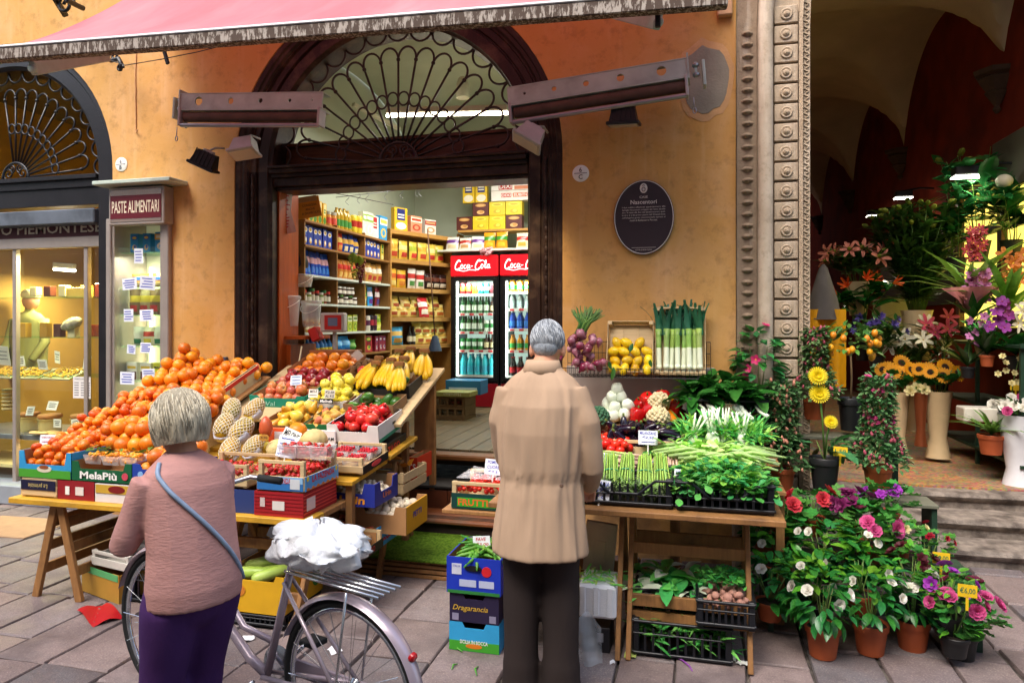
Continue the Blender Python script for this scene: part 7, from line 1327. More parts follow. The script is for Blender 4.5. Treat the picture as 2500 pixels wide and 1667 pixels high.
def leek(seed):
    r_ = random.Random(seed); m = MB(); m.lathe([(.008, 0), (.017, .01), (.016, .03)], 10, None, 0); m.lathe([(.016, .03), (.015, .14)], 10, None, 0, capb=False, capt=False); m.lathe([(.015, .14), (.017, .22), (.02, .26)], 10, None, 1, capb=False)
    for k in range(6):
        a = k*1.05+r_.uniform(-.2, .2); L = r_.uniform(.16, .24); b = r_.uniform(.06, .35)
        m.grid(lambda u, v_: ((u-.5)*.036*(1-.6*v_)*math.cos(a)+math.sin(a)*(.012+b*.3*v_*v_*L*4), (u-.5)*.036*(1-.6*v_)*math.sin(a)-math.cos(a)*(.012+b*.3*v_*v_*L*4)+.012*abs(u-.5), .22+L*v_-b*.1*v_*v_), 2, 5, 2)
    for k in range(10): a = k*.63; m.tube([(.006*math.cos(a), .006*math.sin(a), .003), (.014*math.cos(a), .014*math.sin(a), -.02-r_.random()*.02)], .001, 3)
    return m.mesh('leek', [MLW]+MLG, True)
LKM = [leek(s) for s in range(3)]
for i in range(8): tag(ob('leek', LKM[i % 3], None, kx @ T(-.135+i*.039+jit(.006), -.2, .05+(i % 2)*.03) @ rotm(-PI/2+.02+jit(.05), 0, 0) @ rotm(0, jit(.06), jit(1)) @ S3(1.2, 1.2, 1.08)), 'white and green leek in the upright crate, '+ORD[i], 'leek', 'leeks in the crate')
bz_ = W(1420, 850, 4.85); R.seed(6)
for i in range(46):
    px, py = R.gauss(1418, 34), R.gauss(850, 36)
    if not (1366 < px < 1484 and 805 < py < 912): continue
    s = R.uniform(.75, 1.05); tag(ob('red_onion', ONIO, None, T(W(px, py, R.uniform(4.74, 4.9))) @ rotm(jit(1.2)+2.6, jit(.8), R.uniform(0, 6)) @ S3(s, s, s)), 'red onion in the bunch hung on the basket', 'onion', 'red onions of the bunch')
m = MB()
for i in range(75): a = jit(.5); o_ = V((jit(.03), jit(.02), 0)); m.tube([W(1412, 822, 4.84)+o_, W(1428, 790, 4.84)+o_*1.2, W(1436+a*60, 752+abs(a)*26+jit(10), 4.84)+o_*1.6], [.006, .006, .0025], 5, m=i % 2)
tag(stuff(m.build('onion_greens', [lmat('onion_green', '#6a9a4a', '#8ab86a'), lmat('onion_green2', '#3f7a3a', '#a8c88a')], None, True)), 'tied green tops of the red onion bunch', 'onion')
fx = base(-1.085, 3.6, .0)
t = tray('printed_carton', 'sky blue and green carton at the bottom of the broad bean stack', fx @ T(0, 0, .003), .27, .32, .148, '#2f9ad0', lo=.8, cw=.07); MB().box((0, -.1615, .028), (.268, .002, .05)).build('green_print', mc('#3f9a2c'), t); text('SICILIA IN BOCCA', t, T(0, -.1635, .05) @ FRONT, .02, mc('#e8e4da'), .15, 0, .02); MB().prism(oval(.045, .012, 14), 0, .003, T(0, -.161, .03) @ FRONT).build('print_fruit', mc('#d87a1e'), t)
t = tray('printed_carton', 'dark violet carton with gold script in the stack middle', fx @ T(0, 0, .153), .265, .32, .148, '#231a3a', lo=.8, cw=.07); text('Dragarancia', t, T(-.02, -.1625, .07) @ FRONT, .036, mc('#c8a23a'), .19, .3, .01)
for x_ in (-.1, .1): MB().box((x_, -.161, .025), (.035, .002, .035)).build('sticker', mc('#8a86a0'), t)
t = tray('bean_carton', 'royal blue carton of broad beans on top of the stack', fx @ T(0, 0, .303), .29, .34, .185, '#1633b0', lo=.99, hole=True); MB().prism(oval(.026, .026, 20), 0, .003, T(.07, -.17, .12) @ FRONT).build('red_seal', mc('#c8242c'), t); MB().box((-.09, -.1715, .125), (.052, .002, .055)).build('badge', mc('#c8ccdc'), t); text('ITALIA', t, T(-.09, -.1735, .14) @ FRONT, .011, INKB, .04)
for x_, w_ in ((-.03, .09), (.07, .08)): MB().box((x_, -.1715, .055), (w_, .002, .035)).build('sticker', mc('#b8c0dc'), t)
MB().box((0, -.171, .008), (.28, .0015, .016)).build('green_print', mc('#2f7a3a'), t)
BEAN = MB(); BEAN.tube([(0, -.09, 0), (.008, -.05, .008), (.012, 0, .012), (.008, .05, .008), (0, .085, 0), (0, .1, .0)], [.003, .009, .0105, .0095, .006, .002], 7); BEANM = BEAN.mesh('broad_bean', [lmat('bean_pod', '#4f8a2a', '#7aa83a', .4, .05)], True); R.seed(14)
for i in range(46): s = R.uniform(.8, 1.15); tag(ob('broad_bean', BEANM, None, fx @ T(jit(.1), jit(.12), .45+R.random()*.055) @ rotm(jit(.35), jit(.35), R.gauss(0, .7)) @ S3(s, s, s)), 'green broad bean pod in the royal blue carton', 'broad bean', 'broad bean pods')
card(1176, 1328, 3.55, .095, .085, ['FAVE', '€3,00', 'AL KG'], INKR, 'white broad bean price card with red writing', .1, 0, -.1, .09)
py_ = G(1240, 1580); tbox((py_.x+.2, 3.62, .2), (.3, .26, .185), '#e09a1a', 'yellow carton between the man and the bean stack', [('', -.1, .13, .04, .04, WHITE, '#c8ccd8')], 'yellow_carton')
sb_ = W(1463, 1490, 3.68); t = thing('foam_box', 'white ribbed polystyrene box under the table', 'box', T(sb_))
MB().box((0, 0, .09), (.2, .24, .17), None, 0, .015).build('box', M('polystyrene', '#e2e4e8', .7, .03, 20, .2, 120), t)
for x_ in (-.07, 0, .07): MB().box((x_, -.124, .095), (.03, .012, .15), None, 0, .005).build('rib', M('polystyrene', '#e2e4e8'), t)
leafheap('bean_heap', 'green beans heaped in the polystyrene box', 'beans', T(sb_) @ T(0, 0, .16), .18, .2, .03, 60, NAR, .07, .1, .4, [MLG[0], LVB[1]])
m = MB(); m.box((0, 0, 0), (.17, .02, .29), None, 0, .02); m.box((0, -.012, -.02), (.06, .006, .12), None, 0, .004); tag(m.build('beige_lid', M('beige_plastic', '#b5a48c', .5, .08), None, False, T(W(1465, 1335, 3.85)) @ rotm(.12, .1, 0)), 'beige plastic cover leaning under the table', 'cover')
hm = base(.16, 3.72, .20); pcrate('black_crate', 'black crate of mushrooms and herbs hung on the trestle', hm, .27, .3, .14, 0, MBPL, 9); hx(hm, 'mushroom', 'pinkish mushroom in the hanging black crate', 'mushroom', fmesh('brown_mushroom', [(.008, -.015), (.009, .0), (.022, .004), (.024, .012), (.018, .022), (.008, .027), (.0005, .028)], [M('cap_pink_brown', '#a87a6a', .7, .15, 20, rnd=.1), MGST], 10), .24, .26, .08, .025, 2); leafheap('parsley', 'curly dark herbs on the mushrooms', 'herbs', hm @ T(0, .05, .13), .24, .18, .09, 260, SPOON, .025, .05, 1., [LVB[2], LVB[1]])
tag(MB().beam((-.32, 3.68, .185), (.3, 3.68, .185), .03, .05).build('trestle_board', MTRES, None), 'board across the trestle under the mushroom crate', 'board')
dm = base(-.05, 3.78, .003); pcrate('black_crate', 'long black crate of greens on the ground', dm, .48, .34, .19); leafheap('loose_greens', 'dark green leaves in the ground crate', 'greens', dm, .44, .3, .17, 260, NAR, .08, .15, .7, [LVB[2], LVB[1]])
em = base(-.11, 3.86, .235); pcrate('black_crate', 'low black crate of chard under the table', em, .36, .3, .08); leafheap('chard_bunch', 'chard leaves with white ribs under the table', 'chard', em, .36, .28, .12, 120, BIG, .1, .17, .6, [LVB[1], MFEN, LVB[2]])
tbox(G(1440, 1595)+V((.03, .12, 0)), (.14, .2, .13), '#1c1a1e', 'small black carton on the ground behind the man', [('', .02, .08, .03, .03, WHITE, '#8a8a90')], 'black_carton')
tag(MB().grid(lambda u, v_: ((u-.5)*.16, .03*math.sin(u*8+v_*3), v_*.25*(1-.4*abs(u-.5))+.01*math.sin(v_*21)), 10, 12).build('clear_bag', filmmat('clear_bag', (.85, .9, .95), .3), None, True, T(G(1430, 1622))), 'crumpled clear plastic bag on the ground beside the man', 'plastic bag')
R.seed(77)
for i, (px, py, c, lab) in enumerate(((817, 1590, '#e6e6ea', 'torn white paper scrap by the bicycle'), (600, 1562, '#dcdce2', 'small white paper scrap left of the bicycle'), (1120, 1588, '#5aa03a', 'green bean stem beside the carton stack'), (1110, 1630, '#4f9a34', 'green stalk scrap on the paving'), (1165, 1640, '#4f9a34', 'bent green stalk scrap in front of cartons'), (1185, 1590, '#dfe8ea', 'white slip at the foot of the carton stack'), (1540, 1600, '#b8c86a', 'wilted cabbage leaf by the trestle foot'), (1664, 1598, '#3f8a34', 'green pod scrap under the trestle'), (1712, 1606, '#7aa83a', 'chopped green scrap under the table'), (1786, 1612, '#e2e4d2', 'tiny white scrap by the right trestle leg'), (1812, 1622, '#dcdad2', 'white speck by the right trestle leg'), (1805, 1598, '#4a9a3a', 'thin green leaf by the right trestle leg'), (1300, 1650, '#d8d8d0', 'tiny pale scrap behind the man'), (275, 1510, '#d8cfa0', 'onion skin scrap on the red sheet'), (258, 1518, '#e6e2d4', 'white peel on the red sheet'), (1495, 1620, '#e0e0e4', 'white speck between trestles'))):
    g_ = G(px, py); s = R.uniform(.02, .045) if 'leaf' not in lab and 'paper' not in lab else .06; m = MB(); gr = 'green' in lab or 'stalk' in lab
    if gr: m.tube([(-s*1.4, 0, .004), (0, s*.3, .012), (s*1.3, -s*.1, .004)], [.002, .005, .002], 5)
    else: m.grid(lambda u, v_: ((u-.5)*s*1.5*(1-.4*abs(v_-.5)), (v_-.5)*s, .006+.006*math.sin(u*6+v_*5)), 4, 4)
    tag(m.build('litter_scrap', mc(c), None, True, T(g_+V((0, 0, .004))) @ rotm(0, 0, R.uniform(0, 3))), lab, 'litter')
tag(MB().tube([G(1648, 1605)+V((0, 0, .008)), G(1668, 1618)+V((0, 0, .012)), G(1684, 1630)+V((0, 0, .008)), G(1690, 1640)+V((0, 0, .006))], [.004, .005, .005, .003], 5).build('purple_ribbon', mc('#8a4a9a'), None, True), 'purple ribbon strip on the paving under the table', 'ribbon')
# ================================================================== PLANTS
MTERR = M('terracotta_plastic', '#a5502c', .55, .1, 6, .1, 50, rnd=.08); MPOTB = M('black_pot', '#1a1a1c', .45, .15, 10); MSOIL = M('potting_soil', '#241a12', .95, .3, 40, .8, 90); MSTEM = lmat('plant_stem', '#5a7a34', '#6a6a3a', .6, .05)
GLOS = lmat('leaf_gardenia', '#2a7230', '#3f8e38', .2, .2); GLOY = lmat('leaf_gardenia_young', '#5a9a2c', '#7ab83a', .25, .3); GERM = lmat('leaf_geranium', '#3f8034', '#62a046', .4, .25); DIPM = lmat('leaf_dipladenia', '#37803f', '#4a954c', .25, .2); AZAM = lmat('leaf_azalea', '#5c8450', '#7c9a62', .3, .2); LILM = lmat('leaf_lily', '#2a4f1e', '#4a6e2a', .35, .2); GERB = lmat('leaf_gerbera', '#3f7a44', '#6a9a60', .4, .25)
GL = leafmesh('leaf', LOV, GLOS, .3, .3); GLY = leafmesh('leaf', LOV, GLOY, .35, .1); DL = leafmesh('leaf', [(0, .01), (.15, .2), (.4, .3), (.65, .26), (.85, .13), (1, .004)], DIPM, .25, .3); LL = leafmesh('leaf', [(0, .03), (.3, .12), (.6, .1), (1, .003)], LILM, .3, .2)
def roundleaf(mat):
    m = MB(); n = 15; vs = [(0, .12, 0)]
    for i in range(n):
        a = -2.75+5.5*i/(n-1); r = .5*(1+.09*math.cos(i*PI)); vs.append((r*math.sin(a), .5+r*math.cos(a)-.35, .10+.05*math.cos(i*PI)))
    m.add(vs, [(0, i, i+1) for i in range(1, n)]); return m.mesh('leaf', mat, True)
RL = roundleaf(GERM)
def frond(mat):
    m = MB(); P_ = [(0, .03), (.12, .1), (.2, .06), (.32, .16), (.42, .1), (.56, .2), (.66, .13), (.8, .17), (.92, .08), (1, .01)]; vs = []
    for t, hw in P_: z = .25*t-.45*t*t; vs += [(-hw, t, z+.06*hw*4), (0, t, z), (hw, t, z+.06*hw*4)]
    fs = []
    for i in range(len(P_)-1): a = i*3; fs += [(a, a+1, a+4, a+3), (a+1, a+2, a+5, a+4)]
    return m.add(vs, fs).mesh('leaf', mat, True)
GF = frond(GERB)
def petals(nm, n, L, w, mat, up=.25, rows=1, centre=None, cr=.3, cup=.2, curl=0.):
    m = MB()
    for r_ in range(rows):
        k = 1-.22*r_; e = up+.35*r_
        for i in range(n):
            mx = rotm(0, 0, 2*PI*(i+.5*r_)/n) @ rotm(e); vs = []
            for t, h in ((0.05, .25), (.35, .9), (.7, 1.), (.92, .7), (1, .2)): vs += [(-w*h*k/2, t*L*k, cup*w*h-curl*t*t*L), (0, t*L*k, -curl*t*t*L), (w*h*k/2, t*L*k, cup*w*h-curl*t*t*L)]
            fs = []
            for q in range(4): a = q*3; fs += [(a, a+1, a+4, a+3), (a+1, a+2, a+5, a+4)]
            m.add(vs, fs, 0, mx)
    if centre: m.lathe([(L*cr, .0), (L*cr*.95, L*.06), (L*cr*.5, L*.11), (.0005, L*.12)], 12, None, 1)
    return m.mesh(nm, [mat]+([centre] if centre else []), True)
def fm(c, c2=None): return M('petal_'+c.strip('#'), c, .6, .12, 30, rnd=.12, thin=.3, col2=c2, c2=(.5, .7))
YC_ = M('flower_eye', '#d8b43a', .8); SUNC = M('sunflower_eye', '#2a1608', .9, .3, 60, .5, 150)
ROSC = petals('flower', 8, 1, .8, fm('#d0303f', '#e0606a'), .3, 3); ROSP = petals('flower', 8, 1, .8, fm('#c8407f', '#e080b0'), .3, 3); ROSM = petals('flower', 6, 1, .7, fm('#7a1f5a', '#9a2f70'), .35, 2); ROSV = petals('flower', 6, 1, .7, fm('#9a30a8', '#b850c0'), .35, 2); ROSW = petals('flower', 6, 1, .95, fm('#ece8dc', '#f4f0e6'), .35, 3); ROSK = petals('flower', 6, 1, .6, fm('#4a0f1c', '#6a1a2a'), .35, 2); ROSR = petals('flower', 6, 1, .6, fm('#a81430'), .4, 3); ROSY = petals('flower', 6, 1, .6, fm('#e6d9a0'), .4, 3); DIPF = petals('flower', 5, 1, .75, fm('#d0286a', '#e0508a'), .3, 1, YC_, .15)
GERY = petals('flower', 26, 1, .17, fm('#e8d010', '#f0dc30'), .12, 3, M('gerbera_eye', '#c8a81a', .8), .26); SUNF = petals('flower', 20, 1, .26, fm('#e29a10', '#eab020'), .1, 1, SUNC, .5); LILP = petals('flower', 6, 1, .34, fm('#d8806a', '#e6a590'), .55, 1, YC_, .06, .15, .3); LILW = petals('flower', 6, 1, .36, fm('#e6e0c8', '#f0ecd8'), .55, 1, YC_, .06, .15, .3); LILR = petals('flower', 6, 1, .34, fm('#c04060', '#d87088'), .6, 1, YC_, .06, .15, .3)
ORCP = petals('flower', 5, 1, .75, fm('#c878b0', '#e0b0d0'), .15, 1, M('orchid_lip', '#8a2a6a', .6), .2); ORCV = petals('flower', 5, 1, .75, fm('#9a3aa0', '#b860b8'), .15, 1, M('orchid_lip', '#8a2a6a', .6), .2); ORCR = petals('flower', 5, 1, .5, fm('#a83a4a', '#c05a5a'), .3, 1, YC_, .2); ORCO = petals('flower', 5, 1, .55, fm('#c8763a', '#d89a60'), .3, 1, YC_, .2); IRIS = petals('flower', 6, 1, .5, fm('#5a4a9a', '#7a6ab8'), .6, 2); STRL = petals('flower', 6, 1, .2, fm('#d8501a', '#e07a2a'), 1.0, 1)
def potp(t, r, h, mat=None, z=0.):
    MB().lathe([(r*.72, 0), (r*.9, h*.78), (r*.98, h*.79), (r, h*.97), (r*.96, h), (r*.9, h*.95), (r*.88, h*.9)], 20, T(0, 0, z), capt=False).build('pot', mat or MTERR, t, 40); MB().lathe([(r*.88, h*.9), (.001, h*.93)], 16, T(0, 0, z), capb=False, capt=False).build('soil', MSOIL, t)
def plant(name, label, cat, p, pot=None, cz=.2, rx=.14, rz_=.12, n=70, me=None, ls=(.07, .1), young=None, fl=(), group=None, stems=6, up=.5, joined=False, cy=0.):
    """potted plant: pot, soil, stems, leaves (each a part, or one mass when tiny), flowers; fl = [(mesh, n, size, zone)]"""
    t = thing(name, label, cat, T(p), group); top = 0
    if pot: potp(t, pot[0], pot[1], pot[2] if len(pot) > 2 else None); top = pot[1]*.9
    m = MB()
    for i in range(stems): a = i*2.4; q = rx*.6*R.random(); m.tube([(0, 0, top), (q*.4*math.cos(a), q*.4*math.sin(a)+cy*.5, top+(cz-top)*.5), (q*math.cos(a), q*math.sin(a)+cy, cz+rz_*.5)], [.005, .004, .002], 5)
    m.build('stems', MSTEM, t, True)
    jm = MB() if joined else None; mm = me if isinstance(me, list) else [me]
    for i in range(n):
        u = R.uniform(-.85, 1); a = R.uniform(0, 6.28); k = R.uniform(.55, 1.)**.5; d = V((math.cos(a)*math.sqrt(1-u*u), math.sin(a)*math.sqrt(1-u*u), u)); q = V((d.x*rx*k, d.y*rx*k+cy, cz+d.z*rz_*k)); s = R.uniform(*ls)
        mx = T(q) @ rotm(0, 0, a-PI/2+jit(.5)) @ rotm(u*up+jit(.45), jit(.4), 0) @ S3(s, s, s); l_ = young if (young and u > .35 and R.random() < .6) else mm[i % len(mm)]
        if joined: jm.add([v.co for v in l_.vertices], [tuple(f.vertices) for f in l_.polygons], 0, mx)
        else: ob('leaf', l_, t, mx)
    if joined: stuff(jm.build('foliage', list(mm[0].materials), t, True))
    for fmsh, nf, sz, (u0, u1) in fl:
        for i in range(nf):
            u = R.uniform(u0, u1); a = R.uniform(PI*1.05, PI*1.95) if u < .8 else R.uniform(0, 6.28); d = V((math.cos(a)*math.sqrt(1-u*u), math.sin(a)*math.sqrt(1-u*u), u)); s = sz*R.uniform(.85, 1.15)
            ob('flower', fmsh, t, T(d.x*rx*1.08, d.y*rx*1.08+cy, cz+d.z*rz_*1.08) @ d.to_track_quat('Z', 'Y').to_matrix().to_4x4() @ rotm(jit(.3), jit(.3), R.uniform(0, 6)) @ S3(s, s, s))
    return t
R.seed(51); P15 = (.088, .155)
for i, (px, py) in enumerate(((2014, 1612), (2132, 1604), (2236, 1594))): g_ = G(px, py); g_.y += .06; plant('gardenia', 'potted white gardenia in terracotta pot on the paving, '+('left', 'middle', 'right')[i], 'plant', g_, P15, .29, .155, .13, 80, GL, (.065, .1), GLY, [(ROSW, 5, .032, (.2, .85))], 'gardenias in front')
g_ = G(2358, 1616); g_.y += .05; plant('geranium', 'pink geranium in a black pot at the paving corner', 'plant', g_, (.075, .13, MPOTB), .25, .17, .13, 44, RL, (.06, .105), None, [(ROSP, 8, .042, (.3, .95))], up=.3)
sd_ = thing('plant_stand', 'low dark green stepped stand under the massed plants', 'plant stand'); MGRM = M('green_metal', '#1f3a2a', .5, .15)
for (y_, z_, x0_, x1_) in ((4.18, .16, .4, 1.45), (4.5, .3, .4, 1.5), (4.87, .575, .32, 1.45), (5.12, .93, .32, 1.3)):
    MB().box(((x0_+x1_)/2, y_, z_), (x1_-x0_, .24, .022), None, 0, .003).build('shelf', MGRM if z_ < .5 else M('shelf_grey_wood', '#6a6a5a', .6, .12), sd_)
    for x in (x0_+.02, x1_-.02): MB().box((x, y_, z_/2), (.03, .2, z_)).build('leg', MGRM, sd_)
mid = [(1880, 1420, 4.05), (1985, 1425, 4.0), (1900, 1335, 4.3), (2010, 1330, 4.25), (2100, 1400, 4.05), (2110, 1340, 4.3)]
for i, (px, py, Y) in enumerate(mid): c = W(px, py, Y); plant('gardenia', 'leafy gardenia massed behind the front pots, '+['lower left', 'lower middle', 'upper left', 'upper middle', 'lower right', 'upper right'][i], 'plant', V((c.x, Y, c.z-.2)), (.08, .1, MPOTB if i % 2 else None), .2, .17, .14, 74, GL, (.07, .105), GLY, [(ROSW, 2 if i > 2 else 1, .03, (.3, .8))], 'gardenias massed behind')
for i, (px, py, Y, f, nf, fs) in enumerate(((1912, 1262, 4.45, ROSC, 3, .05), (1985, 1240, 4.6, ROSC, 3, .055), (2080, 1250, 4.55, ROSM, 7, .046), (2165, 1225, 4.65, ROSV, 6, .034), (2120, 1300, 4.35, ROSP, 6, .05), (2190, 1300, 4.45, ROSY, 2, .03), (1870, 1290, 4.4, None, 0, 0))):
    c = W(px, py, Y); plant('geranium', ['coral geranium beside the lettuce crate', 'coral geranium on the upper tier', 'plum flowered geranium in the middle of upper tier', 'violet flowered geranium at upper right', 'pink geranium with large blooms in the centre', 'cream flowered geranium at the right edge', 'leafy geranium hanging beside the table leg'][i], 'plant', V((c.x, Y, c.z-.16)), (.075, .11), .16, .15, .12, 40, RL, (.06, .1), None, [(f, nf, fs, (.3, .95))] if f else [], up=.3)
for i, (px, py, Y, f, nf, fs) in enumerate(((2225, 1385, 4.15, ROSK, 7, .035), (2262, 1330, 4.35, ROSR, 5, .02), (2310, 1440, 3.95, ROSV, 6, .036), (2330, 1490, 3.9, ROSP, 4, .03))):
    c = W(px, py, Y); g0 = max(0, c.z-.22); plant('small_geranium', ['dark maroon petunia plant right of the gardenias', 'red miniature rose near the stone steps', 'magenta geranium under the yellow price tag', 'small pink geranium above the black pot'][i], 'plant', V((c.x, Y, g0)), (.07, .1, MPOTB), c.z-g0, .13, .11, 60, [GLY, RL], (.04, .065), None, [(f, nf, fs, (.2, .95))], up=.4)
def ytag(px, py, Y, s, lab):
    t = thing('price_tag', lab, 'price tag', T(W(px, py, Y)) @ rotm(-.1, .05, 0)); MB().box((0, 0, 0), (.082, .002, .058), None, 0, .0008).build('card', mc('#d8b01e'), t); MB().box((0, .002, -.055), (.012, .003, .07)).build('stake', mc('#d8b01e'), t)
    if s: text(s, t, T(0, -.0022, 0) @ FRONT, .03, M('ink_green', '#1f6a4a', .7), .065, 0, .01)
ytag(2298, 1362, 4.1, '€9,00', 'upper yellow price tag above the magenta geranium'); ytag(2362, 1442, 3.72, '€6,00', 'lower yellow price tag over the black pot geranium'); ytag(2052, 1102, 4.75, '1,50', 'yellow plant price tag in the gerbera pot'); ytag(2478, 694, 6.9, '', 'yellow tag among the orange orchids'); ytag(2480, 945, 6.7, '', 'yellow tag on the right flower shelf');
AZL = leafmesh('leaf', [(0, .06), (.4, .22), (.75, .2), (1, .02)], AZAM, .3, .2); BUD = MB(); BUD.lathe([(.001, 0), (.28, .25), (.3, .6), (.12, .95), (.001, 1.05)], 6); BUDP = BUD.mesh('bud', [fm('#d89a80', '#c86a6a')], True); BUD2 = BUD.mesh('bud', [fm('#c8506a', '#e0a0a8')], True)
def azalea(px, py, Y, H, r0, bud, nb, label, pr, rose=None):
    p = W(px, py, Y); t = thing('azalea', label, 'plant', T(p)); potp(t, pr, pr*1.75); z0_ = pr*1.7; jm = MB(); bm__ = [v.co for v in AZL.vertices]; fs0 = [tuple(f.vertices) for f in AZL.polygons]
    def rad(f): return r0*((.62+.38*math.cos(f*PI*2.1))*.5+.55)*(1-f*.62)
    for i in range(1500):
        f = R.random(); a = R.uniform(0, 6.28); q = rad(f)*R.uniform(.6, 1.05); s = R.uniform(.034, .054); jm.add([v*s for v in bm__], fs0, 0, T(q*math.cos(a), q*math.sin(a), z0_+f*H) @ rotm(0, 0, a-PI/2+jit(.6)) @ rotm(jit(.7)+.3, jit(.5), 0))
    stuff(jm.build('foliage', AZAM, t, True)); MB().tube([(0, 0, z0_*.8), (0, 0, z0_+H*.9)], [.008, .004], 6).build('trunk', MSTEM, t)
    for i in range(nb):
        f = R.random()**.8; a = R.uniform(PI*.95, PI*2.05); q = rad(f)*1.02; s = R.uniform(.022, .036); ob('bud', bud, t, T(q*math.cos(a), q*math.sin(a), z0_+f*H) @ rotm(jit(.5)+.2, jit(.5), 0) @ S3(s, s, s*1.1))
    if rose:
        for i in range(9): f = R.choice((.5, .55, .85, .95, 1.)); a = R.uniform(PI, 2*PI); q = rad(f); ob('flower', rose, t, T(q*math.cos(a), q*math.sin(a), z0_+f*H) @ rotm(.5, 0, 0) @ S3(.026, .026, .026))
azalea(1908, 1198, 4.87, .56, .175, BUDP, 90, 'tall azalea with peach buds in terracotta pot on the shelf', .09); azalea(2143, 1196, 4.87, .56, .17, BUD2, 80, 'pink azalea in terracotta pot at the right shelf end', .09, ROSP); azalea(1986, 1022, 5.12, .46, .165, BUD2, 80, 'back azalea with rosy buds beside the stone portal', .085)
p = W(2013, 1192, 4.82); t = plant('gerbera', 'yellow gerbera in a black pot on the front shelf', 'plant', p, (.095, .2, MPOTB), .27, .1, .06, 15, GF, (.14, .22), None, (), stems=2, up=.7)
for (px, py, s, ry) in ((1996, 918, .062, .15), (2000, 962, .064, -.1), (2028, 1030, .045, .3)):
    f_ = W(px, py, 4.78)-p; MB().tube([(0, 0, .2), (f_.x*.4, f_.y*.4, .2+(f_.z-.2)*.6), f_], .0055, 6).build('flower_stalk', MSTEM, t, True); ob('flower', GERY, t, T(f_) @ rotm(1.15, ry, 0) @ S3(s, s, s))
p = W(1850, 1052, 5.0); plant('dipladenia', 'climbing dipladenia with magenta flowers before the portal', 'plant', p, (.075, .14), .42, .13, .29, 150, DL, (.07, .11), None, [(DIPF, 7, .033, (-.3, .95))], up=.4)
p = W(2077, 1050, 5.15); t = thing('kumquat_tree', 'small kumquat tree with orange fruit in black pot', 'plant', T(p)); potp(t, .085, .22, MPOTB); MB().tube([(0, 0, .2), (.006, 0, .36), (0, 0, .5)], [.008, .007, .006], 7).build('trunk', M('bark', '#6a5236', .8, .2, 20), t, True)
KL = leafmesh('leaf', LOV, lmat('leaf_kumquat', '#4a7a34', '#6a9a44', .3, .2), .3, .2)
for i in range(110): u = R.uniform(-.6, 1); a = R.uniform(0, 6.28); k = R.uniform(.5, 1); s = R.uniform(.05, .08); ob('leaf', KL, t, T(.17*k*math.cos(a)*math.sqrt(1-u*u), .15*k*math.sin(a)*math.sqrt(1-u*u), .6+u*.16*k) @ rotm(0, 0, a-PI/2) @ rotm(jit(.7), jit(.5), 0) @ S3(s, s, s))
for i in range(24): u = R.uniform(-.8, .5); a = R.uniform(PI*.9, PI*2.1); ob('kumquat', KUMQ, t, T(.17*math.cos(a)*math.sqrt(1-u*u), .15*math.sin(a)*math.sqrt(1-u*u), .6+u*.16) @ S3(1.6, 1.6, 1.6))
tag(MB().box((0, 0, 0), (.075, .003, .09), None, 0, .001).build('plant_label', mc('#7a5a8a'), None, False, T(W(1862, 985, 4.82))), 'purple round plant label by the dipladenia pot', 'label')
MVASE = M('cream_vase', '#c8b088', .45, .08, 6); MVASW = M('white_vase', '#d9d9de', .4, .05)
def vase(name, label, px, py, Y, r, h, mat, stem_n, spread, hgt, fls, leaf=LL, nl=60, ls=(.08, .14), foot=True, clear=.0):
    p = W(px, py, Y); t = thing(name, label, 'flowers', T(p)); pr = [(r*.95, 0), (r*.8, h*.12), (r*.62, h*.3), (r*.75, h*.5), (r*1.0, h*.95), (r*1.06, h), (r*.97, h*.98)] if foot else [(r*.7, 0), (r*.75, h*.3), (r*1.0, h*.97), (r*1.05, h), (r*.96, h*.98)]
    MB().lathe(pr, 18, capt=False).build('vase', mat, t, 50); pts = []; m = MB()
    for i in range(stem_n): a = i*2.4; q = spread*math.sqrt((i+.5)/stem_n); e = V((q*math.cos(a), q*math.sin(a)*.8, h+hgt*R.uniform(.75, 1.05)-q*.4)); pts.append(e); m.tube([(r*.4*math.cos(a), r*.4*math.sin(a), h*.9), (q*.5*math.cos(a), q*.5*math.sin(a)*.8, h+(e.z-h)*.55), e], [.004, .004, .003], 5)
    m.build('stems', MSTEM, t, True); jm = MB(); bm__ = [v.co for v in leaf.vertices]; fs0 = [tuple(f.vertices) for f in leaf.polygons]
    for i in range(nl):
        e = R.choice(pts); f = R.uniform(.35+clear, .98); a = R.uniform(0, 6.28); s = R.uniform(*ls); jm.add([v*s for v in bm__], fs0, 0, T(e.x*f, e.y*f, h+(e.z-h)*f) @ rotm(0, 0, a) @ rotm(R.uniform(.1, 1.), jit(.3), 0))
    if nl: stuff(jm.build('foliage', list(leaf.materials), t, True))
    k = 0
    for (me, n, s) in fls:
        for i in range(n): e = pts[k % len(pts)]; k += 1; d = V((e.x*1.1, min(-.1, e.y)-.12, .1)).normalized(); q = s*R.uniform(.85, 1.15); ob('flower' if me.name != 'bud' else 'bud', me, t, T(e+V((jit(.02), jit(.02), .0))) @ d.to_track_quat('Z', 'Y').to_matrix().to_4x4() @ rotm(0, 0, R.uniform(0, 6)) @ S3(q, q, q))
    return t
BUDG = BUD.mesh('bud', [fm('#7a8a2e', '#a89a3a')], True)
vase('sunflower_vase', 'left cream floor vase of sunflowers', 2190, 1112, 7.45, .11, .62, MVASE, 11, .2, .28, [(SUNF, 9, .075)], RL, 90, (.08, .13)); vase('sunflower_vase', 'right cream floor vase of sunflowers', 2290, 1116, 7.35, .115, .62, MVASE, 12, .24, .26, [(SUNF, 10, .075)], RL, 90, (.08, .13))
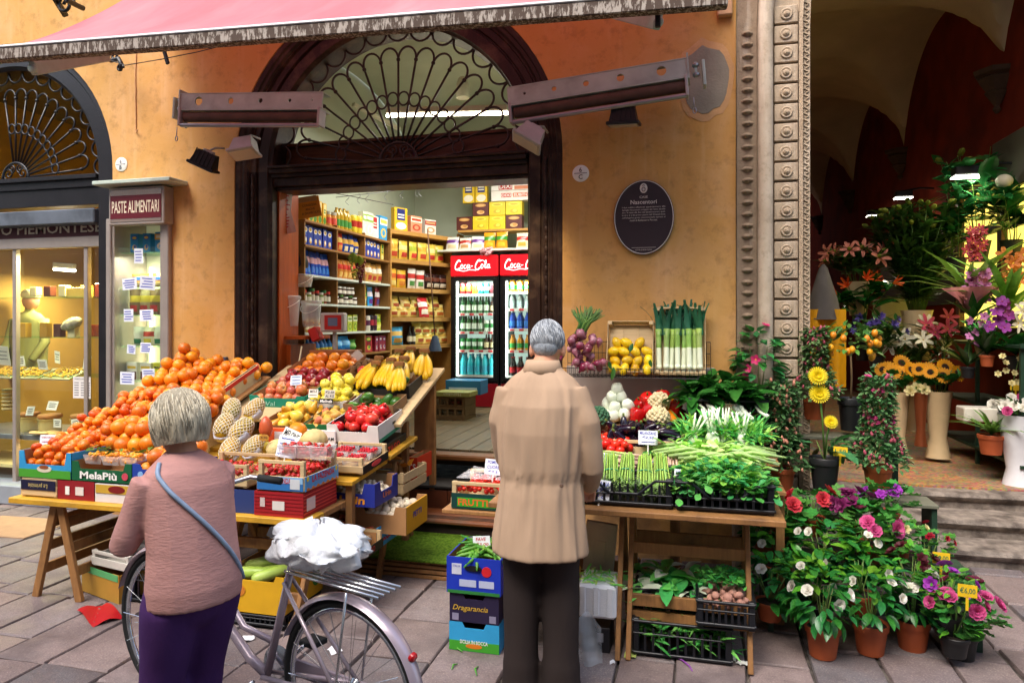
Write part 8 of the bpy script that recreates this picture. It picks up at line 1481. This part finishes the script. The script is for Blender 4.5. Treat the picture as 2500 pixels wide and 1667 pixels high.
vase('lily_vase', 'cream vase of white lilies behind the sunflowers', 2235, 1050, 7.7, .1, .5, MVASE, 7, .26, .55, [(LILW, 7, .11), (LILR, 1, .1)], LL, 160, (.1, .18)); vase('lily_vase', 'pink lily bud stems at right of white lilies', 2300, 1000, 7.6, .06, .3, MPOTB, 4, .14, .6, [(LILR, 3, .09)], LL, 70, (.1, .16))
vase('lily_vase', 'tall cream vase of peach pink lilies at left', 2095, 770, 8.0, .12, .35, MVASE, 14, .38, .42, [(LILP, 16, .1), (BUDG, 10, .07)], LL, 380, (.12, .22), False); vase('lily_bush', 'large cream vase of dense budding green lilies', 2238, 878, 7.9, .14, .5, MVASE, 44, .44, 1.15, [(BUDG, 44, .085)], LL, 2200, (.13, .22), True, -.25)
vase('iris_bunch', 'bunch of purple irises beside the kumquat tree', 2140, 905, 7.6, .08, .15, MPOTB, 16, .28, .42, [(IRIS, 18, .05)], LL, 160, (.12, .2), False); vase('strelitzia_vase', 'orange strelitzia flowers above the kumquat tree', 2105, 880, 7.8, .08, .35, MPOTB, 6, .3, .55, [(STRL, 6, .13)], BIG, 40, (.2, .32), False)
MCOP = M('copper_vase', '#8a4a2c', .35, .1, 6, metal=.5); vase('copper_vase', 'slim copper vase with yellow ruffle between the sunflowers', 2248, 1088, 7.3, .06, .5, MCOP, 5, .1, .05, [(ROSY, 6, .06)], RL, 10, (.05, .08)); vase('carnation_vase', 'white floor vase of white carnations at the right edge', 2488, 1200, 6.45, .14, .62, MVASW, 22, .22, .16, [(ROSW, 18, .045), (ROSP, 5, .04)], LL, 60, (.08, .14))
fs_ = thing('flower_rack', 'dark green metal flower rack against the red wall', 'rack')
for z_ in (.55, .95, 1.5): MB().box((2.72, 7.3, z_), (.42, 1.9, .025)).build('shelf', MGRM, fs_)
for y_ in (6.4, 7.3, 8.2): MB().box((2.54, y_, .95), (.03, .03, 1.15)).build('post', MGRM, fs_)
def orchid(label, px, py, Y, n, me, s, stem=.35, lean=.0, fan=.05, pot=.06, leaf=LL, nl=16, ls=(.2, .34), name='orchid'):
    p = W(px, py, Y); t = thing(name, label, 'flowers', T(p)); potp(t, pot, pot*1.6, MTERR if n % 2 else MPOTB, -stem-pot*1.4); MB().tube([(0, 0, -stem), (lean*.3, 0, -stem*.4), (lean, 0, 0), (lean*1.5, -.03, .12)], .004, 5).build('stalk', MSTEM, t, True)
    for i in range(n): a = i*2.4; q = fan*math.sqrt(R.random()); ob('flower', me, t, T(lean*(.6+.5*i/n)+q*math.cos(a), -.04+jit(.03), -.12+.28*i/n+jit(.02)) @ rotm(1.3+jit(.4), jit(.4), jit(.5)) @ S3(s, s, s))
    jm = MB(); bm__ = [v.co for v in leaf.vertices]; f0 = [tuple(f.vertices) for f in leaf.polygons]
    for i in range(nl): q = R.uniform(*ls); jm.add([v*q for v in bm__], f0, 0, T(0, 0, -stem+.02) @ rotm(0, 0, R.uniform(0, 6.28)) @ rotm(R.uniform(.6, 1.3), 0, 0))
    stuff(jm.build('foliage', list(leaf.materials), t, True)); return t
STRP = leafmesh('leaf', [(0, .03), (.3, .05), (.7, .04), (1, .003)], lmat('leaf_strap', '#5a8a34', '#7aa04a', .35, .2), .3, .6)
orchid('tall red cymbidium orchid spike', 2362, 600, 7.2, 26, ORCR, .045, .5, .06, .07, .08, STRP, 26, (.4, .75)); orchid('orange cymbidium orchids at the right edge', 2462, 655, 7.0, 14, ORCO, .07, .4, .08, .16, .08, STRP, 30, (.4, .75)); orchid('mauve orchids in pink paper', 2375, 700, 6.95, 12, ORCP, .055, .3, .03, .12); orchid('violet orchid spray at lower right', 2410, 770, 6.8, 7, ORCV, .055, .35, .1, .1); orchid('small pale pink orchid by the glass pot', 2362, 800, 6.85, 6, ORCP, .04, .35, .05, .08)
tag(MB().lathe([(.03, -.12), (.09, .0), (.2, .1)], 12, None, 0, 5, .18, True, False).build('pink_wrap', M('pink_paper', '#d8909a', .6, .06, 5, thin=.4), None, True, T(W(2372, 730, 6.95))), 'flared pink wrapping paper around the mauve orchids', 'wrapping paper')
orchid('white spathiphyllum flowers at the right edge', 2480, 770, 6.7, 4, LILW, .09, .35, .05, .12, .07, BIG, 16, (.16, .28)); orchid('yellow green honeysuckle pot at right edge', 2470, 905, 6.6, 14, ROSY, .03, .25, .03, .16, .08, AZL, 200, (.03, .05))
vase('zamia_plant', 'tall dark zamioculcas plant before the lit window', 2390, 640, 7.6, .1, .2, MPOTB, 9, .42, 1.0, [], DL, 170, (.11, .17), False, -.1); vase('green_shrub', 'pointed leafy plant left of the lit window', 2335, 680, 7.7, .09, .2, MPOTB, 6, .16, 1.05, [(BUDG, 5, .12)], DL, 110, (.1, .15), False, -.1); vase('big_leaf_plant', 'broad dark leaves under the lit window', 2470, 640, 7.4, .1, .2, MPOTB, 8, .35, .65, [], BIG, 60, (.2, .34), False, -.2); vase('fern', 'feathery palm in the flower rack', 2400, 870, 6.9, .07, .12, MVASE, 8, .2, .3, [], NAR, 260, (.06, .11), False, -.1)
orchid('striped bromeliad on the floor under the rack', 2420, 1060, 6.5, 1, ROSY, .02, .02, 0., .02, .1, STRP, 26, (.2, .34), 'bromeliad')
tag(MB().box((0, 0, 0), (.26, .2, .12), None, 0, .01).build('white_planter', mc('#cfc8ba'), None, False, T(W(2385, 1010, 6.8))), 'white crate planter on the flower rack', 'planter')
tag(MB().lathe([(.17, 0), (.13, .2), (.04, .5), (.01, .54)], 14).build('folded_parasol', M('parasol_grey', '#55504c', .8, .1), None, 40, T(W(2010, 780, 7.4))), 'folded grey parasol beside the stone portal', 'parasol')
tag(MB().grid(lambda u, v_: ((u-.5)*.42, .04*math.sin(u*14), (v_-.5)*.75), 18, 4).build('yellow_curtain', mc('#d89a12'), None, True, T(W(2010, 850, 7.3))), 'yellow cloth hanging below the grey parasol', 'cloth')
tag(MB().box((0, 0, 0), (.3, .3, .45), None, 0, .01).build('white_cabinet', mc('#a8a496'), None, False, T(W(2175, 780, 8.6))), 'dull white cabinet behind the flowers', 'cabinet')
hx(T(W(2080, 1120, 5.2)) @ T(0, 0, -.02), 'hydrangea', 'pale green and pink hydrangea head on the shelf', 'flower', petals('hydrangea', 9, .045, .03, fm('#b8c08a', '#d8b0b4'), .4, 3), .55, .12, 0, .05, 1)
lw_ = thing('lit_window', 'lit yellow window of the flower shop', 'window'); p0, p1 = WX(2352, 455, XR-.03), WX(2600, 455, XR-.03); y0_, y1_ = p1.y, p0.y
MB().box((XR-.025, (y0_+y1_)/2, 2.35), (.02, y1_-y0_, 1.5)).build('lit_panel', M('lit_yellow', '#e8d060', .6, .1, 3, emis=.9, em='#f0d860'), lw_)
for z_ in (3.1, 2.62, 1.6): MB().box((XR-.05, (y0_+y1_)/2, z_), (.05, y1_-y0_+.1, .09)).build('bar', MBLK, lw_)
for y_ in (y1_, (y0_+y1_)/2): MB().box((XR-.06, y_, 2.35), (.06, .1, 1.6)).build('upright', M('frame_brown', '#5a3a2c', .5), lw_)
tag(MB().box((XR-.05, 10.5, 2.35), (.06, 3.2, .9)).build('dark_shutter', M('shutter_dark', '#1c1410', .6), None), 'dark closed shop front along the red wall', 'shutter')
for i, (px, py, w_) in enumerate(((2362, 432, .16), (2205, 484, .13), (2132, 528, .12))):
    p = WX(px, py, XR-.45+.1*i); t = thing('wall_floodlight', 'lit white floodlight over the flower shop, '+('nearest', 'second', 'farthest')[i], 'floodlight', T(p)); MB().box((0, 0, .05), (w_*1.5, w_, .08), None, 0, .01).build('housing', MBLK, t); MB().box((0, 0, 0), (w_*1.5, w_*.9, .01)).build('lens', M('flood_lit', '#ffffff', .5, 0, emis=9., em='#fff8e8'), t); MB().tube([(0, 0, .09), (.2, 0, .12), (.45, 0, .1)], .012, 6).build('arm', MBLK, t)
    spot('flower_lamp', p-V((0, 0, .03)), p+V((-.35, -.9+.3*i, -1.6)), 70 if i == 0 else 45, (1, .86, .6), 2.4, .08)
tag(MB().box((0, 0, 0), (.06, .9, .5), None, 0, .01).build('notice_board', M('board_pale', '#5c5648', .6, .1), None, False, T(WX(2480, 390, XR-.06))), 'dim framed board on the red wall at upper right', 'board')
tag(MB().ball((0, 0, 0), .07, 12, 8).build('round_lamp', mc('#c8c0a8'), None, True, T(WX(2452, 442, XR-.2))), 'round cream junction globe over the lit window', 'lamp')
# ================================================================== PEOPLE AND BICYCLE
def bake(mb, name, mat, vox, it, parent, mx=None):
    """fuse the pieces of a figure into one smooth continuous surface"""
    o = mb.build(name, mat); r = o.modifiers.new('r', 'REMESH'); r.mode = 'VOXEL'; r.voxel_size = vox; s = o.modifiers.new('s', 'SMOOTH'); s.factor = .5; s.iterations = it
    me = bpy.data.meshes.new_from_object(o.evaluated_get(bpy.context.evaluated_depsgraph_get())); old = o.data; bpy.data.objects.remove(o); bpy.data.meshes.remove(old)
    me.name = name; me.polygons.foreach_set('use_smooth', [True]*len(me.polygons)); me.materials.clear(); me.materials.append(mat); return ob(name, me, parent, mx)
def loft(m, sl, fold=0., n=96, k=9, ph=0.):
    vs = []; fs = []
    for j, (z, cx, cy, rx, ry) in enumerate(sl):
        for i in range(n):
            a = 2*PI*i/n; c_, s_ = math.cos(a), math.sin(a); w_ = math.exp(-((z-1.0)/.03)**2) if fold > .03 else 0; f = 1+fold*(.3-1.3*abs(NZ.noise(V((c_*2.8, s_*2.8, z*1.6+ph))))+NZ.noise(V((c_*7, s_*7, z*3.2+7)))*.55+NZ.noise(V((c_*2, s_*2, z*7)))*.08+w_*.9*NZ.noise(V((c_*24, s_*24, z*6)))); vs.append((cx+rx*f*math.cos(a), cy+ry*f*math.sin(a), z))
    for j in range(len(sl)-1):
        for i in range(n): q = (i+1) % n; fs.append((j*n+i, j*n+q, (j+1)*n+q, (j+1)*n+i))
    fs += [tuple(range(n))[::-1], tuple((len(sl)-1)*n+i for i in range(n))]; m.add(vs, fs)
def dense(sl, d=.02):
    out = []
    for a, b in zip(sl, sl[1:]):
        q = max(1, int(abs(b[0]-a[0])/d)); out += [tuple(x+(y-x)*(i/q) for x, y in zip(a, b)) for i in range(q)]
    return out+[sl[-1]]
def handm(m, w, d, s=1.):
    """hand at wrist w pointing along d: palm, four curled fingers of unequal length, thumb off the side"""
    w, d = V(w), V(d).normalized(); x = d.cross(V((0, 0, 1))).normalized(); z = x.cross(d); P = lambda a, b, c: w+x*(a*s)+d*(b*s)+z*(c*s)
    m.tube([w, P(0, .03, 0), P(0, .07, 0), P(0, .09, 0)], [.024*s, .032*s, .034*s, .028*s], 10)
    for a, L in ((-.03, .068), (-.01, .078), (.011, .073), (.03, .058)): m.tube([P(a*.8, .08, 0), P(a, .08+L*.45, -.006), P(a, .08+L*.75, -.028), P(a*.9, .08+L*.72, -.052)], [.0095*s, .009*s, .0085*s, .006*s], 7)
    m.tube([P(-.024, .03, -.005), P(-.046, .052, -.014), P(-.05, .08, -.03)], [.012*s, .0105*s, .007*s], 7)
def head(m, c, tilt, s=1.):
    mx = T(c) @ rotm(-tilt) @ S3(s, s, s)
    m.ball((0, -.008, .02), (.074, .096, .1), 18, 12, mx); m.ball((0, .028, -.045), (.055, .062, .066), 14, 10, mx); m.add(*_nose, 0, mx)
    for sx in (-1, 1): m.ball((sx*.077, 0, -.012), (.012, .022, .034), 8, 6, mx); m.ball((sx*.03, .083, .012), (.013, .008, .01), 8, 6, mx)
    m.tube([mx @ V((-.022, .086, -.06)), mx @ V((0, .092, -.058)), mx @ V((.022, .086, -.06))], .006*s, 6)
_nose = ([(-.014, .085, -.03), (.014, .085, -.03), (0, .118, -.026), (0, .088, .025)], [(0, 1, 2), (0, 2, 3), (1, 3, 2), (0, 3, 1)])
SKIN = M('skin_warm', '#c68e70', .55, .08, 12)
def cloth(nm, c, st=(1, 1, .25), bs=14, b=.6): return M(nm, c, .85, .1, 6, b, bs, .15, stretch=st)
def figure(label, mx, torso, legs, arms, headc, tilt, topmat, legmat, hs=1., fold=.03, hems=None):
    t = thing('person', label, 'person', mx); b = MB()
    loft(b, [(z, cx, cy, rx*.8, ry*.8) for z, cx, cy, rx, ry in torso if z > headc[2]-.66], 0, 20)
    for L in legs: b.tube([p for p, r in L], [r*.72 for p, r in L], 12)
    for A in arms: b.tube([p for p, r in A], [r*.68 for p, r in A], 10); handm(b, A[-1][0], V(A[-1][0])-V(A[-2][0]), hs)
    top = V((torso[-1][1], torso[-1][2], torso[-1][0])); b.tube([top-V((0, 0, .08)), top, V(headc)-V((0, .02, .04))], [.07*hs, .054*hs, .05*hs], 14); head(b, headc, tilt, hs); bake(b, 'body', SKIN, .0065, 3, t)
    c = MB(); loft(c, dense(torso), fold)
    for A in arms:
        q = [(V(p), r) for p, r in A]; pts = []; rr = []
        for (p0_, r0), (p1_, r1) in zip(q, q[1:]):
            for k in range(8): f = k/8.; pts.append(p0_+(p1_-p0_)*f); rr.append((r0+(r1-r0)*f)*(1+.02*math.sin(len(rr)*1.1)))
        pts.append(q[-1][0]); rr.append(q[-1][1]); c.tube(pts, rr, 16)
    bake(c, 'top_garment', topmat, .0075, 2, t); c = MB()
    for L in legs:
        q = [(V(p), r) for p, r in L]; pts = []; rr = []
        for (p0_, r0), (p1_, r1) in zip(q, q[1:]):
            for k in range(7): f = k/7.; pts.append(p0_+(p1_-p0_)*f); rr.append((r0+(r1-r0)*f)*(1+.02*math.sin(len(rr)*.9)))
        pts.append(q[-1][0]); rr.append(q[-1][1]); c.tube(pts, rr, 18)
    zh = legs[0][0][0][2]; c.ball((0, 0, zh+.02), (.185*hs, .13*hs, .13), 20, 10); bake(c, 'trousers', legmat, .012, 3, t)
    for L in legs: m = MB(); e = L[-1][0]; m.ball((e[0], e[1]+.06, .035), (.045, .13, .04), 14, 8); m.build('shoe', M('shoe_black', '#1c1715', .4), t, True)
    return t
mm_ = T(-.67, 3.13, 0) @ rotm(0, 0, .02)
man = figure('grey-haired man in a long beige jacket seen from behind', mm_,
    [(.655, 0, -.01, .22, .174), (.67, 0, -.01, .222, .175), (.80, 0, 0, .208, .165), (.93, 0, .01, .192, .155), (.985, 0, .015, .184, .147), (1.04, 0, .015, .192, .153), (1.2, 0, .015, .2, .152), (1.32, 0, .02, .198, .14), (1.40, 0, .035, .178, .118), (1.445, .0, .045, .14, .1), (1.475, 0, .055, .098, .086), (1.5, 0, .06, .078, .08)],
    [[((-.085, 0, .86), .105), ((-.09, .01, .5), .085), ((-.09, 0, .18), .08), ((-.092, .0, .05), .088), ((-.092, .0, .02), .084)], [((.085, 0, .86), .105), ((.09, .02, .5), .087), ((.094, .01, .18), .082), ((.096, .01, .05), .09), ((.096, .01, .02), .086)]],
    [[((.15, .035, 1.385), .062), ((.21, .01, 1.24), .062), ((.232, .03, 1.04), .056), ((.2, .2, .93), .05)], [((-.15, .035, 1.385), .066), ((-.185, .03, 1.24), .066), ((-.185, .1, 1.06), .058), ((-.08, .28, .98), .05)]],
    (0.012, .12, 1.575), .45, cloth('beige_jacket', '#b1957c', (1, 1, .22), 9, .5), cloth('dark_trousers', '#332b29', (1, 1, .25), 7, .8), 1., .11)
MHAIR = M('hair_grey', '#8f959c', .6, .35, 60, .8, 160, .35, stretch=(1.5, 1.5, .25)); m = MB(); hm0 = T(.012, .12, 1.575) @ rotm(-.45); m.ball((0, -.024, .034), (.079, .094, .094), 24, 16, hm0); m.build('hair', MHAIR, man, True)
def strands(par, mat, mx, rx, ry, rz_, cz, cy, n, L, p0, p1, dz, w=.0016):
    m = MB()
    for i in range(n):
        a = R.uniform(PI*.85, PI*2.15) if p1 > 1 else R.uniform(0, 6.28); p = R.uniform(p0, p1); q = []
        for k in range(4): b = min(2.4, p+L*k/3); q.append(mx @ V((rx*math.sin(b)*math.cos(a+.05*k), cy+ry*math.sin(b)*math.sin(a+.05*k), cz+rz_*math.cos(b)-dz*k)))
        m.tube(q, [w, w, w*.8, w*.4], 4, m=i % 2)
    stuff(m.build('hair_strands', mat, par, True))
strands(man, [MHAIR, M('hair_white', '#c2c6cb', .5, .2, 30)], hm0, .081, .096, .096, .034, -.024, 620, .3, .1, 1.85, 0)
MB().ball((0, -.052, -.022), (.058, .048, .045), 16, 10, hm0).build('nape_hair', MHAIR, man, True)
m = MB(); loft(m, [(1.455, 0, .05, .1, .092), (1.5, 0, .055, .084, .084), (1.522, 0, .06, .076, .08)], .008); m.build('collar', MATS['beige_jacket'], man, True)
m = MB(); 0 and m.tube([(.236*1.02*math.cos(a*.098+PI), .012+.168*1.04*math.sin(a*.098+PI), 1.0+.012*math.sin(a*1.7)-.02*(a/32.)) for a in range(33)], .011, 6)
m.lathe([(.007, -.002), (.009, 0), (.007, .002)], 10, T(.12, -.14, .99) @ rotm(PI/2)); m.build('back_button', M('button_brown', '#6a5344', .5), man)
def camw(px, py, z): u = (px-HX)/FPX; return V((z*(u*cs-sn), z*(u*sn+cs), EYE-(py-HY)/FPX*z))
br_, bf_ = camw(850, 1680, 2.6), camw(405, 1520, 3.17); d_ = V((bf_.x-br_.x, bf_.y-br_.y, 0)); WB = d_.length; ang = math.atan2(d_.y, d_.x)
bk = thing('bicycle', 'silver lilac city bicycle wheeled past the stall', 'bicycle', T(br_.x, br_.y, 0) @ rotm(0, 0, ang)); MFR = M('frame_lilac_silver', '#a99ba6', .25, .06, 6, metal=.35, spec=.6); MCHR = M('chrome', '#c8ccd2', .15, .04, metal=.9); MRUB = M('tyre_rubber', '#1a1a1b', .8, .15, 20)
RW = .335
for x_ in (0, WB):
    w_ = ob('wheel', None, bk, T(x_, 0, RW)); c = lambda r, n=44: [(r*math.cos(2*PI*i/n), 0, r*math.sin(2*PI*i/n)) for i in range(n)]
    MB().tube(c(RW-.017), .017, 8, True).build('tyre', MRUB, w_, True); MB().tube(c(RW-.04), .011, 6, True).build('rim', MCHR, w_, True); MB().lathe([(.02, -.04), (.03, -.035), (.015, -.02), (.015, .02), (.03, .035), (.02, .04)], 12, rotm(PI/2)).build('hub', MCHR, w_, 40)
    sp_ = MB(); sp_.tube([(0, 0, .02), (0, 0, RW-.045)], .0013, 4); spm = sp_.mesh('spoke', MCHR)
    for i in range(28): ob('spoke', spm, w_, rotm(0, i*2*PI/28, 0) @ rotm(.09*(-1)**i, 0, 0))
    m = MB(); a0_, a1_ = (-.35, 2.75) if x_ == 0 else (.3, 2.6)
    if x_ == 0: a0_, a1_ = .35, 3.5
    def mud(u, v_): a = a0_+(a1_-a0_)*u; b = (v_-.5)*2; r = RW+.022-.018*b*b; return (r*math.cos(a), .032*b, r*math.sin(a))
    m.grid(mud, 30, 6); m.build('mudguard', MFR, bk, True, T(x_, 0, RW))
def fr(nm, pts, r, mat=MFR): m = MB(); m.tube(pts, r, 10); return m.build(nm, mat, bk, True)
BBx = .44; fr('down_tube', [(WB-.17, 0, .72), (WB-.3, 0, .52), (BBx+.1, 0, .32), (BBx, 0, .28)], .02); fr('seat_tube', [(BBx, 0, .28), (BBx-.14, 0, .74)], .016); fr('head_tube', [(WB-.14, 0, .62), (WB-.19, 0, .82)], .02); fr('second_tube', [(WB-.18, 0, .76), (BBx+.14, 0, .44), (BBx-.05, 0, .42)], .014)
for y_ in (-.055, .055): fr('chain_stay', [(0, y_, RW), (BBx, y_*.5, .28)], .010); fr('seat_stay', [(0, y_, RW), (BBx-.12, y_*.4, .68)], .008); fr('fork', [(WB, y_, RW), (WB-.06, y_, .52), (WB-.14, y_*.5, .64)], .011); fr('rack_strut', [(0, y_*1.3, RW), (-.06, y_*1.3, .73)], .005, MCHR)
for y_ in (-.06, -.03, 0, .03, .06): fr('rack_bar', [(-.2, y_, .735), (.27, y_, .745)], .006, MCHR)
fr('seat_post', [(BBx-.14, 0, .74), (BBx-.165, 0, .84)], .012, MCHR); MB().grid(lambda u, v_: ((u-.5)*.27, (v_-.5)*.19*(1-.72*u**1.3), .03*math.sin(PI*v_)+.015*(1-u)), 10, 8).build('saddle', M('saddle_black', '#242022', .6), bk, True, T(BBx-.16, 0, .85))
fr('stem', [(WB-.19, 0, .82), (WB-.21, 0, .95)], .012, MCHR); fr('handlebar', [(WB-.38, -.29, .97), (WB-.26, -.25, .98), (WB-.2, -.1, .95), (WB-.2, .1, .95), (WB-.26, .25, .98), (WB-.38, .29, .97)], .012, MCHR)
for s in (-1, 1): fr('grip', [(WB-.41, s*.3, .968), (WB-.3, s*.265, .978)], .017, MRUB)
MB().lathe([(.09, -.004), (.095, 0), (.09, .004)], 24, T(BBx, -.06, .28) @ rotm(PI/2)).build('chainring', MCHR, bk, 40); MB().box((.22, -.065, .305), (.5, .012, .07), None, 0, .02).build('chain_guard', MFR, bk)
for s in (-1, 1): fr('crank', [(BBx, s*.07, .28), (BBx+s*.12, s*.08, .28-s*.11)], .009, MCHR); MB().box((BBx+s*.12, s*.13, .28-s*.11), (.09, .08, .022), None, 0, .004).build('pedal', MRUB, bk)
MB().lathe([(.016, 0), (.018, .012), (.012, .02)], 12, T(-.297, 0, .535) @ rotm(0, -PI/2-.5, 0)).build('rear_light', M('lamp_red', '#a8141c', .25), bk, 40)
m = MB()
def bagf(u, v_):
    a = 2*PI*u; c_, s_ = math.cos(a), math.sin(a); q = V((c_*2, s_*2, v_*3)); r = max(.02, math.sin(PI*min(1, v_)))**.5*(1+.3*NZ.noise(q)+.2*NZ.noise(q*2.7)+.1*NZ.noise(q*6)); return (.21*r*c_, .14*r*s_, -.1+.2*v_+.05*NZ.noise(q*1.7))
m.grid(bagf, 60, 20); tag(m.build('shopping_bag', filmmat('white_poly_bag', (.86, .89, .94), .8, .22), None, True, T(br_.x, br_.y, 0) @ rotm(0, 0, ang) @ T(.17, -.02, .84) @ S3(1., 1., .85)), 'white plastic shopping bag on the bicycle rack', 'shopping bag')
wo = camw(470, 1600, 2.5); wmx = T(wo.x, wo.y, 0) @ rotm(0, 0, 1.15); wi = wmx.inverted(); bm4 = T(br_.x, br_.y, 0) @ rotm(0, 0, ang)
gl_, gr_ = wi @ (bm4 @ V((WB-.39, .3, 1.0))), wi @ (bm4 @ V((WB-.1, .12, .98)))
def toward(s, g, f): s = V(s); return tuple(s+(V(g)-s)*f)
gh = lambda s, e, g: [(s, .05), (e, .047), (toward(e, g, .55), .042), (toward(e, g, .86), .04)]
MPK = cloth('pink_knit', '#bb8b84', (1, 1, 3.5), 40, .3); MPUR = cloth('purple_trousers', '#4a2c60', (1, 1, .6), 9, .9)
wom = figure('woman in pink knit top and purple trousers pushing a bicycle', wmx,
    [(.72, 0, -.02, .165, .128), (.78, 0, -.02, .168, .13), (.9, 0, -.01, .156, .118), (1.02, 0, .01, .156, .115), (1.12, 0, .03, .156, .11), (1.175, 0, .045, .138, .095), (1.21, 0, .06, .09, .075), (1.235, 0, .07, .055, .058)],
    [[((-.075, 0, .72), .1), ((-.08, .06, .42), .075), ((-.08, -.06, .16), .068), ((-.08, -.1, .04), .07)], [((.075, 0, .72), .1), ((.08, .08, .42), .075), ((.08, .12, .16), .068), ((.08, .14, .03), .07)]],
    [gh((-.135, .05, 1.15), (-.19, .1, .93), gl_), gh((.135, .05, 1.15), (.185, .14, .95), gr_)],
    (0, .1, 1.318), .2, MPK, MPUR, .92, .028)
MBLO = M('hair_ash_blonde', '#b3a891', .55, .4, 50, .9, 130, .3, stretch=(1.6, 1.6, .2)); hm_ = T(0, .1, 1.318) @ rotm(-.2); m = MB()
def bob(u, v_):
    a = PI*.5+.62+(2*PI-1.24)*u; p = PI*(.04+.66*v_); r = 1+.035*math.sin(a*9+v_*4)+.02*math.sin(a*23); return hm_ @ V((.098*r*math.sin(p)**.75*math.cos(a), -.015+.112*r*math.sin(p)**.75*math.sin(a), .03+.108*math.cos(p)-.03*v_))
m.grid(bob, 60, 26); m.build('hair', MBLO, wom, True); MB().ball((0, -.012, .03), (.083, .1, .104), 20, 14, hm_).build('hair_crown', MBLO, wom, True)
strands(wom, [MBLO, M('hair_light', '#d2c8b0', .5, .2, 30)], hm_, .101, .115, .11, .03, -.015, 520, .75, .1, 1.6, .008, .0013)
m = MB(); tz = [(.72, -.02, .165, .128), (.9, -.01, .156, .118), (1.02, .01, .156, .115), (1.12, .03, .156, .11), (1.175, .045, .138, .095), (1.21, .06, .09, .075)]
def onb(z, a):
    for p, q in zip(tz, tz[1:]):
        if p[0] <= z <= q[0]: f = (z-p[0])/(q[0]-p[0]); y_, rx, ry = (p[i]+(q[i]-p[i])*f for i in (1, 2, 3)); return ((rx+.007)*math.cos(a), y_+(ry+.007)*math.sin(a), z)
m.tube([onb(1.205-.44*(q/24.)**1.2, math.radians(195+135*q/24.)) for q in range(25)], .008, 6); m.build('bag_strap', M('strap_blue', '#8fa3bd', .6), wom, True)
